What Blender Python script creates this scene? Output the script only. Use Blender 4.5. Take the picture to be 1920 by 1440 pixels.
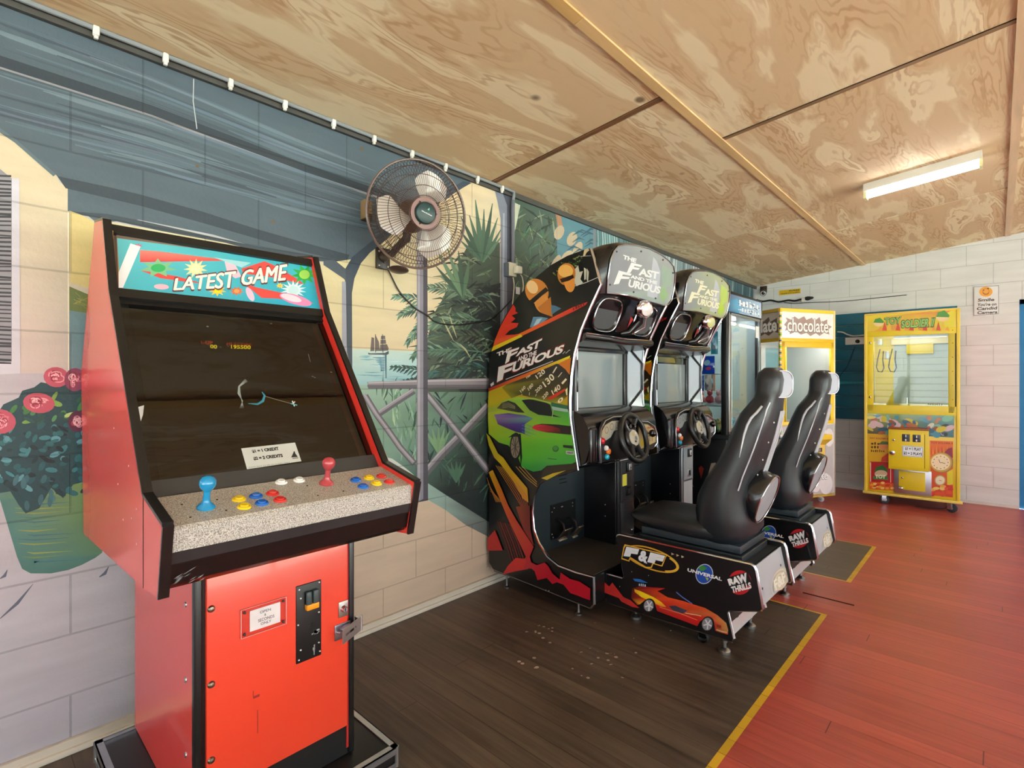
import bpy, math, random
from mathutils import Vector, Matrix
from mathutils.geometry import tessellate_polygon
for o in list(bpy.data.objects): bpy.data.objects.remove(o)
SC = bpy.context.scene
COL = SC.collection
PI = math.pi
random.seed(7)

# ------------------------------------------------------------------ camera
CX, CZ, FP, TH, V0 = 2.2451, 1.2272, 973.94, 0.7513, 713.13
cam = bpy.data.cameras.new('camera'); camo = bpy.data.objects.new('camera', cam); COL.objects.link(camo)
cam.sensor_width = 36.0; cam.lens = FP / 1920 * 36; cam.shift_y = (V0 - 720) / 1920; cam.clip_start = .05
camo.location = (CX, 0, CZ); camo.rotation_euler = (PI / 2, 0, TH)
SC.camera = camo

# ------------------------------------------------------------------ light: daylight through the open side and rear windows
SC.view_settings.view_transform = 'Standard'; SC.view_settings.look = 'None'
SC.view_settings.gamma = 1; SC.view_settings.use_curve_mapping = False
SC.view_settings.exposure = 0.6
W = bpy.data.worlds.new('daylight'); SC.world = W; W.use_nodes = True
wn = W.node_tree.nodes; wl = W.node_tree.links
bg = wn['Background']; bg.inputs[1].default_value = 2.3
wtc = wn.new('ShaderNodeTexCoord'); wsx = wn.new('ShaderNodeSeparateXYZ'); wr = wn.new('ShaderNodeValToRGB')
wl.new(wtc.outputs['Generated'], wsx.inputs[0]); wl.new(wsx.outputs[2], wr.inputs[0]); wl.new(wr.outputs[0], bg.inputs[0])
wr.color_ramp.elements[0].position = 0.0; wr.color_ramp.elements[0].color = (.96, 1.0, 1.0, 1)
wr.color_ramp.elements[1].position = 0.6; wr.color_ramp.elements[1].color = (.62, .8, 1.0, 1)
def area(name, loc, rot, sx, sy, portal=True, power=0, col=(1, 1, 1)):
    l = bpy.data.lights.new(name, 'AREA'); l.shape = 'RECTANGLE'; l.size = sx; l.size_y = sy; l.energy = power; l.color = col
    l.cycles.is_portal = portal
    o = bpy.data.objects.new(name, l); COL.objects.link(o); o.location = loc; o.rotation_euler = rot; return o
XR, YB, YF = 6.4, -4.2, 6.93          # room extents
SLOPE, ZC0 = .0908, 2.4153
def ceil_z(x): return ZC0 + SLOPE * x
# portals sit in the two openings of the room
area('daylight_portal_side', (XR - .02, 1.36, 1.32), (0, PI / 2, 0), 2.6, 11.0)
sun_d = bpy.data.lights.new('sun', 'SUN'); sun_d.energy = 50.0; sun_d.angle = .01; sun_d.color = (1, .95, .87)
sun_o = bpy.data.objects.new('sun', sun_d); COL.objects.link(sun_o); sun_o.rotation_euler = (math.radians(-14), math.radians(-38), 0)
area('daylight_portal_rear', (3.2, YB + .02, 1.33), (PI / 2, 0, 0), 5.8, 2.25)

# ------------------------------------------------------------------ helpers
def lin(h):
    if isinstance(h, (tuple, list)): return tuple(h[:3])
    h = h.lstrip('#'); r = []
    if len(h) == 3: h = ''.join(q * 2 for q in h)
    for i in (0, 2, 4):
        c = int(h[i:i + 2], 16) / 255; r.append(c / 12.92 if c <= .04045 else ((c + .055) / 1.055) ** 2.4)
    return tuple(r)
def ray(u, v):
    a = (u - 960) / FP; b = -(v - V0) / FP; s, c = math.sin(TH), math.cos(TH)
    return Vector((-s + a * c, c + a * s, b))
EYE = Vector((CX, 0, CZ))
def PX(u, v, x): r = ray(u, v); return EYE + r * ((x - CX) / r.x)
def PY(u, v, y): r = ray(u, v); return EYE + r * (y / r.y)
def PZ(u, v, z): r = ray(u, v); return EYE + r * ((z - CZ) / r.z)
def PP(u, v, p, n): r = ray(u, v); return EYE + r * ((Vector(p) - EYE).dot(n) / r.dot(n))
def reg(x0, y0, k): return lambda L: [(x0 + x * k, y0 + y * k) for x, y in L]

MATS = {}
def nd(nt, t, **kw):
    n = nt.nodes.new(t)
    for k, v in kw.items(): setattr(n, k, v)
    return n
def mk(name, rough=.5, metal=0, coat=0, color=None, bump=0, bscale=60, spec=.5, emit=0, var=0, vscale=6, coat_r=.05, stretch=(1, 1, 1)):
    m = bpy.data.materials.new(name); m.use_nodes = True; nt = m.node_tree; b = nt.nodes['Principled BSDF']
    L = nt.links.new
    if color is None:
        a = nd(nt, 'ShaderNodeAttribute'); a.attribute_name = 'Col'; csrc = a.outputs['Color']
    else:
        a = nd(nt, 'ShaderNodeRGB'); a.outputs[0].default_value = (*lin(color), 1); csrc = a.outputs[0]
    tc = nd(nt, 'ShaderNodeTexCoord'); mp = nd(nt, 'ShaderNodeMapping'); mp.inputs['Scale'].default_value = stretch
    L(tc.outputs['Object'], mp.inputs[0])
    if var:
        n = nd(nt, 'ShaderNodeTexNoise'); n.inputs['Scale'].default_value = vscale; n.inputs['Detail'].default_value = 5
        L(mp.outputs[0], n.inputs['Vector'])
        mr = nd(nt, 'ShaderNodeMapRange'); mr.inputs[1].default_value = .3; mr.inputs[2].default_value = .7
        mr.inputs[3].default_value = 1 - var; mr.inputs[4].default_value = 1 + var
        L(n.outputs['Fac'], mr.inputs[0])
        hm = nd(nt, 'ShaderNodeVectorMath', operation='SCALE'); L(csrc, hm.inputs[0]); L(mr.outputs[0], hm.inputs['Scale']); csrc = hm.outputs[0]
    L(csrc, b.inputs['Base Color'])
    b.inputs['Roughness'].default_value = rough; b.inputs['Metallic'].default_value = metal
    b.inputs['Coat Weight'].default_value = coat; b.inputs['Coat Roughness'].default_value = coat_r
    b.inputs['Specular IOR Level'].default_value = spec
    if bump:
        n = nd(nt, 'ShaderNodeTexNoise'); n.inputs['Scale'].default_value = bscale; n.inputs['Detail'].default_value = 4
        L(mp.outputs[0], n.inputs['Vector']); bp = nd(nt, 'ShaderNodeBump'); bp.inputs['Strength'].default_value = bump
        bp.inputs['Distance'].default_value = .002; L(n.outputs['Fac'], bp.inputs['Height']); L(bp.outputs[0], b.inputs['Normal'])
    if emit:
        L(csrc, b.inputs['Emission Color']); b.inputs['Emission Strength'].default_value = emit
    MATS[name] = m; return m
mk('art', .32, coat=.3, var=.04, vscale=9)             # printed vinyl / laminate, colour from the mesh
mk('paint', .6, bump=.15, bscale=90, var=.05)
mk('gloss', .1, coat=.6)
mk('satin', .35, bump=.08, bscale=200, var=.05)
mk('matte', .75, var=.06, vscale=20, bump=.15)
mk('laminate', .22, coat=.25, var=.03, vscale=3, bump=.03, bscale=30)
mk('plastic', .28, coat=.15, bump=.12, bscale=300, var=.04)
mk('molded', .2, coat=.4, coat_r=.12, bump=.03, bscale=60)
mk('shell', .36, coat=.12, coat_r=.3, bump=.06, bscale=260)
mk('chrome', .13, 1)
mk('steel', .32, 1, bump=.1, bscale=150)
mk('rubber', .6)
mk('screen', .07, coat=.5, spec=.6)
mk('lamp', .5, emit=22.0)
mk('glow', .4, emit=3.5)
mk('inner_fill', .4, emit=26)  # emission for tubes added to brighten the machine interiors
def glass(name, tint, f0, rough=.02):
    """thin clear pane: transparent with Schlick reflection that is the same from both sides"""
    m = bpy.data.materials.new(name); m.use_nodes = True; nt = m.node_tree; nt.nodes.remove(nt.nodes['Principled BSDF'])
    out = nt.nodes['Material Output']; t = nd(nt, 'ShaderNodeBsdfTransparent'); t.inputs[0].default_value = (*tint, 1)
    g = nd(nt, 'ShaderNodeBsdfGlossy'); g.inputs['Roughness'].default_value = rough; mx = nd(nt, 'ShaderNodeMixShader')
    ge = nd(nt, 'ShaderNodeNewGeometry'); d = nd(nt, 'ShaderNodeVectorMath', operation='DOT_PRODUCT'); L = nt.links.new
    L(ge.outputs['Normal'], d.inputs[0]); L(ge.outputs['Incoming'], d.inputs[1])
    def M(op, a, b=None):
        n = nd(nt, 'ShaderNodeMath', operation=op)
        for i, q in enumerate((a, b)):
            if q is None: continue
            if isinstance(q, (int, float)): n.inputs[i].default_value = q
            else: L(q, n.inputs[i])
        return n.outputs[0]
    f = M('ADD', M('MULTIPLY', M('POWER', M('SUBTRACT', 1.0, M('ABSOLUTE', d.outputs['Value'])), 5.0), 1 - f0), f0)
    L(f, mx.inputs[0]); L(t.outputs[0], mx.inputs[1]); L(g.outputs[0], mx.inputs[2]); L(mx.outputs[0], out.inputs[0]); MATS[name] = m
glass('glass', (.95, .98, .97), .035); glass('smoked', (.42, .40, .38), .075); glass('acrylic', (.95, .9, .9), .03)

# control panel laminate: grey speckle
def speck():
    m = mk('speckle', .35, color='#b9ada0'); nt = m.node_tree; b = nt.nodes['Principled BSDF']; L = nt.links.new
    tc = nd(nt, 'ShaderNodeTexCoord'); n = nd(nt, 'ShaderNodeTexNoise'); n.inputs['Scale'].default_value = 420; n.inputs['Detail'].default_value = 2
    L(tc.outputs['Object'], n.inputs['Vector']); r = nd(nt, 'ShaderNodeValToRGB'); L(n.outputs['Fac'], r.inputs[0])
    e = r.color_ramp.elements; e[0].position = .36; e[0].color = (*lin('#77726c'), 1); e[1].position = .5; e[1].color = (*lin('#b4aea6'), 1)
    q = r.color_ramp.elements.new(.64); q.color = (*lin('#d2cec8'), 1)
    L(r.outputs[0], b.inputs['Base Color'])
speck()

class MB:
    """collects geometry in world (or thing-local) coordinates and links it as one mesh object"""
    def __init__(s): s.v = []; s.f = []; s.c = []; s.m = []; s.s = []
    def add(s, vs, fs, col='#808080', mat='satin', smooth=False, vcols=None):
        o = len(s.v); s.v += [Vector(p) for p in vs]; c = lin(col) if vcols is None else None
        for f in fs:
            s.f.append([i + o for i in f]); s.m.append(mat); s.s.append(smooth)
            s.c.append([c] * len(f) if vcols is None else [vcols[i] for i in f])
        return s
    def box(s, a, b, col='#808080', mat='satin', bev=0, M=None):
        x0, y0, z0 = [min(p, q) for p, q in zip(a, b)]; x1, y1, z1 = [max(p, q) for p, q in zip(a, b)]
        e = min(bev, (x1 - x0) * .49, (y1 - y0) * .49, (z1 - z0) * .49)
        if e <= 0:
            vs = [(x, y, z) for z in (z0, z1) for x, y in ((x0, y0), (x1, y0), (x1, y1), (x0, y1))]
            fs = [(3, 2, 1, 0), (4, 5, 6, 7), (0, 1, 5, 4), (1, 2, 6, 5), (2, 3, 7, 6), (3, 0, 4, 7)]
        else:
            import bmesh
            bm = bmesh.new(); bmesh.ops.create_cube(bm, size=1)
            for v in bm.verts: v.co = Vector(((x0 + x1) / 2 + v.co.x * (x1 - x0), (y0 + y1) / 2 + v.co.y * (y1 - y0), (z0 + z1) / 2 + v.co.z * (z1 - z0)))
            bmesh.ops.bevel(bm, geom=list(bm.edges), offset=e, segments=3, affect='EDGES', profile=.5)
            vs = [v.co.copy() for v in bm.verts]; bm.verts.index_update(); fs = [[v.index for v in f.verts] for f in bm.faces]; bm.free()
        if M is not None: vs = [M @ Vector(p) for p in vs]
        return s.add(vs, fs, col, mat, e > 0)
    def prism(s, pts, off, col='#808080', mat='satin', smooth=False, cap=True):
        """pts: planar closed outline of 3-D points, extruded by vector off"""
        n = len(pts); P = [Vector(p) for p in pts]; O = Vector(off); vs = P + [p + O for p in P]
        fs = [(i, (i + 1) % n, n + (i + 1) % n, n + i) for i in range(n)]
        s.add(vs, fs, col, mat, smooth)
        if cap:
            t = tessellate_polygon([P]); s.add(P, [tuple(q) for q in t], col, mat); s.add([p + O for p in P], [tuple(q) for q in t], col, mat)
        return s
    def tube(s, pts, r, col='#808080', mat='satin', n=8, closed=False, caps=True):
        P = [Vector(p) for p in pts]; k = len(P); R = r if isinstance(r, (list, tuple)) else [r] * k; vs = []; up = None
        for i, p in enumerate(P):
            if closed: t = P[(i + 1) % k] - P[i - 1]
            else: t = P[min(i + 1, k - 1)] - P[max(i - 1, 0)]
            if t.length < 1e-9: t = Vector((0, 0, 1))
            t.normalize()
            if up is None:
                up = Vector((0, 0, 1)) if abs(t.z) < .9 else Vector((1, 0, 0))
            a = up - t * up.dot(t)
            if a.length < 1e-6: a = t.orthogonal()
            a.normalize(); up = a; b = t.cross(a)
            for j in range(n):
                w = 2 * PI * j / n; vs.append(p + a * math.cos(w) * R[i] + b * math.sin(w) * R[i])
        fs = []
        for i in range(k if closed else k - 1):
            for j in range(n): fs.append((i * n + j, i * n + (j + 1) % n, ((i + 1) % k) * n + (j + 1) % n, ((i + 1) % k) * n + j))
        if caps and not closed: fs += [tuple(range(n))[::-1], tuple((k - 1) * n + j for j in range(n))]
        return s.add(vs, fs, col, mat, True)
    def lathe(s, prof, o, axis=(0, 0, 1), n=24, col='#808080', mat='satin', cols=None, sx=1, ref=None):
        """prof: list of (radius, height along axis)"""
        ax = Vector(axis).normalized(); a = (Vector(ref) - ax * Vector(ref).dot(ax)).normalized() if ref else ax.orthogonal().normalized(); b = ax.cross(a); o = Vector(o); vs = []; vc = []
        for i, (r, h) in enumerate(prof):
            for j in range(n):
                w = 2 * PI * j / n; vs.append(o + ax * h + (a * math.cos(w) * sx + b * math.sin(w)) * max(r, 1e-5)); vc.append(lin(cols[i]) if cols else None)
        fs = [(i * n + j, i * n + (j + 1) % n, (i + 1) * n + (j + 1) % n, (i + 1) * n + j) for i in range(len(prof) - 1) for j in range(n)]
        return s.add(vs, fs, col, mat, True, vc if cols else None)
    def ball(s, o, r, col='#808080', mat='satin', n=14, sc=(1, 1, 1)):
        o = Vector(o); vs = []; m = n // 2
        for i in range(m + 1):
            t = PI * i / m
            for j in range(n):
                w = 2 * PI * j / n; vs.append(o + Vector((math.sin(t) * math.cos(w) * r * sc[0], math.sin(t) * math.sin(w) * r * sc[1], math.cos(t) * r * sc[2])))
        fs = [(i * n + j, (i + 1) * n + j, (i + 1) * n + (j + 1) % n, i * n + (j + 1) % n) for i in range(m) for j in range(n)]
        return s.add(vs, fs, col, mat, True)
    def loft(s, rings, col='#808080', mat='satin', caps=True, closed=False):
        n = len(rings[0]); vs = [p for r in rings for p in r]; k = len(rings)
        fs = [(i * n + j, i * n + (j + 1) % n, ((i + 1) % k) * n + (j + 1) % n, ((i + 1) % k) * n + j) for i in range(k if closed else k - 1) for j in range(n)]
        if caps and not closed: fs += [tuple(range(n))[::-1], tuple((k - 1) * n + j for j in range(n))]
        return s.add(vs, fs, col, mat, True)
    def build(s, name, parent=None, root=None, ang=35):
        if root is None and parent is not None: root = ROOT.get(parent.name)
        Mi = root.inverted() if root is not None else None
        me = bpy.data.meshes.new(name); me.from_pydata([tuple(Mi @ p) if Mi else tuple(p) for p in s.v], [], s.f)
        names = []
        for m in s.m:
            if m not in names: names.append(m)
        for m in names: me.materials.append(MATS[m])
        me.polygons.foreach_set('material_index', [names.index(m) for m in s.m])
        me.polygons.foreach_set('use_smooth', s.s)
        ca = me.color_attributes.new('Col', 'FLOAT_COLOR', 'CORNER'); flat = []
        for c in s.c:
            for q in c: flat += [q[0], q[1], q[2], 1.0]
        ca.data.foreach_set('color', flat); me.update()
        try: me.set_sharp_from_angle(angle=math.radians(ang))
        except Exception: pass
        ob = bpy.data.objects.new(name, me); COL.objects.link(ob)
        if parent is not None:
            ob.parent = parent
            if parent.name in ROOT: ROOT[ob.name] = ROOT[parent.name]
        return ob
ROOT = {}
def thing(name, label, cat, loc=(0, 0, 0), rz=0, group=None):
    o = bpy.data.objects.new(name, None); COL.objects.link(o); o.location = loc; o.rotation_euler = (0, 0, rz)
    o.empty_display_size = .1
    ROOT[o.name] = Matrix.Translation(loc) @ Matrix.Rotation(rz, 4, 'Z'); return tag(o, label, cat, group)
def tag(o, label=None, cat=None, group=None, kind=None):
    if label: o['label'] = label
    if cat: o['category'] = cat
    if group: o['group'] = group
    if kind: o['kind'] = kind
    return o
def struct(mb, name): return tag(mb.build(name), kind='structure')
def kids(o): return [c for c in bpy.data.objects if c.parent is o]
def copy_tree(o, parent=None, loc=None):
    c = o.copy(); COL.objects.link(c); c.parent = parent
    if loc is not None: c.location = loc
    for ch in kids(o): copy_tree(ch, c)
    return c

# ---- lettering: outlines of the built-in font as flat meshes in a unit box
TXT = {}
def glyphs(t, bold=0.0, sp=1.0):
    k = (t, bold, sp)
    if k in TXT: return TXT[k]
    cu = bpy.data.curves.new('t', 'FONT'); cu.body = t; cu.size = 1; cu.offset = bold; cu.resolution_u = 3; cu.space_character = sp
    ob = bpy.data.objects.new('t', cu); COL.objects.link(ob); dg = bpy.context.evaluated_depsgraph_get(); ev = ob.evaluated_get(dg)
    me = ev.to_mesh(); vs = [(v.co.x, v.co.y) for v in me.vertices]; fs = [tuple(p.vertices) for p in me.polygons]; ev.to_mesh_clear()
    bpy.data.objects.remove(ob); bpy.data.curves.remove(cu)
    TXT[k] = (vs, fs); return TXT[k]

class Paint:
    """flat printed or painted shapes on one face: coordinates go through mapf to 3-D"""
    def __init__(s, mb, mapf, n, base=.0008, step=.00012, mat='art'):
        s.mb = mb; s.mf = mapf; s.n = Vector(n).normalized(); s.base = base; s.step = step; s.mat = mat; s.L = []
    def _lay(s, pts):
        xs = [p[0] for p in pts]; ys = [p[1] for p in pts]; b = (min(xs), min(ys), max(xs), max(ys)); l = 0
        for q, k in s.L:
            if k >= l and q[0] < b[2] and q[2] > b[0] and q[1] < b[3] and q[3] > b[1]: l = k + 1
        s.L.append((b, l)); return s.n * (s.base + s.step * l)
    def raw(s, pts, fs, col, cols=None, mat=None):
        o = s._lay(pts); vs = [Vector(s.mf(*p)) + o for p in pts]; out = []
        for f in fs:
            nn = (vs[f[1]] - vs[f[0]]).cross(vs[f[-1]] - vs[f[0]])
            out.append(tuple(f) if nn.dot(s.n) >= 0 else tuple(f)[::-1])
        s.mb.add(vs, out, col, mat or s.mat, False, [lin(c) for c in cols] if cols else None)
    def poly(s, pts, col, cols=None, mat=None):
        t = tessellate_polygon([[Vector((p[0], p[1], 0)) for p in pts]]); s.raw(pts, t, col, cols, mat)
    def rect(s, x0, y0, x1, y1, col, mat=None): s.poly([(x0, y0), (x1, y0), (x1, y1), (x0, y1)], col, None, mat)
    def ell(s, cx, cy, rx, ry, col, rot=0, n=20, mat=None):
        c, d = math.cos(rot), math.sin(rot)
        s.poly([(cx + rx * math.cos(a) * c - ry * math.sin(a) * d, cy + rx * math.cos(a) * d + ry * math.sin(a) * c) for a in [2 * PI * i / n for i in range(n)]], col, None, mat)
    def ring(s, cx, cy, rx, ry, w, col, rot=0, n=28, a0=0, a1=2 * PI):
        c, d = math.cos(rot), math.sin(rot); P = []; m = n + 1
        for k in (0, 1):
            for i in range(m):
                a = a0 + (a1 - a0) * i / n; X, Y = (rx - w * k) * math.cos(a), (ry - w * k) * math.sin(a); P.append((cx + X * c - Y * d, cy + X * d + Y * c))
        s.raw(P, [(i, i + 1, m + i + 1, m + i) for i in range(n)], col)
    def stroke(s, pts, w, col, taper=0, cols=None):
        """w width at start; taper 0..1 narrows to the end; taper<0 = leaf (narrow both ends)"""
        k = len(pts); P = []; Q = []
        for i, (x, y) in enumerate(pts):
            a = pts[max(i - 1, 0)]; b = pts[min(i + 1, k - 1)]; dx, dy = b[0] - a[0], b[1] - a[1]; l = math.hypot(dx, dy) or 1
            t = i / (k - 1); ww = w * (1 - taper * t) if taper >= 0 else w * (.08 + .92 * math.sin(PI * min(1, t * .92 + .06)))
            nx, ny = -dy / l * ww / 2, dx / l * ww / 2; P.append((x + nx, y + ny)); Q.append((x - nx, y - ny))
        n = k; s.raw(P + Q, [(i, i + 1, n + i + 1, n + i) for i in range(n - 1)], col, (cols + cols) if cols else None)
    def text(s, t, quad, col, bold=0.0, sp=1.0, mat=None, grow=0):
        """fill the quad (TL,TR,BR,BL) with the word"""
        vs, fs = glyphs(t, bold, sp)
        if not vs: return
        x0 = min(p[0] for p in vs); x1 = max(p[0] for p in vs); y0 = min(p[1] for p in vs); y1 = max(p[1] for p in vs)
        TL, TR, BR, BL = quad; out = []
        for x, y in vs:
            a = (x - x0) / (x1 - x0 or 1) * (1 + 2 * grow) - grow; b = (y - y0) / (y1 - y0 or 1) * (1 + 2 * grow) - grow
            out.append(tuple(BL[i] * (1 - a) * (1 - b) + BR[i] * a * (1 - b) + TL[i] * (1 - a) * b + TR[i] * a * b for i in (0, 1)))
        s.raw(out, fs, col, None, mat)
def marks(p, quad, col, n=8, mat=None):
    """a row of small unreadable print marks filling the quad (TL,TR,BR,BL)"""
    r_ = random.Random(n * 7 + 1); TL, TR, BR, BL = quad
    f = lambda a, b: tuple(BL[i] * (1 - a) * (1 - b) + BR[i] * a * (1 - b) + TL[i] * (1 - a) * b + TR[i] * a * b for i in (0, 1))
    for k in range(n):
        a0 = (k + .12) / n; a1 = (k + r_.uniform(.55, .85)) / n; h = r_.choice([.7, .85, 1.0]); p.poly([f(a0, 0), f(a1, 0), f(a1, h), f(a0, h)], col, None, mat)
def Q(x0, y0, x1, y1, shear=0): return [(x0 + shear, y0), (x1 + shear, y0), (x1, y1), (x0, y1)]
# ------------------------------------------------------------------ materials of the room
def block_mat(name, axis, off_h, off_v, color=None):
    """painted concrete blocks; axis: which world axis runs along the wall"""
    m = bpy.data.materials.new(name); m.use_nodes = True; nt = m.node_tree; b = nt.nodes['Principled BSDF']; L = nt.links.new
    tc = nd(nt, 'ShaderNodeTexCoord'); sx = nd(nt, 'ShaderNodeSeparateXYZ'); L(tc.outputs['Object'], sx.inputs[0])
    cb = nd(nt, 'ShaderNodeCombineXYZ')
    a1 = nd(nt, 'ShaderNodeMath', operation='ADD'); a1.inputs[1].default_value = off_h; L(sx.outputs[axis], a1.inputs[0])
    a2 = nd(nt, 'ShaderNodeMath', operation='ADD'); a2.inputs[1].default_value = off_v; L(sx.outputs[2], a2.inputs[0])
    L(a1.outputs[0], cb.inputs[0]); L(a2.outputs[0], cb.inputs[1])
    br = nd(nt, 'ShaderNodeTexBrick'); br.offset = .5; br.inputs['Scale'].default_value = 1
    br.inputs['Brick Width'].default_value = .4; br.inputs['Row Height'].default_value = .2; br.inputs['Mortar Size'].default_value = .0035; br.inputs['Mortar Smooth'].default_value = .25
    L(cb.outputs[0], br.inputs['Vector'])
    n1 = nd(nt, 'ShaderNodeTexNoise'); n1.inputs['Scale'].default_value = 70; n1.inputs['Detail'].default_value = 5; L(tc.outputs['Object'], n1.inputs['Vector'])
    n2 = nd(nt, 'ShaderNodeTexNoise'); n2.inputs['Scale'].default_value = 3; n2.inputs['Detail'].default_value = 6
    mp = nd(nt, 'ShaderNodeMapping'); mp.inputs['Scale'].default_value = (1, 1, 6) ; L(tc.outputs['Object'], mp.inputs[0]); L(mp.outputs[0], n2.inputs['Vector'])
    if color is None: a = nd(nt, 'ShaderNodeAttribute'); a.attribute_name = 'Col'; cs = a.outputs['Color']
    else: a = nd(nt, 'ShaderNodeRGB'); a.outputs[0].default_value = (*lin(color), 1); cs = a.outputs[0]
    mr = nd(nt, 'ShaderNodeMapRange'); mr.inputs[1].default_value = .3; mr.inputs[2].default_value = .7; mr.inputs[3].default_value = .93; mr.inputs[4].default_value = 1.06
    L(n2.outputs['Fac'], mr.inputs[0])
    mm = nd(nt, 'ShaderNodeMath', operation='MULTIPLY'); mm.inputs[1].default_value = -.26; L(br.outputs['Fac'], mm.inputs[0])
    ad = nd(nt, 'ShaderNodeMath', operation='ADD'); L(mr.outputs[0], ad.inputs[0]); L(mm.outputs[0], ad.inputs[1])
    sc = nd(nt, 'ShaderNodeVectorMath', operation='SCALE'); L(cs, sc.inputs[0]); L(ad.outputs[0], sc.inputs['Scale']); L(sc.outputs[0], b.inputs['Base Color'])
    b.inputs['Roughness'].default_value = .5
    hm = nd(nt, 'ShaderNodeMath', operation='MULTIPLY'); hm.inputs[1].default_value = -6; L(br.outputs['Fac'], hm.inputs[0])
    ha = nd(nt, 'ShaderNodeMath', operation='ADD'); L(hm.outputs[0], ha.inputs[0]); L(n1.outputs['Fac'], ha.inputs[1])
    bp = nd(nt, 'ShaderNodeBump'); bp.inputs['Strength'].default_value = .35; bp.inputs['Distance'].default_value = .003; L(ha.outputs[0], bp.inputs['Height']); L(bp.outputs[0], b.inputs['Normal'])
    MATS[name] = m
block_mat('blocks_left', 1, .34, .0149)
block_mat('blocks_far', 0, .182, .0251)

def ply_mat():
    m = bpy.data.materials.new('plywood'); m.use_nodes = True; nt = m.node_tree; b = nt.nodes['Principled BSDF']; L = nt.links.new
    tc = nd(nt, 'ShaderNodeTexCoord'); at = nd(nt, 'ShaderNodeAttribute'); at.attribute_name = 'Col'      # Col.r,g = random offset of each sheet
    of = nd(nt, 'ShaderNodeVectorMath', operation='SCALE'); of.inputs['Scale'].default_value = 40; L(at.outputs['Color'], of.inputs[0])
    ad = nd(nt, 'ShaderNodeVectorMath', operation='ADD'); L(tc.outputs['Object'], ad.inputs[0]); L(of.outputs[0], ad.inputs[1])
    mp = nd(nt, 'ShaderNodeMapping'); mp.inputs['Scale'].default_value = (2.6, .5, 1.0); L(ad.outputs[0], mp.inputs[0])
    n = nd(nt, 'ShaderNodeTexNoise'); n.inputs['Scale'].default_value = 1.1; n.inputs['Detail'].default_value = 5; n.inputs['Roughness'].default_value = .5; n.inputs['Distortion'].default_value = .35
    L(mp.outputs[0], n.inputs['Vector'])
    # growth rings = level curves of a smooth field
    k = nd(nt, 'ShaderNodeMath', operation='MULTIPLY'); k.inputs[1].default_value = 190; L(n.outputs['Fac'], k.inputs[0])
    s = nd(nt, 'ShaderNodeMath', operation='SINE'); L(k.outputs[0], s.inputs[0])
    r = nd(nt, 'ShaderNodeMapRange'); r.inputs[1].default_value = .1; r.inputs[2].default_value = 1; r.inputs[3].default_value = 0; r.inputs[4].default_value = 1; L(s.outputs[0], r.inputs[0])
    k2 = nd(nt, 'ShaderNodeMath', operation='MULTIPLY'); k2.inputs[1].default_value = 34; L(n.outputs['Fac'], k2.inputs[0])
    s2 = nd(nt, 'ShaderNodeMath', operation='SINE'); L(k2.outputs[0], s2.inputs[0])
    n3 = nd(nt, 'ShaderNodeTexNoise'); n3.inputs['Scale'].default_value = 2.2; n3.inputs['Detail'].default_value = 3; L(mp.outputs[0], n3.inputs['Vector'])
    msk = nd(nt, 'ShaderNodeMapRange'); msk.inputs[1].default_value = .42; msk.inputs[2].default_value = .6; L(n3.outputs['Fac'], msk.inputs[0])
    rm = nd(nt, 'ShaderNodeMath', operation='MULTIPLY'); L(r.outputs[0], rm.inputs[0]); L(msk.outputs[0], rm.inputs[1])
    base = nd(nt, 'ShaderNodeValToRGB'); L(s2.outputs[0], base.inputs[0]); e = base.color_ramp.elements
    e[0].position = .3; e[0].color = (*lin('#e6cfa9'), 1); e[1].position = .62; e[1].color = (*lin('#f2e0bd'), 1)
    q = base.color_ramp.elements.new(.0); q.color = (*lin('#e0c49e'), 1)
    mx = nd(nt, 'ShaderNodeMix', data_type='RGBA'); mx.inputs['B'].default_value = (*lin('#c09468'), 1)
    rs = nd(nt, 'ShaderNodeMath', operation='MULTIPLY'); rs.inputs[1].default_value = .62; L(rm.outputs[0], rs.inputs[0]); L(rs.outputs[0], mx.inputs['Factor']); L(base.outputs[0], mx.inputs['A'])
    # knots
    vo = nd(nt, 'ShaderNodeTexVoronoi'); vo.inputs['Scale'].default_value = 1.35; mp2 = nd(nt, 'ShaderNodeMapping'); mp2.inputs['Scale'].default_value = (1.2, .9, 0); L(ad.outputs[0], mp2.inputs[0]); L(mp2.outputs[0], vo.inputs['Vector'])
    kn = nd(nt, 'ShaderNodeMapRange'); kn.inputs[1].default_value = .022; kn.inputs[2].default_value = .045; kn.inputs[3].default_value = .8; kn.inputs[4].default_value = 0; L(vo.outputs['Distance'], kn.inputs[0])
    mk2 = nd(nt, 'ShaderNodeMix', data_type='RGBA'); mk2.inputs['B'].default_value = (*lin('#5a3b22'), 1); L(kn.outputs[0], mk2.inputs['Factor']); L(mx.outputs['Result'], mk2.inputs['A'])
    # sheet tint
    hs = nd(nt, 'ShaderNodeHueSaturation'); L(mk2.outputs['Result'], hs.inputs['Color'])
    sp = nd(nt, 'ShaderNodeSeparateColor'); L(at.outputs['Color'], sp.inputs[0]); tv = nd(nt, 'ShaderNodeMapRange'); tv.inputs[3].default_value = .93; tv.inputs[4].default_value = 1.06; L(sp.outputs[2], tv.inputs[0]); L(tv.outputs[0], hs.inputs['Value'])
    L(hs.outputs[0], b.inputs['Base Color']); b.inputs['Roughness'].default_value = .8; b.inputs['Specular IOR Level'].default_value = .2
    fn = nd(nt, 'ShaderNodeTexNoise'); fn.inputs['Scale'].default_value = 30; fm = nd(nt, 'ShaderNodeMapping'); fm.inputs['Scale'].default_value = (8, 1, 1); L(tc.outputs['Object'], fm.inputs[0]); L(fm.outputs[0], fn.inputs['Vector'])
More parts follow.
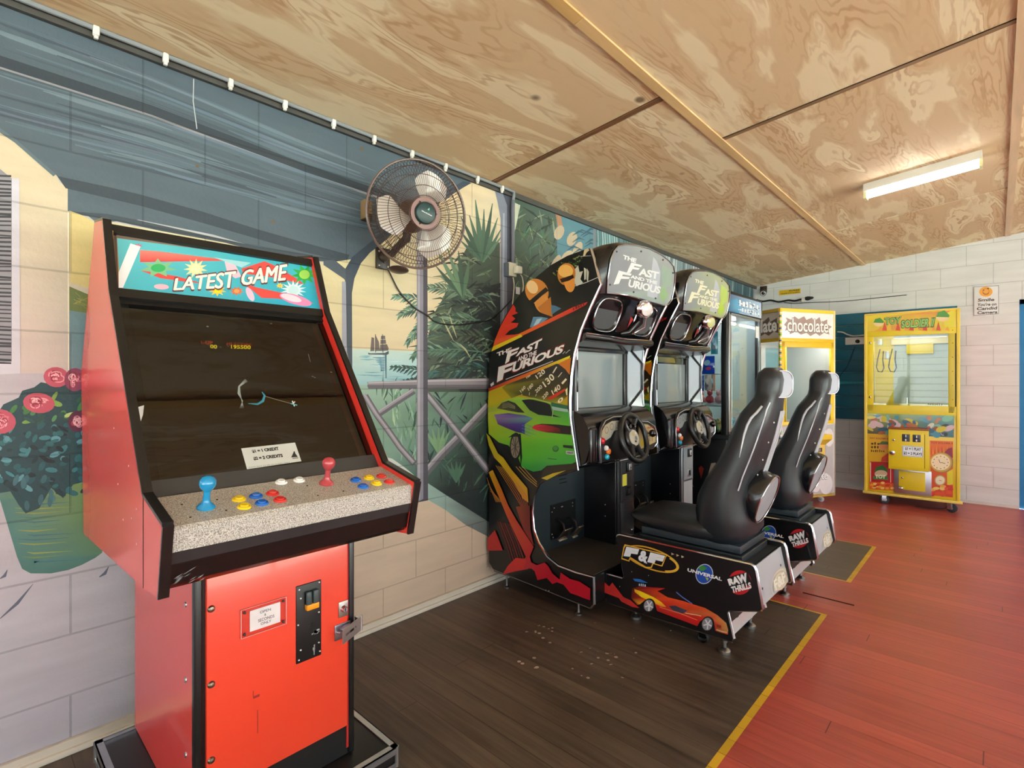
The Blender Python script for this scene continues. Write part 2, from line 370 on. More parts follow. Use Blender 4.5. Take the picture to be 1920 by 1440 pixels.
    bp = nd(nt, 'ShaderNodeBump'); bp.inputs['Strength'].default_value = .15; bp.inputs['Distance'].default_value = .002; L(fn.outputs['Fac'], bp.inputs['Height']); L(bp.outputs[0], b.inputs['Normal'])
    MATS['plywood'] = m
ply_mat()
mk('timber', .5, var=.12, vscale=4, stretch=(6, .5, 6), bump=.1)
mk('dark_timber', .5, var=.25, vscale=5, stretch=(.6, 8, 8), bump=.2)

def floor_mat():
    m = bpy.data.materials.new('floor_boards'); m.use_nodes = True; nt = m.node_tree; b = nt.nodes['Principled BSDF']; L = nt.links.new
    tc = nd(nt, 'ShaderNodeTexCoord'); sx = nd(nt, 'ShaderNodeSeparateXYZ'); L(tc.outputs['Object'], sx.inputs[0])
    def math(op, a, c=None, d=None):
        n = nd(nt, 'ShaderNodeMath', operation=op)
        for i, q in enumerate((a, c, d)):
            if q is None: continue
            if isinstance(q, (int, float)): n.inputs[i].default_value = q
            else: L(q, n.inputs[i])
        return n.outputs[0]
    X, Y = sx.outputs[0], sx.outputs[1]
    def inside(v, lo, hi): return math('MULTIPLY', math('GREATER_THAN', v, lo), math('LESS_THAN', v, hi))
    def mixc(fac, a, c):
        n = nd(nt, 'ShaderNodeMix', data_type='RGBA')
        if isinstance(fac, (int, float)): n.inputs['Factor'].default_value = fac
        else: L(fac, n.inputs['Factor'])
        for k, q in (('A', a), ('B', c)):
            if isinstance(q, str): n.inputs[k].default_value = (*lin(q), 1)
            else: L(q, n.inputs[k])
        return n.outputs['Result']
    xlt = lambda v: math('LESS_THAN', X, v)
    yellow = math('MULTIPLY', xlt(1.596), math('MAXIMUM', math('LESS_THAN', Y, 3.114), inside(Y, 3.704, 4.631)))
    dark = math('MULTIPLY', xlt(1.570), math('MAXIMUM', math('LESS_THAN', Y, 3.098), inside(Y, 3.718, 4.617)))
    # boards run along X, 86 mm wide
    bw = .086; yb = math('DIVIDE', Y, bw); row = math('FLOOR', yb); fr = math('FRACT', yb)
    edge = math('MINIMUM', fr, math('SUBTRACT', 1.0, fr))
    wn_ = nd(nt, 'ShaderNodeTexWhiteNoise', noise_dimensions='1D'); L(row, wn_.inputs['W'])
    gapw = math('MULTIPLY', math('POWER', wn_.outputs['Value'], 3.0), .022)
    gap = math('LESS_THAN', edge, math('ADD', gapw, .008))
    # butt joints
    xs = math('ADD', X, math('MULTIPLY', wn_.outputs['Value'], 3.1)); xf = math('FRACT', math('DIVIDE', xs, 3.1)); butt = math('LESS_THAN', xf, .0012)
    seam = math('MAXIMUM', gap, butt)
    mp = nd(nt, 'ShaderNodeMapping'); mp.inputs['Scale'].default_value = (.8, 14, 1); L(tc.outputs['Object'], mp.inputs[0])
    g = nd(nt, 'ShaderNodeTexNoise'); g.inputs['Scale'].default_value = 3; g.inputs['Detail'].default_value = 6; L(mp.outputs[0], g.inputs['Vector'])
    big = nd(nt, 'ShaderNodeTexNoise'); big.inputs['Scale'].default_value = 1.6; big.inputs['Detail'].default_value = 4; L(tc.outputs['Object'], big.inputs['Vector'])
    rr = nd(nt, 'ShaderNodeValToRGB'); L(math('ADD', math('MULTIPLY', g.outputs['Fac'], .6), math('MULTIPLY', big.outputs['Fac'], .4)), rr.inputs[0]); e = rr.color_ramp.elements
    e[0].position = .32; e[0].color = (*lin('#a44236'), 1); e[1].position = .68; e[1].color = (*lin('#c85e50'), 1)
    dr = nd(nt, 'ShaderNodeValToRGB'); L(math('ADD', math('MULTIPLY', g.outputs['Fac'], .55), math('MULTIPLY', big.outputs['Fac'], .45)), dr.inputs[0]); e = dr.color_ramp.elements
    e[0].position = .33; e[0].color = (*lin('#3c2f25'), 1); e[1].position = .7; e[1].color = (*lin('#705f50'), 1)
    dvar = nd(nt, 'ShaderNodeMapRange'); L(wn_.outputs['Value'], dvar.inputs[0]); dvar.inputs[3].default_value = .86; dvar.inputs[4].default_value = 1.12
    # old white flakes left on the stained boards in front of the race car cabinets
    fl = nd(nt, 'ShaderNodeTexVoronoi'); fl.inputs['Scale'].default_value = 26; L(tc.outputs['Object'], fl.inputs['Vector'])
    fl2 = nd(nt, 'ShaderNodeTexNoise'); fl2.inputs['Scale'].default_value = 5.5; fl2.inputs['Detail'].default_value = 3; L(tc.outputs['Object'], fl2.inputs['Vector'])
    dist = nd(nt, 'ShaderNodeVectorMath', operation='DISTANCE'); L(tc.outputs['Object'], dist.inputs[0]); dist.inputs[1].default_value = (.86, 1.93, 0)
    flake = math('MULTIPLY', math('MULTIPLY', math('LESS_THAN', fl.outputs['Distance'], .22), math('GREATER_THAN', fl2.outputs['Fac'], .53)), math('LESS_THAN', dist.outputs['Value'], .3))
    darkc = mixc(math('MULTIPLY', flake, .75), dr.outputs[0], '#c3b4a4')
    c = mixc(yellow, rr.outputs[0], '#d6ac26'); c = mixc(dark, c, darkc)
    # split board
    slot = math('MULTIPLY', inside(Y, 3.345, 3.360), inside(X, 1.16, 1.50))
    seamc = mixc(dark, '#4c100c', '#1d130d'); c = mixc(math('MULTIPLY', seam, .75), c, seamc)
    sc = nd(nt, 'ShaderNodeVectorMath', operation='SCALE'); L(c, sc.inputs[0]); L(dvar.outputs[0], sc.inputs['Scale'])
    L(sc.outputs[0], b.inputs['Base Color'])
    ro = nd(nt, 'ShaderNodeMapRange'); L(g.outputs['Fac'], ro.inputs[0]); ro.inputs[3].default_value = .22; ro.inputs[4].default_value = .48
    L(math('ADD', ro.outputs[0], math('MULTIPLY', dark, .1)), b.inputs['Roughness']); b.inputs['Specular IOR Level'].default_value = .55
    h = math('SUBTRACT', math('MULTIPLY', g.outputs['Fac'], .5), math('MULTIPLY', seam, 2.0))
    bp = nd(nt, 'ShaderNodeBump'); bp.inputs['Strength'].default_value = .3; bp.inputs['Distance'].default_value = .004; L(h, bp.inputs['Height']); L(bp.outputs[0], b.inputs['Normal'])
    MATS['floor_boards'] = m
floor_mat()

# ------------------------------------------------------------------ floor, ceiling
fl = MB()
XW = 8.5
# floor has one real open slot where a board has split
sx0, sx1 = PZ(1505, 1111, 0), PZ(1603, 1133, 0)
ya, yb_ = sx0.y - .009, sx0.y + .009; xa, xb = min(sx0.x, sx1.x), max(sx0.x, sx1.x)
for (x0, x1, y0, y1) in ((-.0, XR, YB, ya), (0, XR, yb_, YF), (0, xa, ya, yb_), (xb, XR, ya, yb_)):
    fl.add([(x0, y0, 0), (x1, y0, 0), (x1, y1, 0), (x0, y1, 0)], [(0, 1, 2, 3)], mat='floor_boards')
fl.add([(xa, ya, -.02), (xb, ya, -.02), (xb, yb_, -.02), (xa, yb_, -.02)], [(0, 1, 2, 3)], '#2a0d08', 'matte')
for a, c in (((xa, ya), (xb, ya)), ((xb, ya), (xb, yb_)), ((xb, yb_), (xa, yb_)), ((xa, yb_), (xa, ya))):
    fl.add([(*a, 0), (*c, 0), (*c, -.02), (*a, -.02)], [(0, 1, 2, 3)], '#5a1a12', 'matte')
fl = struct(fl, 'floor')

ce = MB()
def slab(x0, x1, y0, y1, dz=0, t=.012, col=None, mat='plywood'):
    col = col or (random.random(), random.random(), random.random())
    vs = [(x, y, ceil_z(x) + dz + k) for k in (0, t) for x, y in ((x0, y0), (x1, y0), (x1, y1), (x0, y1))]
    ce.add(vs, [(0, 3, 2, 1), (4, 5, 6, 7), (0, 1, 5, 4), (1, 2, 6, 5), (2, 3, 7, 6), (3, 0, 4, 7)], col, mat)
cols_ = [(0, 1.142, 2.205, .045), (1.142, 2.315, 2.81, .04), (2.315, 3.49, 2.19, .014), (3.49, 4.66, 2.8, .014), (4.66, XR + .6, 2.2, .014)]
for x0, x1, y0, gw in cols_:
    ys = [y0 + 2.4 * k for k in range(-3, 4)]; ys = [YB] + [y for y in ys if YB + .3 < y < YF - .3] + [YF]
    for i in range(len(ys) - 1):
        g = gw / 2 if 1 < ys[i] < 3.2 else .013; g2 = gw / 2 if 1 < ys[i + 1] < 3.2 else .013
        slab(x0, x1, ys[i] + (g if i else 0), ys[i + 1] - (g2 if i < len(ys) - 2 else 0))
slab(0, XR + .6, YB, YF, .012, .05, '#3a2414', 'dark_timber')
ce = struct(ce, 'ceiling')
# cover strips along the joints
def cbar(name, x0, x1, y0, y1, d, col, mat, tilt=True):
    mb = MB(); vs = [(x, y, ceil_z(x) - (d if k == 0 else 0)) for k in (0, 1) for x, y in ((x0, y0), (x1, y0), (x1, y1), (x0, y1))]
    mb.add(vs, [(0, 3, 2, 1), (4, 5, 6, 7), (0, 1, 5, 4), (1, 2, 6, 5), (2, 3, 7, 6), (3, 0, 4, 7)], col, mat); return struct(mb, name)
cbar('trim_1', 1.130, 1.172, YB, 1.52, .008, '#d8b174', 'timber'); cbar('trim_2', 1.130, 1.172, 1.523, YF, .008, '#dcb985', 'timber')
cbar('trim_3', 2.300, 2.342, YB, YF, .008, '#dcbd98', 'timber')
cbar('trim_4', .012, 1.128, 2.188, 2.216, .004, '#7b5233', 'dark_timber'); cbar('trim_5', 1.176, 2.298, 2.80, 2.826, .002, '#8a6a48', 'dark_timber')

# ------------------------------------------------------------------ walls
wl_ = MB()
HW = ceil_z(0)
wl_.add([(0, YB, 0), (0, YF, 0), (0, YF, HW), (0, YB, HW)], [(0, 1, 2, 3)], '#bab9bd', 'blocks_left')
mu = Paint(wl_, lambda u, v: PX(u, v, 0), (1, 0, 0), base=.0002, step=.00002, mat='blocks_left')
R = random.Random(11)
def jit(c, k):
    r = lin(c); q = 1 + R.uniform(-k, k); return tuple(min(1, x * q) for x in r)
# -- left part: cream wall, lilac wall, tan wall
mu.poly([(-160, 235), (0, 243), (30, 262), (60, 288), (105, 327), (112, 342), (127, 352), (127, 396), (150, 402), (182, 418), (182, 700), (-160, 700)], '#d2c5aa',
        [*['#d2c5a8'] * 10, '#cbbfba', '#cbbfba'])
mu.poly([(-160, 700), (240, 700), (240, 1500), (-160, 1500)], '#b9b7c0')
mu.poly([(600, 700), (960, 700), (960, 1120), (600, 1220)], '#cdb9a3')
# slate corrugated roof of the mural
ceilL = [(-160, -82), (60, 8), (183, 58), (400, 147), (640, 240), (780, 292), (913, 342)]
mu.poly(ceilL + [(884, 340), (868, 350), (840, 370), (780, 410), (720, 445), (660, 490), (600, 490), (520, 475), (400, 440), (260, 412), (182, 418), (165, 405), (127, 396), (127, 352), (107, 330), (60, 288), (30, 262), (0, 243), (-160, 225)], '#50616d')
def band(top, bot, col): mu.poly(top + bot[::-1], col)
def topz(u):      # the painted roof line, left to right
    P = [(-160, 40), (0, 104), (283, 197), (573, 308), (700, 352), (800, 384)]
    for (a, b_), (c, d) in zip(P, P[1:]):
        if a <= u <= c: return b_ + (d - b_) * (u - a) / (c - a)
    return P[-1][1]
us = [-160, -80, 0, 70, 140, 210, 283, 360, 440, 510, 573, 640, 700, 745]
band([(u, topz(u)) for u in us], [(u, topz(u) + 21 - u * .011) for u in us], '#323e49')
band([(u, topz(u) + 21 - u * .011) for u in us], [(u, topz(u) + 25 - u * .011) for u in us], '#8d8f96')
lo = [(107, 330), (200, 350), (260, 364), (380, 397), (483, 430), (560, 452), (655, 478)]
lo2 = [(123, 353), (200, 371), (260, 385), (380, 418), (483, 448), (560, 470), (650, 492)]
band(lo, lo2, '#36434e')
band([(127, 396), (200, 401), (260, 413), (380, 440), (480, 462), (640, 487)], [(150, 403), (200, 411), (260, 424), (380, 450), (480, 472), (640, 494)], '#3c4953')
for k in range(120):   # brushed corrugation streaks, lying along the roof
    u0 = R.uniform(-120, 560); ln = R.uniform(160, 460); off = R.choice([R.uniform(-75, -4), R.uniform(30, 160), R.uniform(30, 160), R.uniform(90, 165)])
    if off < 0 and topz(u0) + off < 28 + (u0) * .37: off = -10
    P = []
    for i in range(7):
        u = u0 + ln * i / 6
        if u > 720: break
        sl = off * (1 - (u + 100) * .00062); P.append((u, topz(u) + sl + math.sin(i) * .6))
    if len(P) < 3 or P[0][1] > 240 + P[0][0] * .5 or (P[0][0] < 110 and P[0][1] > 225 + max(0, P[0][0]) * .6): continue
    mu.stroke(P, R.uniform(3, 8), jit(R.choice(['#64798a', '#475764', '#6c7f8a', '#566976', '#5c6878', '#42515e', '#5a6f7c', '#4c5d69']), .05), taper=-1)
mu.poly([(-160, 225), (0, 240), (30, 262), (105, 327), (100, 331), (28, 268), (0, 249), (-160, 236)], '#5d7078')
# sliver of ochre under the roof, above the red machine
mu.poly([(205, 415), (232, 421), (300, 433), (420, 455), (520, 480), (606, 492), (606, 720), (205, 720)], '#d8cda6')
# painted shutter
mu.poly([(-160, 330), (36, 335), (38, 700), (-160, 710)], '#cdccd8'); mu.poly([(-160, 300), (0, 317), (22, 335), (22, 678), (-160, 690)], '#8f8f97')
for i in range(46):
    y = 326 + i * 7.8; mu.stroke([(-160, y + R.uniform(-3, 3)), (-60, y + 2), (21, y + R.uniform(2, 8))], R.uniform(2.4, 4.6), jit('#34353c', .2))
# far landscape beside the shutter
mu.poly([(130, 395), (150, 402), (182, 418), (182, 545), (131, 530)], '#d8c486'); mu.poly([(130, 537), (165, 552), (182, 560), (182, 590), (130, 582)], '#6d7a45')
mu.poly([(130, 582), (182, 590), (182, 720), (130, 720)], '#6f8b94'); mu.stroke([(128, 396), (128, 560), (129, 700)], 2.2, '#efe6cf')
for i in range(14): mu.stroke([(131 + R.uniform(0, 20), 545 + R.uniform(0, 28)), (150 + R.uniform(0, 20), 556 + R.uniform(0, 25))], 4, jit(R.choice(['#9a9350', '#55744f', '#b0a14e']), .1), taper=-1)
# flower pot
zq = lambda L: [(x * .3195, 640 + y * .3195) for x, y in L]
mu.poly(zq([(-120, 860), (20, 860), (500, 830), (600, 900), (600, 1240), (560, 1270), (480, 1312), (400, 1342), (300, 1362), (180, 1362), (130, 1335), (100, 1265), (60, 1130), (0, 930), (-120, 930)]), '#56806a',
        ['#4f7f7a', '#4f7f7a', '#7f9a55', '#7f9a55', '#5c8262', '#4a7a70', '#4a7a70', '#477670', '#477670', '#477670', '#477670', '#4b7d78', '#4b7d78', '#4b7d78', '#4b7d78'])
for i in range(16):
    y = 900 + i * 26; mu.stroke(zq([(60 + i * 4 + R.uniform(0, 120), y), (200, y + 6), (330 + R.uniform(0, 140), y - 8)]), 3.2, jit(R.choice(['#6f8b4a', '#4d7d6e', '#8c9a52', '#41707a']), .08), taper=-1)
mu.poly(zq([(-160, 520), (0, 400), (20, 370), (110, 330), (130, 290), (200, 270), (240, 240), (300, 250), (380, 250), (420, 230), (520, 230), (600, 500), (600, 800), (430, 840), (400, 880), (370, 920), (300, 860), (230, 980), (150, 1010), (110, 960), (60, 880), (0, 890), (-160, 880)]), '#1d454c')
for i in range(150):
    x, y = R.uniform(-40, 520), R.uniform(290, 890)
    if y < 420 - x * .35: continue
    c = R.choice(['#17343c', '#215a63', '#3a7f8a', '#2a6a70', '#12282f', '#5b97a5']) if y > 480 else R.choice(['#3f7a3f', '#76a24a', '#2c5c40', '#a9c47a', '#24504a', '#4d8a5a'])
    mu.ell(x * .3195, 640 + y * .3195, R.uniform(5, 12), R.uniform(3, 6), jit(c, .12), R.uniform(-1.2, .6), 9)
for i in range(10): mu.ell(R.uniform(25, 100), R.uniform(895, 950), R.uniform(8, 13), 5, jit(R.choice(['#3d6f78', '#4a7e86', '#35616c']), .08), R.uniform(-1.8, -1.0), 10)
for x, y, rx, ry, d in ((330, 210, 24, 19, 0), (440, 225, 20, 22, 1), (228, 362, 30, 19, 0), (0, 470, 30, 23, 0), (455, 470, 18, 20, 2), (380, 520, 10, 7, 3)):
    if d == 3: continue
    X, Y_ = x * .3195, 640 + y * .3195
    mu.ell(X, Y_, rx, ry, ['#c05368', '#8c3a5a', '#5d1c3c'][d], .1, 16)
    for i in range(16):
        a = R.uniform(0, 6.28); q = R.uniform(.15, .85)
        mu.ring(X + math.cos(a) * rx * q * .5, Y_ + math.sin(a) * ry * q * .5, rx * R.uniform(.2, .5), ry * R.uniform(.2, .45), 2.2, jit(R.choice(['#e8a3ad', '#d87a8c', '#a52e48', '#f0bcc2', '#8a2038']), .08), 0, 10, R.uniform(0, 6), R.uniform(2, 5) + 3)
for a, b_ in (((0, 1085), (14, 1068)), ((0, 1160), (62, 1095)), ((186, 1082), (204, 1062))): mu.stroke([a, ((a[0] + b_[0]) / 2 + 2, (a[1] + b_[1]) / 2 + 3), b_], 6, '#5c6274', taper=-1)

# -- arch with the bay beyond
mu.poly([(606, 494), (660, 486), (676, 480), (693, 462), (740, 425), (800, 388), (868, 345), (884, 341), (913, 345), (940, 352), (960, 358), (960, 735), (606, 735)], '#dcc8a1',
        ['#dcd3a4', '#dcd3a4', '#dcd3a4', '#dccca2', '#dccba4', '#dcc8a1', '#dcc8a1', '#dcd0ac', '#dcd0ac', '#dccdb0', '#dccdb0', '#d8c3a3', '#dccfa6'])
mu.poly([(659, 654), (781, 659), (960, 664), (960, 735), (659, 735)], '#9fccd2', ['#c4dcd2', '#bfdad6', '#a7cdd2', '#7fb6c2', '#8cc2cc'])
for i in range(26):
    x = R.uniform(660, 770); y = R.uniform(664, 716); mu.stroke([(x, y), (x + 14, y + .6), (x + R.uniform(18, 40), y)], R.uniform(1, 2.6), jit(R.choice(['#79b3c1', '#b9dfe2', '#8fc6cf', '#68a3b4']), .05), taper=-1)
# ship and its reflection
s_ = reg(640, 600, .15625)
mu.poly(s_([(315, 392), (350, 400), (520, 395), (565, 370), (568, 405), (545, 418), (325, 414)]), '#4c5058')
for q in ([(360, 205), (392, 215), (395, 372), (345, 375)], [(408, 180), (448, 262), (462, 372), (402, 372)], [(475, 190), (522, 188), (526, 230), (470, 232)], [(468, 238), (530, 236), (536, 285), (466, 288)], [(464, 295), (545, 290), (565, 340), (560, 368), (460, 372)]): mu.poly(s_(q), jit('#6b625f', .1))
for x in (407, 492): mu.stroke(s_([(x, 172), (x, 280), (x + 2, 390)]), 1.2, '#3c3f47')
for i in range(9): y = 450 + i * 19; mu.stroke(s_([(385 + i * 14 + R.uniform(-14, 10), y), (470, y + 4), (535, y)]), 2.6, jit('#4f8ea8', .1), taper=-1)
mu.poly(s_([(516, 415), (542, 415), (540, 700), (528, 700)]), '#47717f')

# -- garden behind the rail
mu.poly([(660, 722), (960, 722), (960, 1010), (915, 980), (834, 928), (802, 908), (781, 900), (752, 875), (727, 858), (700, 800)], '#2f4742',
        ['#9cc0ae', '#33453f', '#1c2a2b', '#1f2b2c', '#222d2e', '#3c544e', '#41605a', '#63887c', '#7aa091', '#7aa08a'])
for i in range(90):
    x, y = R.uniform(690, 800), R.uniform(735, 880)
    if x < 690 + (y - 735) * .45: continue
    mu.stroke([(x, y), (x + R.uniform(-4, 6), y - 12), (x + R.uniform(-10, 10), y - R.uniform(20, 38))], R.uniform(2, 5), jit(R.choice(['#7fa58a', '#5c8a6c', '#a6c7a4', '#3f6656', '#8db3a0', '#2f5046']), .1), taper=-1)
for i in range(90):
    x, y = R.uniform(800, 940), R.uniform(735, 960)
    if y > 895 + (x - 790) * .6: continue
    a = R.uniform(-.9, .9); l = R.uniform(14, 38)
    mu.stroke([(x, y), (x + math.sin(a) * l * .5, y - math.cos(a) * l * .5), (x + math.sin(a) * l * 1.1, y - math.cos(a) * l)], R.uniform(2, 5), jit(R.choice(['#2f4f45', '#243a3a', '#3f6650', '#1c2a30', '#4b6f5c', '#22303a', '#1a2227']), .12), taper=-1)
for cx_, cy_, sc_ in ((822, 852, 1.0), (855, 905, .8)):
    for a in (-.55, -.28, 0, .25, .5): mu.stroke([(cx_, cy_), (cx_ + math.sin(a) * 22 * sc_, cy_ - 24 * sc_), (cx_ + math.sin(a) * 44 * sc_, cy_ - 50 * sc_ * math.cos(a))], 7, jit('#7aa07a' if sc_ == 1 else '#4a6f5c', .08), taper=-1)
mu.poly([(802, 906), (834, 927), (874, 952), (915, 978), (960, 1008), (960, 1040), (915, 1006), (874, 985), (835, 956), (802, 937), (781, 938)], '#7f918b', ['#93b3ac', '#8fa9a3', '#747d7b', '#6c7371', '#666c6a', '#6a706f', '#6a7270', '#70787a', '#86a39c', '#93b3ac', '#8aa8a2'])
mu.poly([(727, 858), (735, 860), (758, 876), (775, 890), (781, 902), (781, 940), (700, 940), (727, 880)], '#cfd6d2')
# palms
def frond(x0, y0, x1, y1, ll, cols, n=12, droop=.25, w=4.5, side=2):
    mx, my = (x0 + x1) / 2, (y0 + y1) / 2 - abs(x1 - x0) * droop * .5
    pt = lambda t: ((1 - t) ** 2 * x0 + 2 * t * (1 - t) * mx + t * t * x1, (1 - t) ** 2 * y0 + 2 * t * (1 - t) * my + t * t * y1)
    an = math.atan2(y1 - y0, x1 - x0)
    for i in range(1, n + 1):
        t = i / n; p = pt(t); l = ll * (1.1 - .6 * t)
        for sg in ((-1, 1) if side == 2 else (side,)):
            a = an + sg * (.75 - .3 * t) + R.uniform(-.1, .1)
            mu.stroke([p, (p[0] + math.cos(a) * l * .5, p[1] + math.sin(a) * l * .5 + 1), (p[0] + math.cos(a) * l, p[1] + math.sin(a) * l + 4)], w, jit(R.choice(cols), .1), taper=-1)
    mu.stroke([pt(0), pt(.5), pt(1)], 2, jit(cols[0], .1))
G1 = ['#5f8a74', '#47705f', '#7ba089', '#375a50']; G2 = ['#37453c', '#2b3433', '#4a5a48', '#222a2c']; G3 = ['#5b6c52', '#3f4f43', '#75836a', '#2f3d38']
# dark mass of foliage right of the slim post
mu.poly([(800, 640), (812, 590), (830, 560), (850, 510), (866, 480), (880, 455), (905, 450), (937, 455), (937, 735), (800, 735), (800, 690)], '#465549')
mu.poly([(862, 735), (850, 690), (870, 650), (860, 600), (880, 560), (900, 540), (940, 530), (940, 735)], '#282d31')
for i in range(240):
    x, y = R.uniform(800, 938), R.uniform(470, 712)
    if x < 800 + max(0, (640 - y)) * .35: continue
    a = R.uniform(.2, 1.3) if R.random() < .6 else R.uniform(-1.3, .2); l = R.uniform(18, 48)
    mu.stroke([(x, y), (x - math.cos(a) * l * .5, y - math.sin(a) * l * .4), (x - math.cos(a) * l, y - math.sin(a) * l * .5 + 4)], R.uniform(2.5, 6), jit(R.choice(G2 + G3 + G3 + ['#46685c', '#6a8a76', '#83957c']), .12), taper=-1)
frond(800, 568, 742, 556, 22, G1, 8); frond(800, 580, 752, 590, 22, G1, 8, .5); frond(802, 600, 765, 640, 20, G1, 8, .4); frond(803, 640, 775, 668, 18, G1, 6)
frond(800, 697, 738, 688, 18, ['#31504a', '#41685c', '#274039'], 8, .1); frond(800, 712, 752, 716, 12, ['#274039', '#31504a'], 6)
frond(895, 560, 805, 540, 30, ['#6e8a72', '#4d6a5a', '#3b5248'], 12); frond(900, 600, 803, 610, 34, ['#5f7f6a', '#42604f', '#7f9a80'], 12, .2); frond(905, 660, 806, 655, 34, ['#557a66', '#34524a', '#7a9a82'], 12, .1)
frond(935, 640, 858, 630, 34, G2, 11); frond(935, 590, 850, 570, 30, G2, 11); frond(930, 690, 812, 700, 28, ['#2d4a42', '#3f6f70', '#243330'], 11, .1)
for a, l, w in ((-.62, 75, 8), (-.45, 95, 9), (-.28, 92, 9), (-.12, 118, 10), (.02, 100, 8), (.16, 112, 9), (.32, 88, 8), (.5, 72, 7), (-.8, 60, 8), (.62, 60, 7)):
    bx, by = 905, 492; mu.stroke([(bx, by), (bx + math.sin(a) * l * .5, by - math.cos(a) * l * .5), (bx + math.sin(a) * l, by - math.cos(a) * l)], w, jit(R.choice(['#4f6f5c', '#62836c', '#3f5a4c']), .08), taper=-1)
for a, l in ((-.7, 80), (-.5, 105), (-.3, 100), (-.1, 90), (.15, 75)):
    bx, by = 868, 560; mu.stroke([(bx, by), (bx + math.sin(a) * l * .5, by - math.cos(a) * l * .5), (bx + math.sin(a) * l, by - math.cos(a) * l)], 9, jit(R.choice(['#5a7a62', '#6d8d70', '#3f5a4c']), .08), taper=-1)
for p in ([(828, 596), (840, 620), (850, 640)], [(842, 590), (848, 612), (856, 634)], [(862, 645), (872, 655), (882, 672)]): mu.stroke(p, 3.2, '#b8b48c', taper=-1)
# beyond the third post: trees, a distant house and sky, seen above the race car cabinets
mu.poly([(958, 360), (1040, 392), (1110, 420), (1254, 477), (1412, 534), (1412, 760), (958, 760)], '#47523f', ['#3f5648', '#4a5a48', '#5b8a96', '#8aa0a5', '#3a5a66', '#3a5a66', '#454d3c'])
for i in range(150):
    x = R.uniform(962, 1080); y = R.uniform(375 + (x - 960) * .37, 560); a = R.uniform(-1.2, 1.2); l = R.uniform(14, 40)
    mu.stroke([(x, y), (x + math.sin(a) * l * .6, y + math.cos(a) * l * .5), (x + math.sin(a) * l, y + math.cos(a) * l)], R.uniform(2, 5), jit(R.choice(['#4c5a44', '#39483c', '#65735a', '#2d3a33', '#8a9a82', '#4a7f5e', '#5c6a4a', '#3c4a3a']), .14), taper=-1)
mu.poly([(960, 378), (975, 385), (968, 420), (962, 445), (959, 445)], '#c9cdb8')
mu.poly([(1042, 396), (1112, 424), (1112, 500), (1060, 520), (1045, 500)], '#5f8b9a'); mu.poly([(1040, 395), (1050, 399), (1056, 430), (1050, 450)], '#b98a68')
for x, y, rx, ry in ((1048, 436, 9, 14), (1072, 448, 9, 14), (1062, 490, 12, 22), (1082, 470, 8, 18), (1040, 500, 8, 24)): mu.ell(x, y, rx, ry, jit('#c2b095', .06), .4, 12)
for i in range(14): x = 1060 + R.uniform(0, 50); y = 430 + R.uniform(0, 60); mu.stroke([(x, y), (x + 12, y - 8), (x + 24, y - 4)], 4, jit('#3c6070', .12), taper=-1)
for i in range(30): x = 1116 + i * 4.4; mu.stroke([(x, 424 + i * 1.6), (x + 1, 450 + i), (x, 480 + i)], 2, jit(R.choice(['#86b9c2', '#3f6f7c', '#5c93a0', '#a9cfd2']), .08))
mu.poly([(1112, 410), (1117, 424), (1117, 500), (1111, 500)], '#7f8890')
for i in range(36): x = 1250 + i * 4.6; mu.stroke([(x, 478 + i * 1.6), (x - 1, 500 + i * 1.6), (x, 560 + i)], 2.4, jit(R.choice(['#3f6670', '#5a7f86', '#2f5562', '#7d9ba0'] if i > 20 else ['#b9c4c8', '#8fa3a8', '#5c7a82', '#d5dadb']), .08))
mu.stroke([(1355, 515), (1356, 560), (1356, 640)], 4, '#b5bdb8')
# posts, arch braces, rail and crossed struts
mu.poly([(645, 507), (660, 482), (693, 455), (740, 418), (800, 378), (868, 340), (884, 343), (868, 352), (800, 396), (740, 435), (706, 464), (693, 474), (676, 494), (664, 522), (659, 551), (648, 551)], '#3a4857')
mu.poly([(606, 490), (625, 486), (648, 505), (651, 530), (643, 522), (606, 497)], '#4b5763')
mu.poly([(640.5, 528), (647.5, 528), (653, 652), (653, 700), (640.5, 640)], '#a0a4b2'); mu.poly([(647.5, 505), (659, 505), (660, 700), (650, 660)], '#3e4a58')
mu.poly([(688, 716), (781, 712), (960, 708), (960, 729), (781, 729), (690, 729)], '#8d8991'); mu.poly([(688, 722), (960, 721), (960, 729), (690, 729)], '#66636b'); mu.stroke([(690, 718), (781, 714.5), (960, 711.5)], 3, '#b5b1b9')
def strut(p, w):
    mu.stroke(p, w, '#615f68'); mu.stroke([(x - w * .16, y - w * .22) for x, y in p], w * .55, '#938f99'); mu.stroke([(x - w * .2, y - w * .34) for x, y in p], w * .18, '#aeaab4')
strut([(776, 733), (740, 756), (706, 779)], 11); strut([(684, 742), (706, 778), (726, 805), (752, 842), (777, 870)], 12)
strut([(915, 762), (868, 812), (827, 853), (797, 888)], 14); strut([(797, 736), (843, 792), (880, 838), (918, 886)], 13)
mu.poly([(781, 410), (800.5, 398), (802, 938), (781, 942)], '#4c4b57'); mu.poly([(781, 410), (793, 402), (793, 935), (781, 942)], '#8b8996'); mu.poly([(783, 480), (786.5, 480), (787, 935), (783, 940)], '#aaa8b5')
mu.poly([(925, 350), (962, 366), (960, 760), (937, 760), (938, 410), (932, 378)], '#4a4c5a'); mu.poly([(925, 350), (940, 357), (950, 385), (950, 760), (937, 760), (938, 410), (932, 378)], '#7f8595')
mu.stroke([(944, 400), (943, 560), (943, 700)], 3.5, '#a4a9b8')
mu.stroke([(363, 148), (362, 190), (366, 220), (369, 242)], 1.6, '#c9d2d6')
for (x, y, s2) in ((370, 312, 4), (511, 416, 4), (678, 279, 4)): mu.ell(x, y, s2, s2 * .8, '#6b5a44', .3, 7)
wall_left = struct(wl_, 'wall_left')
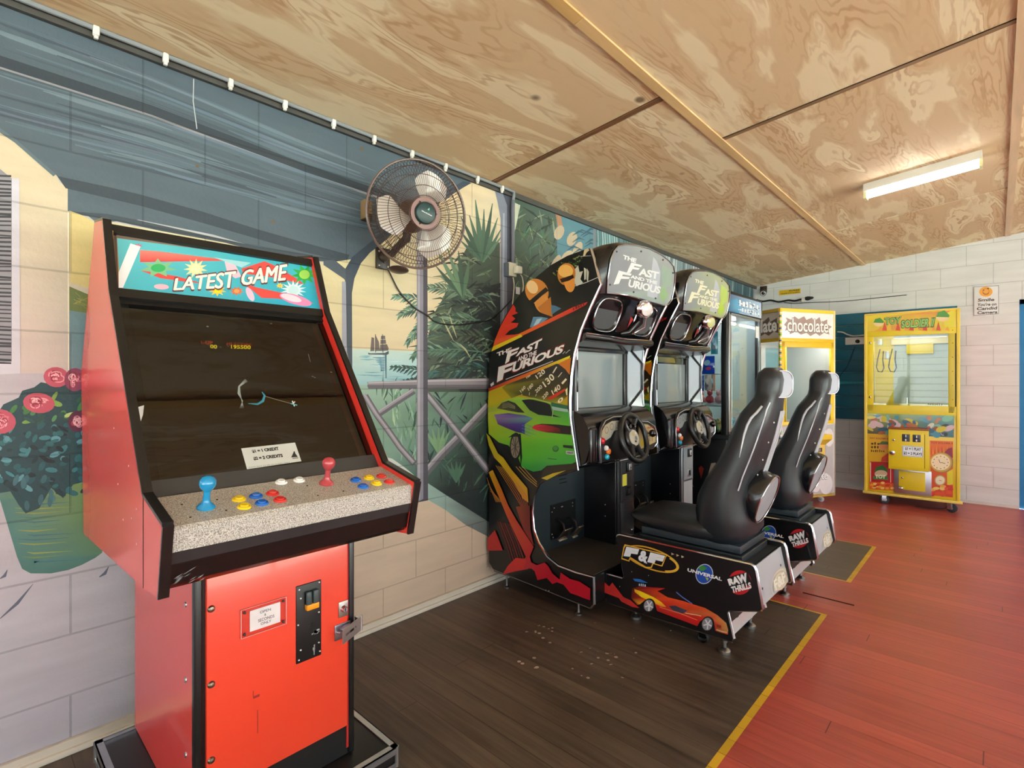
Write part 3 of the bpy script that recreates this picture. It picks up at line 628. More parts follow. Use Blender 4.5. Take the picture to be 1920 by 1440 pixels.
def zb(name, a, b, col, mat='paint', bev=0): m = MB(); m.box(a, b, col, mat, bev); return struct(m, name)
bb = MB(); bb.box((0, YB, 0), (.018, YF, .045), '#cfc8b8', 'paint', .002); bb.box((.0, YB, .0), (.03, YF, .02), '#d6cfbf', 'paint', .004); struct(bb, 'baseboard_left')
zb('trim_6', (0, YB, 2.383), (.018, YF, HW), '#4c4b48')

# far wall with painted-over boarded opening and a blue door
wf = MB(); Z1 = ceil_z(XR + .3)
def fq(x0, x1, z0, z1a, z1b, col='#d6d9d9'): wf.add([(x0, YF, z0), (x1, YF, z0), (x1, YF, z1b), (x0, YF, z1a)], [(0, 1, 2, 3)], col, 'blocks_far')
fq(0, 2.40, 0, HW, ceil_z(2.40)); fq(2.40, 3.26, 2.0, ceil_z(2.40), ceil_z(3.26)); fq(3.26, XR, 0, ceil_z(3.26), ceil_z(XR))
wf.add([(2.4, YF, 0), (2.4, YF + .2, 0), (2.4, YF + .2, 2), (2.4, YF, 2)], [(0, 1, 2, 3)], '#d2dad9', 'paint')
struct(wf, 'wall_far')
zb('baseboard_far', (0, YF - .012, 0), (2.40, YF, .03), '#d4d0cc')
d = MB(); d.box((2.40, YF + .01, .0), (2.45, YF + .09, 2.0), '#2a7fb8', 'paint', .004); d.box((3.21, YF + .01, .0), (3.26, YF + .09, 2.0), '#2a7fb8', 'paint', .004); d.box((2.40, YF + .01, 1.95), (3.26, YF + .09, 2.0), '#2a7fb8', 'paint', .004)
d.box((2.45, YF + .03, .01), (3.21, YF + .07, 1.95), '#1668a0', 'paint', .003); d = struct(d, 'door_1')
h_ = MB(); h_.lathe([(.0, .07), (.028, .065), (.03, .05), (.012, .03), (.012, 0)], (3.13, YF + .03, 1.0), (0, -1, 0), 16, '#b9b9b9', 'steel'); h_ = h_.build('handle', d)
sh = MB()
a_, b_ = PY(1524, 600, YF), PY(1622, 787, YF)
sz0, sz1 = .787, 1.984
for i in range(9):
    z0 = sz0 + (sz1 - sz0) * i / 9; z1 = sz0 + (sz1 - sz0) * (i + 1) / 9
    sh.box((.60, YF - .022, z0 + .002), (1.95, YF - .001, z1 - .002), '#126a84' if i not in (0, 4) else '#0f5a74', 'satin', .004)
sh.box((.60, YF - .034, 1.19), (1.95, YF - .02, 1.215), '#1d93a8', 'satin', .004)
struct(sh, 'window_1')

# rear and side: brick returns, louvre windows and open verandah side, unseen, enlarged to brighten the room
wr_ = MB(); H2 = ceil_z(XR)
def wq(p, col='#d5d0cc', mat='paint'): wr_.add(p, [(0, 1, 2, 3)], col, mat)
wq([(0, YB, 0), (XR, YB, 0), (XR, YB, .2), (0, YB, .2)]); wq([(0, YB, 2.46), (XR, YB, 2.46), (XR, YB, H2), (0, YB, HW)])
wq([(0, YB, .2), (.3, YB, .2), (.3, YB, 2.46), (0, YB, 2.46)]); wq([(6.1, YB, .2), (XR, YB, .2), (XR, YB, 2.46), (6.1, YB, 2.46)])
struct(wr_, 'wall_rear')
lv = MB()
for x in (.3, 1.46, 2.62, 3.78, 4.94, 6.1): lv.box((x - .03, YB - .03, .2), (x + .03, YB + .04, 2.46), '#2f5a5c', 'paint')
for i in range(13):
    z = .3 + i * .165; lv.add([(.3, YB + .03, z), (6.1, YB + .03, z), (6.1, YB - .05, z + .02), (.3, YB - .05, z + .02)], [(0, 1, 2, 3)], '#2c5557', 'satin')
struct(lv, 'window_2')
wr2 = MB()
wr2.add([(XR, YB, 2.62), (XR, YF, 2.62), (XR, YF, H2), (XR, YB, H2)], [(0, 1, 2, 3)], '#cfcac4', 'paint')
for y in (YB + .2, -1.9, .3, 2.5, 4.7, YF - .3): wr2.box((XR - .05, y - .05, 0), (XR + .05, y + .05, 2.62), '#e2ddd5', 'paint')
wr2.add([(XR, YF - .45, 0), (XR, YF, 0), (XR, YF, 2.62), (XR, YF - .45, 2.62)], [(0, 1, 2, 3)], '#cfcac4', 'paint')
struct(wr2, 'wall_right')
rf = MB(); rf.box((-.25, YB - .6, 3.2), (XR + .7, YF + .6, 3.26), '#9aa4a8', 'matte'); rf.box((-.2, YB, 0), (-.02, YF + .4, 3.2), '#b9b4ba', 'paint'); rf.box((-.2, YF + .22, 0), (XR, YF + .4, 3.2), '#b9b4ba', 'paint')
struct(rf, 'roof')
gr = MB(); gr.add([(XR + .02, -30, -.3), (40, -30, -.3), (40, 40, -.3), (XR + .02, 40, -.3)], [(0, 1, 2, 3)], '#bcc4b8', 'matte'); gr.add([(-10, -30, -.3), (XR + .02, -30, -.3), (XR + .02, YB - .02, -.3), (-10, YB - .02, -.3)], [(0, 1, 2, 3)], '#bcc4b8', 'matte')  # unseen ground, kept pale to bounce sunlight up onto the ceiling
struct(gr, 'ground')
# ================================================================== red arcade cabinet on a flight case
fc = thing('flight_case', 'low black flight case lid with aluminium edges under the red arcade cabinet', 'case', (.54, .61, 0))
m = MB(); m.box((.195, .30, .045), (.892, .925, .098), '#1a1817', 'satin', .002); m.build('case_board', fc)
def angle_edges(m, x0, y0, x1, y1, z0, z1, w, col='#c9cdd2'):
    for a, b_ in (((x0, y0), (x1, y0)), ((x1, y0), (x1, y1)), ((x1, y1), (x0, y1)), ((x0, y1), (x0, y0))):
        hx = abs(b_[0] - a[0]) > abs(b_[1] - a[1]); ax0, ax1 = sorted((a[0], b_[0])); ay0, ay1 = sorted((a[1], b_[1]))
        if hx:
            s_in = w if a[1] == y0 else -w; m.box((ax0, a[1], z1 - .004), (ax1, a[1] + s_in, z1), col, 'steel'); m.box((ax0, a[1], z1 - w * 1.1), (ax1, a[1] + s_in * .15, z1), col, 'steel'); m.box((ax0, a[1], z0), (ax1, a[1] + s_in * .15, z0 + w * .7), col, 'steel')
        else:
            s_in = w if a[0] == x0 else -w; m.box((a[0], ay0, z1 - .004), (a[0] + s_in, ay1, z1), col, 'steel'); m.box((a[0], ay0, z1 - w * 1.1), (a[0] + s_in * .15, ay1, z1), col, 'steel'); m.box((a[0], ay0, z0), (a[0] + s_in * .15, ay1, z0 + w * .7), col, 'steel')
m = MB(); angle_edges(m, .19, .294, .898, .931, .04, .102, .02)
for x, y in ((.19, .294), (.898, .294), (.898, .931), (.19, .931)): m.tube([(x - .004 * (1 if x > .5 else -1), y - .004 * (1 if y > .5 else -1), .04), (x - .004 * (1 if x > .5 else -1), y - .004 * (1 if y > .5 else -1), .102)], .007, '#c9cdd2', 'steel')
m.build('edging', fc)
for x in (.26, .83):
    for y in (.36, .865):
        m = MB(); m.box((x - .03, y - .03, .0), (x + .03, y + .03, .045), '#141414', 'rubber', .008); m.build('foot', fc)

ZT = .102
ar = thing('arcade_cabinet', 'red and black upright arcade cabinet with a blue marquee reading LATEST GAME', 'arcade machine', (.5, .61, ZT))
RED, REDD, BLK = '#e03a30', '#e8452c', '#151515'
YL, YR = .283, .918                     # outer faces of the side panels
outline = [(.02, .735), (.875, .772), (1.003, .782), (1.035, .938), (.868, .974), (.495, 1.470), (.405, 1.680), (.28, 1.697), (.055, 1.25)]
outline = [(.075, .729), (.86, .768), (.985, .779), (1.022, .935), (.857, .972), (.487, 1.470), (.398, 1.682), (.272, 1.700), (.03, 1.25)]
for nm, y0, y1 in (('side_panel', YL, YL + .018), ('side_panel', YR - .018, YR)):
    m = MB(); m.prism([(x, y0, z) for x, z in outline], (0, y1 - y0, 0), '#e0443b' if y0 == YL else RED, 'laminate')
    if y0 == YL:
        m.box((.862, YL - .0006, .768), (.866, YL + .001, .972), '#2a0806', 'matte')          # seam of the control box side
        for x, z in ((.80, .93), (.72, 1.02), (.75, .90), (.66, .88), (.60, .96), (.55, 1.10), (.80, .85)): m.box((x, YL - .0006, z), (x + .006, YL, z + .004), '#f0a8a0', 'matte')
    sp_ = m.build(nm, ar)
    m = MB(); P = [(.985, .779), (1.022, .935), (.857, .972), (.487, 1.470), (.398, 1.682), (.272, 1.700)]
    ym = (y0 + y1) / 2
    for (ax, az), (bx, bz) in zip(P, P[1:]):
        dx, dz = bx - ax, bz - az; l = math.hypot(dx, dz); nx, nz = dz / l * .006, -dx / l * .006
        m.prism([(ax - nx * .2, y0 - .001, az - nz * .2), (ax + nx, y0 - .001, az + nz), (bx + nx, y0 - .001, bz + nz), (bx - nx * .2, y0 - .001, bz - nz * .2)], (0, y1 - y0 + .002, 0), BLK, 'plastic')
    m.build('edge_molding', sp_)
# carcass between the sides
yl, yr = YL + .018, YR - .018
m = MB()
m.prism([(x, yl, z) for x, z in [(.08, .74), (.80, .76), (.80, .925), (.758, .930), (.392, 1.425), (.36, 1.60), (.30, 1.66), (.27, 1.68), (.04, 1.25)]], (0, yr - yl, 0), BLK, 'satin'); m.build('body', ar)
m = MB(); m.prism([(x, yl, z) for x, z in [(.245, 1.672), (.265, 1.693), (.386, 1.676), (.380, 1.655)]], (0, yr - yl, 0), BLK, 'satin'); m.build('top_board', ar)
# pedestal
PL, PR, PF, PB = .397, .826, .815, .20
m = MB(); m.box((PB, PL, ZT), (PF - .02, PR, .79), '#e0403a', 'laminate', 0)
for z in (.66, .47, .28): m.lathe([(0, .003), (.006, .002), (.007, 0)], (PF - .07, PL, z), (0, -1, 0), 10, '#cfcfcf', 'steel')
pd = m.build('pedestal', ar)
for y0, y1 in ((PL - .001, PL + .018), (PR - .018, PR + .001)):
    m = MB(); m.box((PF - .022, y0, ZT), (PF + .004, y1, .80), BLK, 'plastic', .006); m.build('edge_molding', pd)
m = MB(); m.box((PF - .02, PL + .017, ZT), (PF - .004, PR - .017, .80), BLK, 'satin'); m.box((PF - .012, PR - .0235, ZT + .02), (PF + .0, PR - .017, .80), '#b32a26', 'laminate'); m.build('kick_board', pd)
m = MB(); m.box((PF - .006, PL + .024, .195), (PF + .010, PR - .026, .752), REDD, 'laminate', .002)
for a in (((.53, .40), (.545, .395)), ((.54, .30), (.541, .36)), ((.53, .415), (.529, .400))):
    (ya2, za), (yb2, zb2) = a; m.box((PF + .0098, min(ya2, yb2), min(za, zb2)), (PF + .0104, max(ya2, yb2) + .0012, max(za, zb2) + .0012), '#a02418', 'matte')
dr = m.build('door', ar)
for z in (.662, .475, .288):
    m = MB(); m.lathe([(0, .006), (.006, .005), (.0085, .002), (.009, 0)], (PF + .010, .431, z), (1, 0, 0), 14, '#8f7f70', 'steel'); m.build('bolt', dr)
FX = PF + .010
# notice holder
m = MB(); m.box((FX, .498, .564), (FX + .005, .615, .638), '#d94a44', 'acrylic'); 
for a, b_ in (((.498, .564), (.615, .565)), ((.498, .637), (.615, .638)), ((.498, .564), (.4995, .638)), ((.6135, .564), (.615, .638))): m.box((FX + .004, a[0], a[1]), (FX + .0056, b_[0], b_[1]), '#f3b0a8', 'gloss')
for y, z in ((.507, .573), (.606, .573), (.507, .629), (.606, .629)): m.lathe([(0, .004), (.003, .003), (.004, 0)], (FX + .005, y, z), (1, 0, 0), 10, '#2b1515', 'satin')
nh = m.build('notice_holder', dr)
m = MB(); m.box((FX + .001, .521, .574), (FX + .003, .599, .628), '#f1f3f3', 'matte'); p = Paint(m, lambda y, z: Vector((FX + .003, y, z)), (1, 0, 0), base=.0003)
for t, y0, y1, z0, z1 in (('OPEN', .546, .574, .613, .620), ('&', .557, .562, .604, .610), ('SECONDS', .541, .583, .592, .600), ('ONLY', .548, .575, .582, .589)): p.text(t, Q(y0, z1, y1, z0), '#55565c', 0.01)
m.build('notice_card', nh)
# coin plate
m = MB(); m.box((FX - .004, .643, .440), (FX + .003, .716, .656), '#121314', 'satin', .002)
for y, z in ((.651, .645), (.709, .650), (.648, .548), (.708, .565), (.655, .476), (.708, .478), (.650, .450), (.711, .452), (.655, .620), (.703, .628)): m.lathe([(0, .003), (.002, .0025), (.003, 0)], (FX + .003, y, z), (1, 0, 0), 8, '#d5d5d5', 'steel')
m.box((FX + .0025, .686, .512), (FX + .0035, .696, .542), '#020202', 'matte')
for i in range(9): m.box((FX + .003, .683 + random.random() * .026, .505 + random.random() * .010), (FX + .0036, .686 + random.random() * .027, .508 + random.random() * .010), '#9a9a9a', 'matte')
for i in range(4): m.box((FX + .003, .690 + random.random() * .004, .448 + i * .007), (FX + .0036, .694 + random.random() * .003, .456 + i * .007), '#8a8a8a', 'matte')
cp = m.build('coin_plate', dr)
m = MB(); m.box((FX + .002, .667, .598), (FX + .017, .682, .636), '#3d4a4c', 'plastic', .003); m.box((FX + .002, .687, .598), (FX + .017, .703, .636), '#3d4a4c', 'plastic', .003); m.box((FX + .002, .667, .60), (FX + .010, .703, .634), '#0a0b0b', 'matte'); m.build('coin_slot', cp)
m = MB(); m.box((FX + .002, .667, .584), (FX + .018, .703, .600), '#f29a12', 'gloss', .002); m.build('reject_button', cp)
# lock and hasp
m = MB(); m.box((FX, .770, .526), (FX + .003, .800, .572), '#b9b6b0', 'steel', .001); m.lathe([(.0, .012), (.007, .012), (.009, .008), (.010, .0)], (FX + .002, .785, .550), (1, 0, 0), 16, '#cfd2d6', 'chrome'); m.box((FX + .0135, .784, .545), (FX + .0145, .786, .555), '#111', 'matte')
m.build('lock', dr)
hs_ = MB(); hs_.box((FX, .757, .463), (FX + .004, .807, .508), '#a9abb5', 'steel', .001); hs_.tube([(FX + .004, .765, .487), (FX + .020, .765, .489), (FX + .020, .778, .489), (FX + .004, .778, .487)], .0028, '#b9bcc4', 'chrome'); hs_ = hs_.build('hasp', dr)
m = MB(); A = Vector((FX + .006, .840, .49)); import math as _m
o1 = [(FX + .034, .764, .462), (FX + .034, .764, .505), (FX + .012, .838, .513), (FX + .012, .838, .472)]
i1 = [(FX + .0307, .775, .479), (FX + .0307, .775, .488), (FX + .018, .818, .495), (FX + .018, .818, .486)]
for k in range(4):
    a, b_, c, d_ = o1[k], o1[(k + 1) % 4], i1[(k + 1) % 4], i1[k]; m.prism([a, b_, c, d_], (.0022, .0008, 0), '#dfe2e6', 'steel')
m.tube([(FX + .012, .838, .470), (FX + .012, .838, .515)], .004, '#dfe2e6', 'steel'); m.box((FX - .012, .829, .476), (FX + .012, .836, .508), '#c9ccd2', 'steel', .001)
m.build('hasp_strap', hs_)

# control panel
def cpz(x): return .972 + (.862 - x) * .245 if x > .862 else .972
a0, a1 = Vector((.845, 0, .958)), Vector((1.006, 0, .922))
m = MB(); m.prism([(x, yl, z) for x, z in [(.835, .956), (.847, .960), (1.002, .925), (1.008, .918), (1.004, .872), (.99, .872), (.835, .93)]], (0, yr - yl, 0), '#b9ada0', 'speckle')
cpn = m.build('control_panel', ar, ang=20)
CN = Vector((.035, 0, .155)).normalized(); CU = Vector((.155, 0, -.035)).normalized()
def cpl(u, v): return PP(u, v, (.847, 0, .960), CN)
for u, v, c, nm in ((386, 958, '#1690c8', 'blue'), (612, 913, '#b8424a', 'red')):
    o = cpl(u, v + (-6)); m = MB()
    m.lathe([(0.019, 0), (.019, .003), (.016, .007), (.010, .012), (.0075, .02), (.007, .030), (.0075, .040), (.010, .043), (.0155, .050), (.0175, .058), (.0165, .066), (.011, .073), (.004, .0755), (0, .076)], o, CN, 24, c, 'gloss'); jo = m.build('joystick', cpn); jo['label'] = nm + ' joystick'
BT = [(448, 936, 'y'), (458, 950, 'y'), (480, 930, 'b'), (491, 943, 'b'), (511, 925, 'r'), (525, 937, 'r'), (527, 904, 'w'), (561, 900, 'w'), (667, 900, 'b'), (681, 912, 'b'), (692, 896, 'y'), (706, 906, 'y'), (715, 893, 'r'), (730, 903, 'r')]
BC = {'y': ('#f4cf1c', 'yellow'), 'b': ('#1668c8', 'blue'), 'r': ('#d8322c', 'red'), 'w': ('#eef0ef', 'white')}
for u, v, k in BT:
    o = cpl(u, v + 1); m = MB(); c, nm = BC[k]
    m.lathe([(.0155, -.001), (.0155, .002), (.0135, .0045), (.0110, .0048), (.0108, .003), (.0100, .0032), (.0098, .0068), (.0085, .0082), (.004, .0078), (0, .0076)], o, CN, 24, c, 'gloss'); b_ = m.build('button', cpn); b_['label'] = nm + ' push button'
for u, v in ((341, 946), (357, 970), (407, 937), (424, 957), (576, 911), (596, 929), (623, 905), (644, 921)): m = MB(); m.lathe([(.0025, 0), (.002, .001), (0, .0012)], cpl(u, v), CN, 8, '#181512', 'matte'); m.build('bolt', cpn)
m = MB(); m.prism([(x, yl, z) for x, z in [(.985, .872), (1.001, .872), (.984, .800), (.970, .788), (.90, .775), (.90, .86)]], (0, yr - yl, 0), '#0d0d0d', 'plastic')
m.prism([(x, yl, z) for x, z in [(1.0005, .871), (1.0035, .871), (.998, .846), (.995, .846)]], (0, yr - yl, 0), '#2b2b2d', 'satin')
p = Paint(m, lambda y, s: Vector((1.0012 - (s) * .236, y, .872 - s)), (.97, 0, -.2), base=.001)
for i in range(16): y = yl + .008 + R.random() * .05; s_ = R.uniform(.04, .08); p.stroke([(y, s_), (y + .006, s_ - .002), (y + .012, s_ - .005)], .0016, '#8c8f92', taper=-1)
m.build('apron', ar)
# monitor glass (leaning), bezel, what shows on the tube
A0, A1 = Vector((.478, 0, 1.462)), Vector((.845, 0, .966))        # top and bottom of the sloping front between the sides
dS = (A1 - A0); SN = Vector((-dS.z, 0, dS.x)).normalized()
ins = -.016
def sl(t, y, k=0): return Vector((A0.x + dS.x * t, y, A0.z + dS.z * t)) + SN * (ins + k)
def slq(t0, t1, y0, y1, k=0): return [sl(t0, y0, k), sl(t0, y1, k), sl(t1, y1, k), sl(t1, y0, k)]
m = MB(); m.prism(slq(.0, .03, yl, yr, .004), SN * -.03, '#171615', 'satin'); m.prism(slq(.93, 1.0, yl, yr, .004), SN * -.03, '#3a3b3c', 'satin'); m.prism(slq(.03, .93, yl, yl + .028, -.004), SN * -.02, '#101010', 'satin'); m.prism(slq(.03, .93, yr - .02, yr, -.004), SN * -.02, '#101010', 'satin')
bz = m.build('screen_bezel', ar)
m = MB(); m.prism(slq(.05, .94, yl + .02, yr - .012, -.055), SN * -.012, '#191614', 'satin'); sc_p = m.build('picture_tube', ar)
def tubept(u, v): return PP(u, v, A0 + SN * (ins - .0548), SN)
m = MB(); p = Paint(m, tubept, SN, base=.0006, mat='glow')
p.text('1-UP', [(377, 639), (399, 640), (399, 646), (377, 645)], '#b23a1a', .01); p.text('00', [(394, 646), (407, 647), (407, 654), (394, 653)], '#d8c81c', .02)
m.build('player_score', sc_p); m = MB(); p = Paint(m, tubept, SN, base=.0006, mat='glow'); p.text('HI-SCORE', [(425, 642), (472, 644), (472, 650), (425, 648)], '#a8301a', .0); p.text('195500', [(433, 647), (470, 648), (470, 655), (433, 654)], '#d6c61c', .02)
m.build('high_score', sc_p)
m = MB(); m.prism(slq(.05, .945, yl + .006, yr - .004, .0), SN * -.004, '#202020', 'smoked')
pg = lambda u, v: PP(u, v, A0 + SN * (ins + .0002), SN)
gm = m; m = MB()
p = Paint(m, pg, SN, base=.0006)
p.poly([(452, 841), (553, 830), (565, 865), (463, 880)], '#bfc0bb')
p.text('$1 = 1 CREDIT', [(471, 844), (521, 838), (524, 845), (474, 850)], '#151515', .06); p.text('$2 = 2 CREDITS', [(474, 857), (529, 851), (531, 858), (476, 864)], '#151515', .06)
p.text('PLEASE WAIT TO SEE ON SCREEN ONLY', [(466, 876), (543, 866), (543.6, 868), (466.6, 878)], '#3a3a3a')
p.poly([(551, 847), (557, 855), (558, 857), (546, 858), (547, 855)], '#222'); p.ell(551.5, 848, 1.6, 1.4, '#222'); p.poly([(548, 859), (559, 858), (559, 859.4), (548, 860.4)], '#444')
stk = m; m = gm; p = Paint(m, pg, SN, base=.0006)
for k in range(5): p.stroke([(460 + k, 711 + k), (447 + k * .6, 725), (446 + k, 738), (455 - k * .5, 752), (449 + k * 2, 766)], 1.6, jit('#8d9690', .2), taper=-1)
p.stroke([(491, 735), (496, 742), (493, 752), (483, 758), (465, 757)], 5, '#2e8296', taper=-1); p.stroke([(496, 743), (520, 750), (546, 757)], 1.1, '#7d6f5c')
for a in ((553, 753, 548, 758, '#d8a0a0'), (548, 752, 552, 762, '#cfd8d8'), (545, 757, 557, 760, '#4aa0b0')): p.stroke([(a[0], a[1]), ((a[0] + a[2]) / 2, (a[1] + a[3]) / 2), (a[2], a[3])], 2, a[4])
for (x, y) in ((389, 612), (389, 613), (508, 607), (586, 706), (590, 708), (621, 698)): p.ell(x, y, 2.4, 1, '#5d5a52', .1, 8)
p.stroke([(578, 664), (580, 672), (582, 679)], .8, '#77746c'); p.poly([(257, 764), (270, 760), (268, 778), (262, 796)], '#d9e0e2')
gl = m.build('screen_glass', ar); stk.build('price_sticker', gl)
# marquee
B0, B1 = Vector((.375, 0, 1.662)), Vector((.452, 0, 1.482)); MN = Vector((.18, 0, .077)).normalized()
def mqp(u, v): return PP(u, v, B0, MN)
m = MB(); mid = B1 + MN * .004
m.prism([B0 + Vector((0, yl, 0)), B0 + Vector((0, yr, 0)), B1 + Vector((0, yr, 0)), B1 + Vector((0, yl, 0))], MN * -.02, '#6b5a50', 'satin'); m.box((.372, yl + .002, 1.47), (.40, yl + .006, 1.655), '#b5834c', 'timber'); mqb = m.build('marquee_box', ar)
m = MB(); p = Paint(m, mqp, MN, base=.004, step=.00012)
p.poly([(217, 434), (600, 498), (611, 584), (222, 546)], '#8a7468', ['#77655c', '#a08c82', '#9a8478', '#c8a070'])
p.poly([(219, 448), (593, 497), (606, 583), (225, 541)], '#35b4c8', ['#62c4cf', '#39b7cc', '#14a3c4', '#4fb6c6'])
p.poly([(262, 470), (300, 473), (436, 490), (262, 493)], '#e35b55', ['#f08a80', '#e8605a', '#e8605a', '#d84a4a']); p.poly([(262, 508), (330, 519), (380, 533), (350, 530), (300, 523)], '#e0504c')
p.poly([(452, 505), (495, 491), (510, 497), (560, 526), (570, 535), (520, 523), (500, 520), (455, 514)], '#e0504c'); p.poly([(455, 532), (480, 540), (560, 557), (588, 570), (560, 567), (520, 561), (490, 560)], '#e0504c')
p.poly([(420, 490), (440, 497), (452, 520), (440, 523), (425, 512)], '#e9c6d8'); p.poly([(400, 484), (470, 494), (452, 503)], '#9fd6e0')
for cx_, cy_, rx, ry, c, c2, n_ in ((296, 504, 36, 18, '#7fbf8f', '#35b36a', 7), (366, 505, 23, 19, '#f0e0a8', '#f3e7bc', 11), (407, 546, 17, 11, '#f6c85a', '#e8d820', 9), (443, 547, 14, 9, '#e86838', '#f0a060', 9), (570, 516, 26, 20, '#2fae4e', '#9ad05c', 9), (549, 545, 25, 19, '#d5ecef', '#bfe4ea', 14), (524, 537, 8, 6, '#e8d060', '#e8b050', 8), (258, 463, 10, 6, '#b86aa8', '#d88a90', 8)):
    pts = []
    for i in range(n_ * 2):
        a = PI * i / n_ + .2; q = 1 if i % 2 == 0 else .5; pts.append((cx_ + math.cos(a) * rx * q, cy_ + math.sin(a) * ry * q))
    p.poly(pts, c); p.ell(cx_, cy_, rx * .38, ry * .42, c2)
p.ell(302, 539, 14, 5, '#eab6c8', .05); p.ell(468, 553, 6, 14, '#f3c0dc', -.45); p.ell(553, 563, 31, 9, '#f08ab8', .28); p.ell(545, 560, 20, 6, '#fbd7e6', .28)
p.poly([(244, 458), (263, 464), (230, 541), (222, 541), (222, 512)], '#eef2f5')
for t, q in (('LATEST', [(329, 524), (441, 510), (437, 541), (325, 546)]), ('GAME', [(455, 509), (537, 497), (533, 527), (450, 537)])):
    q2 = [(q[0][0] - 1.5, q[0][1] - 2), (q[1][0] + 1.5, q[1][1] - 2), (q[2][0] + 1.5, q[2][1] + 2), (q[3][0] - 1.5, q[3][1] + 2)]
    [p.text(t, [(x + dx, y + dy) for x, y in q2], '#6b3a38', 0) for dx, dy in ((-1.5, 0), (1.5, 0), (0, -1.4), (0, 1.4), (1, 1), (-1, 1), (1, -1), (-1, -1))]; [p.text(t, [(x + dx, y + dy) for x, y in q], '#f3eee6', 0) for dx, dy in ((-1.1, 0), (1.1, 0), (0, -.6), (0, .6), (0, 0))]
p.poly([(598, 507), (601, 520), (603, 560), (606, 583), (604, 583), (601, 560), (598, 520)], '#1d8f7a')
m.build('marquee', mqb)
m = MB(); m.prism([(.462, yl, 1.446), (.480, yl, 1.458), (.470, yl, 1.483), (.452, yl, 1.478)], (0, yr - yl, 0), '#191817', 'satin'); m.prism([(.380, yl, 1.645), (.396, yl, 1.652), (.388, yl, 1.676), (.368, yl, 1.672)], (0, yr - yl, 0), '#191817', 'satin'); m.build('marquee_rail', ar)

# ================================================================== wall fan
C0 = PX(784, 403, .33); fn = Vector((.955, -.24, -.17)).normalized(); up0 = Vector((0, 0, 1)); fr_ = up0.cross(fn).normalized(); fu = fn.cross(fr_)
FR = .236
fa = thing('wall_fan', 'brown caged oscillating fan with pale blades on the painted wall', 'fan', (0, C0.y, C0.z))
def fp(r, a, d): return C0 + fr_ * (r * math.cos(a)) + fu * (r * math.sin(a)) + fn * d
m = MB()
NS = 96
for i in range(NS):
    a = 2 * PI * i / NS
    m.tube([fp(r, a + tw, d) for r, d, tw in ((.052, .083, 0), (.10, .082, .06), (.16, .070, .10), (.205, .045, .12), (.229, .016, .12), (FR - .002, .002, .12))], .0011, '#4a352c', 'plastic', 4, caps=False)
    m.tube([fp(r, a, d) for r, d in ((.06, -.075), (.14, -.072), (.20, -.05), (.229, -.02), (FR - .002, -.002))], .0011, '#4c3830', 'plastic', 4, caps=False)
for r, d in ((.075, .0835), (.118, .0805), (.165, .069), (.205, .046)): m.tube([fp(r, 2 * PI * i / 48, d) for i in range(48)], .0016, '#4a3831', 'plastic', 5, closed=True)
for r, d in ((.12, -.074), (.18, -.06), (.215, -.037)): m.tube([fp(r, 2 * PI * i / 48, d) for i in range(48)], .0014, '#4a3831', 'plastic', 5, closed=True)
m.tube([fp(FR, 2 * PI * i / 64, 0) for i in range(64)], .0055, '#66524a', 'plastic', 8, closed=True)
m.lathe([(.052, 0), (.068, .0), (.070, -.004), (.05, -.004)], C0 + fn * .084, fn, 32, '#7a5248', 'plastic')
for k in range(3): a = PI / 2 + 2.1 * k + .6; m.tube([fp(.055, a, .082), fp(.05, a, .088)], .003, '#4a2a24')
m.build('cage', fa)
m = MB(); m.lathe([(.046, -.004), (.047, .004), (.043, .009), (.03, .012), (0, .013)], C0 + fn * .083, fn, 32, '#0c3534', 'satin')
bad = m.build('badge', fa)
p_o = C0 + fn * .097
m = MB(); p = Paint(m, lambda x, y: p_o + fr_ * x + fu * y, fn, base=.0006); marks(p, [(-.024, .008), (.026, -.006), (.026, -.011), (-.024, .003)], '#cfe0dc', 9); p.poly([(.002, .014), (.012, .024), (.011, .012), (.018, .010)], '#4fb89a'); m.build('badge_print', bad)
for k in range(3):
    m = MB(); a0 = math.radians((78, 200, 318)[k]); rings = []
    NR = 12
    for i in range(NR):
        t = i / (NR - 1); r = .03 + t * .165; w = (.30 + 1.15 * math.sin(min(1, t * 1.15) * PI * .62)) * (1 - .45 * max(0, t - .75) / .25); sw = -.22 * t
        row = []
        for j in range(7):
            q = j / 6 - .5; aa = a0 + sw + q * w * .85; dz = .012 + q * .045 * (1 - .3 * t) + .008 * math.cos(q * PI); row.append(fp(r, aa, dz))
        rings.append(row)
    vs = [v for r_ in rings for v in r_] + [v - fn * .002 for r_ in rings for v in r_]; n_ = NR * 7
    fs = [(i * 7 + j, i * 7 + j + 1, (i + 1) * 7 + j + 1, (i + 1) * 7 + j) for i in range(NR - 1) for j in range(6)]; fs += [tuple(n_ + q for q in f)[::-1] for f in fs]
    rim = [j for j in range(7)] + [i * 7 + 6 for i in range(1, NR)] + [(NR - 1) * 7 + j for j in range(5, -1, -1)] + [i * 7 for i in range(NR - 2, 0, -1)]
    fs += [(rim[i], rim[(i + 1) % len(rim)], n_ + rim[(i + 1) % len(rim)], n_ + rim[i]) for i in range(len(rim))]
    m.add(vs, fs, '#c9c2ba', 'gloss', True); m.build('blade', fa)
m = MB(); m.lathe([(0, .022), (.035, .02), (.038, .0), (.036, -.05), (.06, -.06), (.075, -.075), (.072, -.14), (.055, -.18), (.0, -.185)], C0 + fn * .0, fn, 28, '#5a463f', 'plastic'); m.build('motor', fa)
m = MB(); q0 = C0 - fn * .13; q1 = q0 + Vector((-.01, 0, -.10)); wp = PX(713, 492, .0)
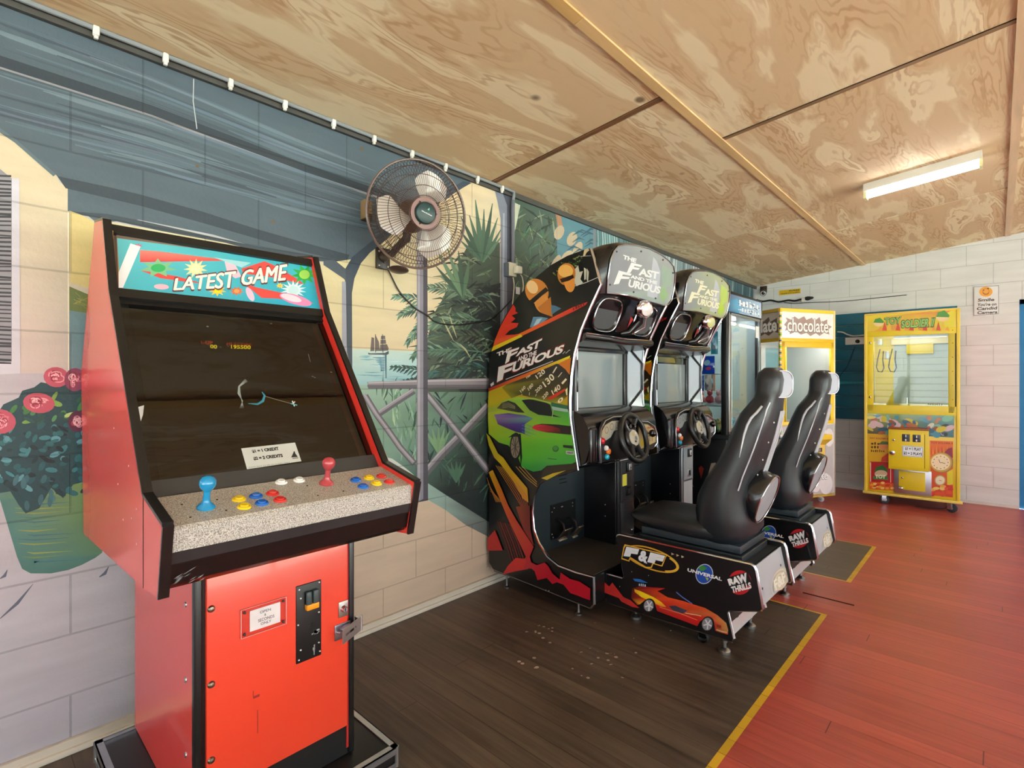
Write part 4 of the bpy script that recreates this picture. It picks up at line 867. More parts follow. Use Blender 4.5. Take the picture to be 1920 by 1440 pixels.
m.tube([q0, q0 + Vector((0, 0, -.06)), q1, Vector((.13, q1.y + .0, wp.z + .06)), Vector((.09, wp.y + .01, wp.z + .03)), Vector((.02, wp.y, wp.z + .02))], [.022, .022, .02, .018, .018, .02], '#3d3230', 'plastic', 12)
m.ball((.135, C0.y + .03, C0.z - .215), .035, '#43312c', 'plastic', 16, (1.2, 1.5, .55)); m.build('neck', fa)
m = MB(); m.box((0.0, wp.y - .03, wp.z - .035), (.02, wp.y + .045, wp.z + .07), '#2a2321', 'plastic', .003)
for y in (-.02, .03):
    for z in (-.02, .05): m.lathe([(0, .004), (.004, .003), (.005, 0)], (.02, wp.y + y, wp.z + z), (1, 0, 0), 10, '#cfcac0', 'steel')
m.build('wall_bracket', fa)
def cord(P, r, col, x=.012, mat='satin'):
    pts = [PX(u, v, x if len(P[i]) < 3 else P[i][2]) for i, (u, v, *_) in enumerate(P)]; out = []
    for i in range(len(pts) - 1):                           # Catmull-Rom
        p0 = pts[max(i - 1, 0)]; p1 = pts[i]; p2 = pts[i + 1]; p3 = pts[min(i + 2, len(pts) - 1)]
        for k in range(6):
            t = k / 6; out.append(.5 * ((2 * p1) + (p2 - p0) * t + (2 * p0 - 5 * p1 + 4 * p2 - p3) * t * t + (3 * p1 - p0 - 3 * p2 + p3) * t ** 3))
    out.append(pts[-1]); m = MB(); m.tube(out, r, col, mat, 8); return m
cord([(717, 488, .022), (728, 506), (748, 545), (772, 572), (785, 582), (800, 590), (815, 603), (835, 608), (865, 609), (890, 605), (912, 602), (930, 593), (950, 572), (962, 560, .01)], .0038, '#171717').build('power_cord', fa)

# ================================================================== small things on the painted wall
cd = MB()
zc_ = 2.408
cd.tube([(.034, YB + .02, zc_), (.034, 2.37, zc_), (.034, 2.384, zc_ - .004), (.030, 2.389, zc_ - .02), (.024, 2.389, zc_ - .05)], .009, '#8b9296', 'paint', 10)
cd.tube([(.024, 2.389, zc_ - .05), (.022, 2.389, 2.30), (.022, 2.389, 1.955)], .0115, '#6d6f7a', 'paint', 10)
cdt = thing('conduit', 'thin white-clipped cable conduit running along the top of the painted wall', 'conduit', (.03, 1.0, zc_))
cd.build('pipe', cdt)
for u, v in ((180, 62), (310, 113), (432, 160), (534, 203), (625, 237), (701, 265), (772, 290), (835, 318), (895, 338), (941, 355)):
    y = PX(u, v, .034).y; m = MB(); m.box((.028, y - .009, zc_ - .026), (.047, y + .009, zc_ + .006), '#eceae4', 'satin', .004); m.box((.03, y - .006, zc_ - .036), (.042, y + .006, zc_ - .024), '#e4e1da', 'satin', .002); m.build('clip', cdt)
w0 = PX(950, 505, 0); po = thing('power_outlet', 'cream wall outlet with a white plug beside the race car cabinet art', 'power outlet', (0, w0.y + .03, w0.z))
m = MB(); m.box((0, w0.y - .01, w0.z - .045), (.035, w0.y + .055, w0.z + .04), '#d6d3bc', 'satin', .004); m.box((.0, w0.y - .03, w0.z - .05), (.028, w0.y - .008, w0.z + .035), '#59616a', 'paint', .002); m.build('outlet_box', po)
m = MB(); m.box((.035, w0.y + .02, w0.z - .03), (.07, w0.y + .075, w0.z + .02), '#e2dfcc', 'satin', .01); m.build('plug', po)
cord([(962, 520, .04), (964, 535, .03), (962, 560, .02), (959, 590, .02), (957, 600, .02)], .0035, '#d8d4bc').build('cord', po)
cord([(972, 512, .05), (979, 520, .04), (981, 540, .03), (976, 560, .02), (968, 575, .02)], .0035, '#dedac6').build('cord', po)
m = MB(); q = PX(971, 545, .025); m.box((.024, q.y - .018, q.z - .022), (.026, q.y + .018, q.z + .022), '#e8e6f0', 'matte'); m.build('cord_tag', po)
q = PX(683, 396, 0); m = MB(); m.box((0, q.y - .022, q.z - .045), (.045, q.y + .016, q.z + .045), '#8d7450', 'timber', .003); m.box((.0, q.y - .02, q.z - .05), (.046, q.y + .017, q.z - .02), '#4b3a2c', 'matte', .003)
tag(m.build('wood_block'), 'small weathered wooden block fixed to the wall left of the fan', 'block')

# ================================================================== batten light on the ceiling
def onceil(u, v, off): r = ray(u, v); t = (ZC0 - off + SLOPE * CX - CZ) / (r.z - SLOPE * r.x); return EYE + r * t
La, Lb = Vector((1.578, 4.255, 0)), Vector((2.182, 4.243, 0)); lt = thing('ceiling_light', 'lit fluorescent batten light on the plywood ceiling', 'light', (1.88, 4.25, ceil_z(1.88)))
def lbar(m, x0, x1, y0, y1, d0, d1, col, mat, bev=0):
    vs = [(x, y, ceil_z(x) - d) for d in (d0, d1) for x, y in ((x0, y0), (x1, y0), (x1, y1), (x0, y1))]; m.add(vs, [(0, 1, 2, 3), (7, 6, 5, 4), (4, 5, 1, 0), (5, 6, 2, 1), (6, 7, 3, 2), (7, 4, 0, 3)], col, mat)
m = MB(); lbar(m, 1.58, 2.18, 4.205, 4.295, .0, .05, '#d9d5cb', 'satin'); m.build('housing', lt)
for x in (1.58, 2.166): m = MB(); lbar(m, x, x + .016, 4.215, 4.287, .045, .095, '#e5dfa8', 'satin'); m.build('lamp_holder', lt)
m = MB(); m.tube([(1.597, 4.25, ceil_z(1.597) - .072), (2.165, 4.25, ceil_z(2.165) - .072)], .019, '#ffffff', 'lamp', 14); m.build('fluorescent_tube', lt)
# ================================================================== race car arcade cabinets
YP, CW = 2.17, .745                      # near side plane of the first cabinet, its width
OUT = [(917, 1055), (925, 1068), (1105, 1140), (1112, 1133), (1111.5, 1083), (1079, 1074.6), (1046, 1062), (1025, 1045), (1008, 1018), (999, 993), (996, 960), (999, 929), (1010, 906), (1033, 893), (1056, 887), (1081, 881), (1073, 830), (1067, 784), (1067, 748), (1070, 703), (1076, 662), (1088, 618), (1105, 577), (1125, 533), (1120, 517), (1112, 485), (1106, 466), (1098, 467), (1063, 480), (1033, 497), (1007, 518), (987, 538), (963, 567), (947, 593), (938, 610), (928, 635), (922, 658), (917, 676), (916, 748)]
def side_art(m):
    p = Paint(m, lambda u, v: PY(u, v, YP), (0, -1, 0), base=.0005)
    r1 = reg(900, 430, 1 / 6); r2 = reg(900, 640, .18056); r3 = reg(900, 860, .20833)
    RR = random.Random(5)
    # foliage and dark upper scene
    for i in range(60):
        x = RR.uniform(830, 1190); y = 430 - (x - 830) * .42 + RR.uniform(-20, 90); p.ell(*r1([(x, y)])[0], RR.uniform(1, 3.4), RR.uniform(.8, 1.8), RR.choice(['#2c4a1c', '#4d6b2c', '#20361a', '#7d8a4a', '#16240f']), RR.uniform(-1, 1), 7)
    p.poly(r1([(1160, 300), (1175, 230), (1215, 215), (1232, 235), (1200, 262), (1180, 300)]), '#c8b48c'); p.stroke(r1([(1130, 305), (1190, 300), (1250, 298)]), 1.2, '#9a9a98')
    for q in ([(1060, 460), (1105, 405), (1120, 480), (1160, 470), (1130, 560), (1160, 600), (1090, 640), (1060, 600)], [(1170, 430), (1200, 450), (1190, 560), (1175, 570)], [(1205, 440), (1225, 480), (1215, 600), (1200, 560)]): p.poly(r1(q), '#b7b8a8')
    p.stroke(r1([(1060, 640), (1190, 600), (1330, 540)]), 1.1, '#bfc0be')
    # two orange-toned heads as plain shapes
    p.ell(*r1([(975, 505)])[0], 17, 21, '#b8742a', .12, 24); p.ell(*r1([(1010, 600)])[0], 10, 18, '#d28a3a', -.1, 20); p.ell(*r1([(965, 470)])[0], 14, 12, '#e0ac5a', .1, 20)
    p.poly(r1([(900, 560), (1050, 510), (1060, 545), (1000, 580), (920, 600)]), '#2a160a'); p.poly(r1([(860, 520), (900, 600), (960, 720), (860, 740), (820, 640)]), '#0b0b0c')
    p.ell(*r1([(640, 700)])[0], 21, 25, '#c87c2c', -.5, 26); p.ell(*r1([(700, 830)])[0], 14, 20, '#d08a3c', -.35, 22); p.poly(r1([(715, 830), (795, 760), (818, 985), (690, 940), (650, 880)]), '#b36c24'); p.ell(*r1([(590, 650)])[0], 10, 13, '#ecc890', -.5, 18)
    p.poly(r1([(560, 800), (740, 650), (775, 690), (700, 745), (600, 835)]), '#101010')
    p.poly(r1([(560, 1105), (600, 985), (690, 985), (770, 1000), (700, 1050), (600, 1100)]), '#5a86a4'); p.poly(r1([(600, 1090), (640, 1010), (700, 1000), (660, 1060)]), '#9fc0d2'); p.poly(r1([(800, 850), (850, 860), (915, 890), (850, 930), (810, 960)]), '#3f6c8c')
    # red flame and stripe
    p.poly(r1([(142, 1340), (170, 1240), (235, 1085), (290, 985), (375, 845), (400, 885), (400, 925), (430, 940), (355, 970), (400, 1005), (345, 1050), (435, 1055), (415, 1100), (330, 1140), (282, 1190), (390, 1184), (460, 1170), (460, 1200), (300, 1270)]), '#d8361f', ['#e8622a', '#e05228', '#dc4022', '#d83420'] + ['#cf2a1c'] * 12 + ['#d8481f', '#d8541f', '#e0602a'])
    p.poly(r1([(430, 1180), (1040, 880), (1215, 815), (1190, 850), (1060, 922), (440, 1215)]), '#c8281c', ['#d8641c', '#cc2a1e', '#b81c18', '#b81c18', '#c82a1c', '#d8641c'])
    marks(p, r1([(1040, 878), (1180, 815), (1185, 850), (1045, 915)]), '#5a1210', 5)
    p.poly(r1([(128, 1375), (150, 1318), (460, 1180), (480, 1205)]), '#d8c018')
    # title
    for t, q in (('THE', [(175, 118), (330, 62), (332, 105), (178, 158)]), ('F', [(292, 100), (410, 62), (368, 165), (262, 235)]), ('AST', [(395, 92), (648, -32), (628, 62), (372, 160)]), ('AND THE', [(395, 165), (592, 92), (588, 140), (392, 212)]), ('F', [(195, 268), (385, 205), (330, 350), (178, 425)]), ('URIOUS', [(352, 232), (885, 28), (855, 120), (330, 330)])):
        c = (sum(x for x, y in q) / 4, sum(y for x, y in q) / 4); q2 = [(c[0] + (x - c[0]) * 1.04, c[1] + (y - c[1]) * 1.12) for x, y in q]
        p.text(t, r2(q2), '#7a1414', .06, .92); p.text(t, r2(q), '#e6e4e2', .035, .92)
    p.stroke(r2([(270, 395), (520, 300), (760, 205)]), 1.3, '#c8c8cc'); p.stroke(r2([(862, 130), (885, 105), (895, 125), (925, 95), (940, 90)]), .9, '#d0d0d0'); p.poly(r2([(108, 445), (142, 418), (146, 448), (116, 470)]), '#c8c8c8')
    # speedometer and background of the car
    p.poly(r2([(92, 520), (300, 440), (560, 330), (930, 170), (915, 400), (915, 700), (915, 760), (88, 760), (86, 640)]), '#b4b414', ['#b8a818', '#c8b81c', '#c8c01c', '#c8b81c', '#c87818', '#a8a01c', '#7a9a20', '#8fa020', '#c0b818'])
    p.poly(r2([(230, 480), (300, 435), (560, 320), (800, 232), (860, 245), (925, 340), (915, 560), (880, 600), (760, 640), (560, 590), (420, 555), (330, 590)]), '#2a2418', ['#8a8418', '#4a4218', '#2a221a', '#2a201a', '#2a201a', '#2a201a', '#4a3a18', '#7a7a18', '#8a8818', '#6a6a1a', '#4a481a', '#8a8818'])
    p.poly(r2([(815, 232), (948, 168), (935, 350), (890, 290)]), '#c8701c')
    p.poly(r2([(90, 490), (500, 325), (940, 148), (935, 172), (520, 355), (92, 522)]), '#c8c41c', ['#a81818', '#d85a1c', '#d8d020', '#c8c81c', '#d87a1c', '#a81818'])
    for t, q in (('120', [(575, 355), (662, 285), (685, 325), (600, 392)]), ('130', [(648, 425), (745, 328), (785, 385), (685, 480)]), ('140', [(742, 512), (825, 440), (845, 490), (765, 560)]), ('160', [(415, 510), (465, 458), (480, 485), (432, 535)]), ('180', [(495, 485), (545, 430), (560, 460), (512, 515)]), ('200', [(572, 510), (635, 448), (655, 480), (590, 540)]), ('220', [(645, 580), (700, 515), (718, 545), (665, 605)]), ('0', [(805, 615), (860, 570), (870, 610), (820, 650)]), ('100', [(480, 370), (525, 345), (530, 360), (490, 388)])): p.text(t, r2(q), '#e6dcc0', .02)
    for a, b_, w in (((760, 330), (800, 265), 2.2), ((815, 372), (855, 322), 1.2), ((855, 440), (900, 390), 3.6), ((440, 560), (436, 545), 1), ((515, 560), (518, 530), 1), ((580, 570), (590, 548), 1)): p.stroke(r2([a, ((a[0] + b_[0]) / 2, (a[1] + b_[1]) / 2), b_]), w, '#e0d8b8')
    p.poly(r2([(690, 605), (720, 580), (890, 488), (890, 510), (760, 600)]), '#c83018'); p.poly(r2([(890, 505), (912, 480), (912, 560), (900, 560)]), '#d8d8a0')
    # green car
    p.poly(r2([(88, 700), (180, 685), (250, 612), (400, 578), (560, 598), (730, 645), (880, 690), (925, 722), (940, 900), (962, 1010), (980, 1110), (1000, 1250), (960, 1270), (700, 1290), (640, 1340), (560, 1352), (440, 1310), (400, 1200), (300, 1080), (200, 1050), (95, 960), (88, 820)]), '#46a82e', ['#b8c82c', '#a8c82c', '#98c040', '#98c840', '#8ac038', '#5ea838', '#3a8a44', '#3a9a44', '#58b82c', '#58b82c', '#48a82c', '#2f9a3a', '#2f9a3a', '#2f9a3a', '#2a9038', '#2a8e34', '#2f9a3a', '#58b82c', '#6cb82c', '#78c02c', '#a0c82c', '#b8d02c'])
    p.poly(r2([(88, 690), (300, 650), (300, 700), (90, 740)]), '#9fb83a'); p.poly(r2([(180, 695), (230, 640), (300, 615), (370, 640), (470, 742), (400, 738), (300, 720)]), '#2c2420', ['#5a5a30', '#3a3028', '#3a3028', '#2c2420', '#1c1c18', '#2c2420', '#4a4a30'])
    for i in range(4): p.stroke(r2([(235, 690 - i * 14), (300, 680 - i * 14), (370, 700 - i * 8)]), 1, '#8a8a68')
    p.poly(r2([(438, 612), (470, 595), (560, 606), (700, 640), (735, 660), (760, 760), (850, 790), (610, 762), (520, 715)]), '#16181a'); p.stroke(r2([(438, 605), (560, 590), (735, 640)]), 1.4, '#a8c868')
    p.poly(r2([(745, 632), (915, 665), (918, 705), (745, 672)]), '#2a6a4a'); p.poly(r2([(750, 675), (918, 708), (918, 735), (760, 712)]), '#9ab8b0'); p.stroke(r2([(755, 790), (760, 745), (765, 715)]), 1, '#b8c8a0')
    p.poly(r2([(150, 760), (300, 745), (480, 770), (560, 800), (470, 860), (470, 960), (380, 940), (280, 900), (190, 860), (170, 800)]), '#4a2a7a', ['#8a70a8', '#4a2a7a', '#5a58a8', '#5a9a98', '#4a3a9a', '#3a2a8a', '#3a1c68', '#4a2470', '#5c3c80', '#8a6aa8'])
    for i in range(10): p.stroke(r2([(440, 850 + i * 11), (490, 862 + i * 12), (540 + (i % 3) * 40, 880 + i * 12)]), .9, ['#3a2a8a', '#2a6a8a', '#5a8ac8'][i % 3], taper=.8)
    p.poly(r2([(545, 900), (570, 870), (650, 855), (830, 865), (945, 880), (950, 970), (700, 945), (600, 925)]), '#1a1416'); p.poly(r2([(545, 900), (572, 870), (660, 862), (760, 880), (830, 905), (850, 950), (700, 942), (600, 925)]), '#b02028', ['#c8283a', '#d83048', '#a82030', '#8a1820', '#6a1018', '#3a1014', '#8a1820', '#c82838'])
    p.ell(*r2([(375, 1090)])[0], 11, 26, '#14150f', .03, 24); p.ell(*r2([(372, 1095)])[0], 8.4, 21, '#8a8070', .03, 24)
    for i in range(9): a = i * .7; c = r2([(372, 1095)])[0]; p.stroke([c, (c[0] + 4 * math.cos(a), c[1] + 10 * math.sin(a)), (c[0] + 7.5 * math.cos(a), c[1] + 19 * math.sin(a))], 1.2, '#3a3428')
    p.poly(r2([(300, 1000), (350, 960), (430, 960), (445, 1200), (430, 1300), (420, 1100), (400, 990), (340, 990)]), '#121810'); p.ell(*r2([(790, 1115)])[0], 6, 6, '#1f6a28', 0, 16); p.ell(*r2([(788, 1110)])[0], 4.4, 4.2, '#3f8a3a', 0, 16)
    p.poly(r2([(865, 1075), (968, 1082), (974, 1115), (870, 1102)]), '#12261a'); p.poly(r2([(895, 1135), (978, 1140), (985, 1180), (900, 1170)]), '#b8bcb8'); marks(p, r2([(905, 1142), (970, 1146), (974, 1168), (910, 1163)]), '#2a2a2a', 5); p.stroke(r2([(710, 1215), (760, 1222), (800, 1224)]), 1.2, '#1c4a24')
    p.poly(r2([(700, 1290), (960, 1270), (1000, 1262), (1005, 1318), (900, 1338), (760, 1370), (640, 1420), (655, 1350)]), '#2a2414'); p.poly(r2([(640, 1420), (760, 1370), (900, 1338), (820, 1375), (700, 1440)]), '#b8a828')
    # lower half: tyre tracks and flames
    p.poly([(913, 812), (919, 818), (935, 850), (945, 858), (960, 880), (990, 915), (992, 942), (982, 935), (965, 905), (950, 884), (940, 870), (928, 858), (918, 835)], '#c8a818', ['#b8b41c', '#b8b41c', '#c0b01c', '#c8b01c', '#c8a81c', '#c89a1c', '#c8901c', '#c8901c', '#c89a1c', '#c8a81c', '#c8b01c', '#c0b01c', '#b8b41c'])
    for k in range(9):
        a = [(150 + k * 17, 60 + k * 4), (320 + k * 20, 330), (455, 560 + k * 10)]; a = a if k < 6 else [(330 + (k - 6) * 30, 70), (420 + (k - 6) * 30, 170), (520, 250 - (k - 6) * 20)]
        col = [lin('#c89a38'), lin('#b8602a'), lin('#8a2418')]
        p.stroke(r3(a), .9, '#b8802c', 0, [col[0], col[1], col[2]] if k < 6 else [col[0]] * 3)
    for k in range(7): p.stroke(r3([(70 + k * 5, 170 + k * 20), (110 + k * 8, 290 + k * 8), (150 + k * 8, 390)]), .8, '#b87a30')
    p.poly(r3([(85, 122), (122, 100), (200, 270), (262, 422), (340, 560), (490, 790), (455, 880), (400, 985), (330, 985), (420, 880), (250, 520), (180, 350)]), '#c8301c', ['#c8a01c', '#c8a01c', '#c8701c', '#c8501c', '#b82c1c', '#b01820', '#b01820', '#b01820', '#b82020', '#b01820', '#c04a1c', '#c8781c'])
    p.poly(r3([(330, 430), (455, 420), (462, 640), (490, 780), (400, 640)]), '#7a1a16', ['#8a3a18', '#5a1414', '#6a1416', '#8a1a1a', '#7a1a16'])
    for k in range(6): p.stroke(r3([(165 + k * 22, 560 + k * 5), (240 + k * 22, 760), (300 + k * 24, 960)]), 2.4, '#6a1416' if k % 2 else '#4a0e10')
    p.poly(r3([(78, 712), (142, 640), (175, 720), (212, 822), (76, 825)]), '#b81c1c'); p.poly(r3([(210, 1040), (260, 960), (330, 890), (420, 900), (440, 990), (330, 1010)]), '#b01c18', ['#c82020'] * 6)
    p.poly(r3([(450, 860), (470, 930), (520, 955), (590, 932), (620, 960), (660, 1030), (725, 1085), (735, 1020), (820, 1080), (900, 1100), (1000, 1165), (1000, 1270), (940, 1250), (880, 1225), (820, 1205), (760, 1130), (700, 1108), (660, 1125), (610, 1070), (525, 1090), (500, 1010), (470, 985), (400, 985)]), '#b8122a')
    for a in ((75, 985), (175, 1048), (600, 1180), (628, 1186)): p.ell(*r3([a])[0], 1, 1, '#c8c8c8', 0, 8)
def chrome_line(m, pts, r=.006, col='#d6d6da', mat='chrome'): m.tube(pts, r, col, mat, 8)

def make_cab(v2=False):
    root = thing('racing_cabinet', 'x', 'arcade machine', (.4, YP + CW / 2, .0)); far = YP + CW
    P = [PY(u, v, YP) for u, v in OUT]
    for k in (0, 1):
        y0 = 0 if k == 0 else CW - .018
        m = MB(); m.prism([p + Vector((0, y0, 0)) for p in P], (0, .018, 0), '#0d0d0e', 'art')
        if k == 0: side_art(m)
        s_ = m.build('side_panel', root)
        m = MB(); chrome_line(m, [P[i] + Vector((0, y0 + .009, 0)) for i in range(2, 27)], .0085); s2_ = m.build('edge_trim', s_)
        m = MB(); chrome_line(m, [P[i] + Vector((0, y0 + .0, 0)) for i in (0, 1, 2)], .002, '#9a9a9e', 'steel'); m.build('bottom_trim', s_)
    ya, yb2 = YP + .018, far - .018
    # carcass
    m = MB(); m.prism([(x, ya, z) for x, z in [(.05, .10), (.33, .10), (.33, .78), (.56, .80), (.56, 1.45), (.62, 1.50), (.66, 1.70), (.60, 1.86), (.50, 1.83), (.33, 1.74), (.13, 1.52), (.06, 1.35)]], (0, yb2 - ya, 0), '#111214', 'satin'); m.build('body', root)
    m = MB(); m.box((.05, ya, .088), (.752, yb2, .236), '#141414', 'plastic', .004); m.box((.33, ya, .236), (.748, yb2, .240), '#37332c', 'rubber'); m.build('footwell_floor', root)
    m = MB(); m.box((.325, ya, .24), (.345, 2.70, .775), '#2c363b', 'satin')
    for i in range(5): z = .70 - i * .022; m.box((.345, 2.43 + i * .004, z), (.3462, 2.52 - (i % 2) * .01, z + .006), '#07090a', 'matte')
    m.build('firewall', root)
    m = MB(); m.box((.345, 2.36, .30), (.351, 2.60, .50), '#111416', 'satin')
    for y, z in ((2.39, .48), (2.57, .48), (2.57, .46), (2.37, .33), (2.37, .46), (2.46, .475), (2.47, .475), (2.38, .31)): m.lathe([(0, .003), (.004, 0)], (.351, y, z), (1, 0, 0), 8, '#d8d8d8', 'steel')
    pp_ = m.build('pedal_plate', root)
    for y, w, z in ((2.40, .075, .345), (2.52, .05, .335)):
        m = MB(); m.tube([(.35, y, z + .065), (.38, y, z + .07), (.41, y, z + .05), (.42, y, z + .02)], .006, '#555', 'steel')
        M_ = Matrix.Translation((.425, y, z)) @ Matrix.Rotation(-.9, 4, 'Y'); m.box((-.042, -w / 2, -.006), (.042, w / 2, .006), '#a9a194', 'steel', .003, M_); m.box((-.046, -w / 2, -.016), (-.040, w / 2, .006), '#d8d2c8', 'steel', .001, M_); m.build('pedal', pp_)
    # coin box
    m = MB(); m.box((.05, 2.70, .24), (.572, yb2, .775), '#0f1216', 'plastic', .003)
    for z in (.47, .40): m.lathe([(0, .003), (.004, 0)], (.50, 2.70, z), (0, -1, 0), 8, '#d8d8d8', 'steel')
    cb = m.build('coin_box', root)
    cpl_, cdk = ('#9aa0a6', '#2a2c2e') if v2 else ('#26262a', '#0c0c0d')
    m = MB(); m.box((.572, 2.715, .255), (.580, 2.905, .765), cpl_, 'steel' if v2 else 'plastic', .003); m.box((.580, 2.74, .50), (.586, 2.885, .75), cpl_, 'satin', .004); m.box((.580, 2.74, .27), (.586, 2.885, .488), '#b4b8c0' if v2 else '#202024', 'satin', .008)
    for a, b_ in (((2.738, .495), (2.74, .752)), ((2.885, .495), (2.887, .752)), ((2.74, .75), (2.885, .752)), ((2.74, .49), (2.885, .493))): m.box((.585, a[0], a[1]), (.588, b_[0], b_[1]), '#e0e2e6' if v2 else '#8a8a90', 'steel')
    dq = m.build('coin_door', cb)
    m = MB(); m.box((.586, 2.80, .665), (.597, 2.85, .725), '#1a1a1c', 'plastic', .003); m.box((.597, 2.812, .675), (.602, 2.842, .715), '#d4d8dc', 'steel', .003); m.box((.601, 2.820, .69), (.603, 2.836, .694), '#111', 'matte'); m.build('coin_slot', dq)
    m = MB(); m.box((.586, 2.80, .52), (.590, 2.85, .575), '#d0d4d8' if v2 else '#2e2e32', 'steel', .002); m.box((.590, 2.812, .53), (.591, 2.842, .566), '#050505', 'matte'); m.build('coin_return', dq)
    if not v2: m = MB(); m.box((.586, 2.755, .585), (.588, 2.805, .655), '#d9d04a', 'matte'); m.build('yellow_sticker', dq)
    m = MB(); m.lathe([(0, .008), (.008, .006), (.01, 0)], (.586, 2.87, .30), (1, 0, 0), 12, '#d8d8d8', 'chrome'); m.build('lock', dq)
    # dashboard
    m = MB(); prof = [(.34, 1.065), (.60, 1.075), (.655, 1.066), (.70, 1.035), (.728, .99), (.735, .93), (.732, .87), (.715, .815), (.68, .787), (.60, .778), (.34, .778)]
    m.prism([(x, ya, z) for x, z in prof], (0, yb2 - ya, 0), '#121214', 'molded', True); da = m.build('dashboard', root, ang=50)
    m = MB(); chrome_line(m, [(.655, ya, .776), (.70, ya + .2, .778), (.71, ya + .4, .78), (.70, yb2 - .1, .782), (.665, yb2, .786)], .0045); m.build('lower_trim', da)
    m = MB(); m.box((.70, ya + .01, .80), (.742, ya + .075, .985), '#120d0e', 'molded', .012); m.build('left_pod', da)
    # cowl arch with gauges
    arc = [(ya + .088, .80), (ya + .080, .90), (ya + .088, .975), (ya + .125, 1.015), (ya + .20, 1.032), (ya + .30, 1.030), (ya + .37, 1.012), (ya + .40, .985)]
    m = MB(); m.tube([(.742, y, z) for y, z in arc], .010, '#1a1a1c', 'molded', 10); chrome_line(m, [(.750, y, z) for y, z in arc], .0035); m.build('cowl', da)
    m = MB(); g = Paint(m, lambda y, z: Vector((.742, y, z)), (1, 0, 0), base=.001); g.poly([(ya + .09, .80), (ya + .083, .90), (ya + .091, .972), (ya + .127, 1.010), (ya + .20, 1.027), (ya + .30, 1.025), (ya + .37, 1.007), (ya + .42, .97), (ya + .50, .93), (ya + .50, .80)], '#08080a')
    g.poly([(ya + .10, .935), (ya + .108, .965), (ya + .135, .992), (ya + .20, 1.010), (ya + .29, 1.008), (ya + .30, .965), (ya + .22, .955), (ya + .19, .925), (ya + .14, .91)], '#8f8a7e' if not v2 else '#8a9096', ['#b8a888' if not v2 else '#9aa0a8'] * 4 + ['#9aa0a0'] * 5)
    for y, z in ((ya + .15, .965), (ya + .20, .98), (ya + .25, .985)): g.ring(y, z, .018, .018, .003, '#5a5a52')
    m.build('gauge_panel', da)
    for y, z, c, r in ((ya + .108, .912, '#c8202c', .0165), (ya + .140, .872, '#e8eaec', .014), (ya + .162, .852, '#e07020', .017), (ya + .148, .825, '#20a8c8', .015)):
        m = MB(); m.lathe([(r, 0), (r, .006), (r * .8, .012), (r * .5, .015), (0, .016)], (.743, y, z), (1, 0, 0), 18, c, 'gloss'); m.build('push_button', da)
    m = MB(); Pr = [(.748, ya + .455, .995), (.758, ya + .56, .985), (.765, ya + .63, .955), (.768, ya + .655, .91), (.768, ya + .655, .855), (.76, ya + .62, .828), (.748, ya + .455, .815)]
    m.prism([(x - .05, y, z) for x, y, z in Pr], (.045, 0, 0), '#141416', 'molded'); chrome_line(m, [Vector(q) for q in Pr], .005); g = Paint(m, lambda y, z: Vector((.748 + (y - ya - .455) * .1, y, z)), (1, -.1, 0), base=.0015)
    g.poly([(y, z) for x, y, z in Pr], '#2a2622'); g.poly([(ya + .47, .98), (ya + .56, .97), (ya + .62, .94), (ya + .64, .90), (ya + .64, .862), (ya + .47, .83)], '#c0a878' if not v2 else '#a0a4aa'); g.poly([(ya + .49, .895), (ya + .53, .895), (ya + .53, .85), (ya + .49, .845)], '#c8b020' if not v2 else '#c8ccd0')
    for i in range(3):
        g.rect(ya + .555 + i * .022, .87, ya + .560 + i * .022, .935, '#2a2418')
    g.rect(ya + .55, .900, ya + .61, .905, '#2a2418'); marks(g, Q(ya + .55, .96, ya + .61, .945), '#b03020', 5)
    m.build('shifter_panel', da)
    m = MB(); m.tube([(.752, ya + .535, .92), (.80, ya + .530, .925)], .006, '#888', 'chrome'); m.ball((.805, ya + .53, .925), .022, '#0b0b0b', 'gloss'); m.build('shifter', da)
    # steering wheel
    wc = Vector((.785, YP + .375, .912)); wn_ = Vector((math.cos(.27), 0, math.sin(.27))); wu = Vector((-wn_.z, 0, wn_.x)); wy = Vector((0, 1, 0))
    m = MB(); m.tube([wc + wu * .128 * math.cos(a) + wy * .128 * math.sin(a) for a in [2 * PI * i / 48 for i in range(48)]], .0155, '#1a1b1c', 'plastic', 12, closed=True); sw = m.build('steering_wheel', root)
    m = MB()
    for a, w in ((.55, .03), (-.55, .03), (PI - .5, .03), (PI + .5, .03)):
        a0, a1 = wc - wn_ * .012 + wu * .045 * math.cos(a) + wy * .045 * math.sin(a), wc + wu * .12 * math.cos(a) + wy * .12 * math.sin(a); m.tube([a0, (a0 + a1) / 2 - wn_ * .003, a1], [.020, .014, .016], '#232426', 'plastic', 10)
    m.lathe([(0, .004), (.055, .002), (.062, -.006), (.06, -.02), (.03, -.04), (.03, -.10)], wc - wn_ * .004, wn_, 28, '#202123', 'plastic'); m.build('spokes', sw)
    m = MB(); m.lathe([(.046, 0), (.044, .005), (.03, .007), (0, .008)], wc + wn_ * .0, wn_, 26, '#c4c0b4', 'satin', sx=1.0); g = Paint(m, lambda a, b_: wc + wn_ * .009 + wy * a + wu * b_, wn_, base=.0004)
    g.ell(-.012, .020, .014, .010, '#c8b878'); g.ell(.008, -.004, .012, .012, '#8a8a8a'); g.ell(-.004, -.022, .010, .006, '#3a3a3a'); g.ell(.012, .022, .006, .006, '#e8e8e8'); m.build('hub', sw)
    for s_ in (-1, 1): m = MB(); m.lathe([(.013, 0), (.012, .012), (.006, .016), (0, .016)], wc + wu * .062 + wy * .024 * s_, wn_, 14, '#0c0c0c', 'gloss'); m.build('thumb_button', sw)
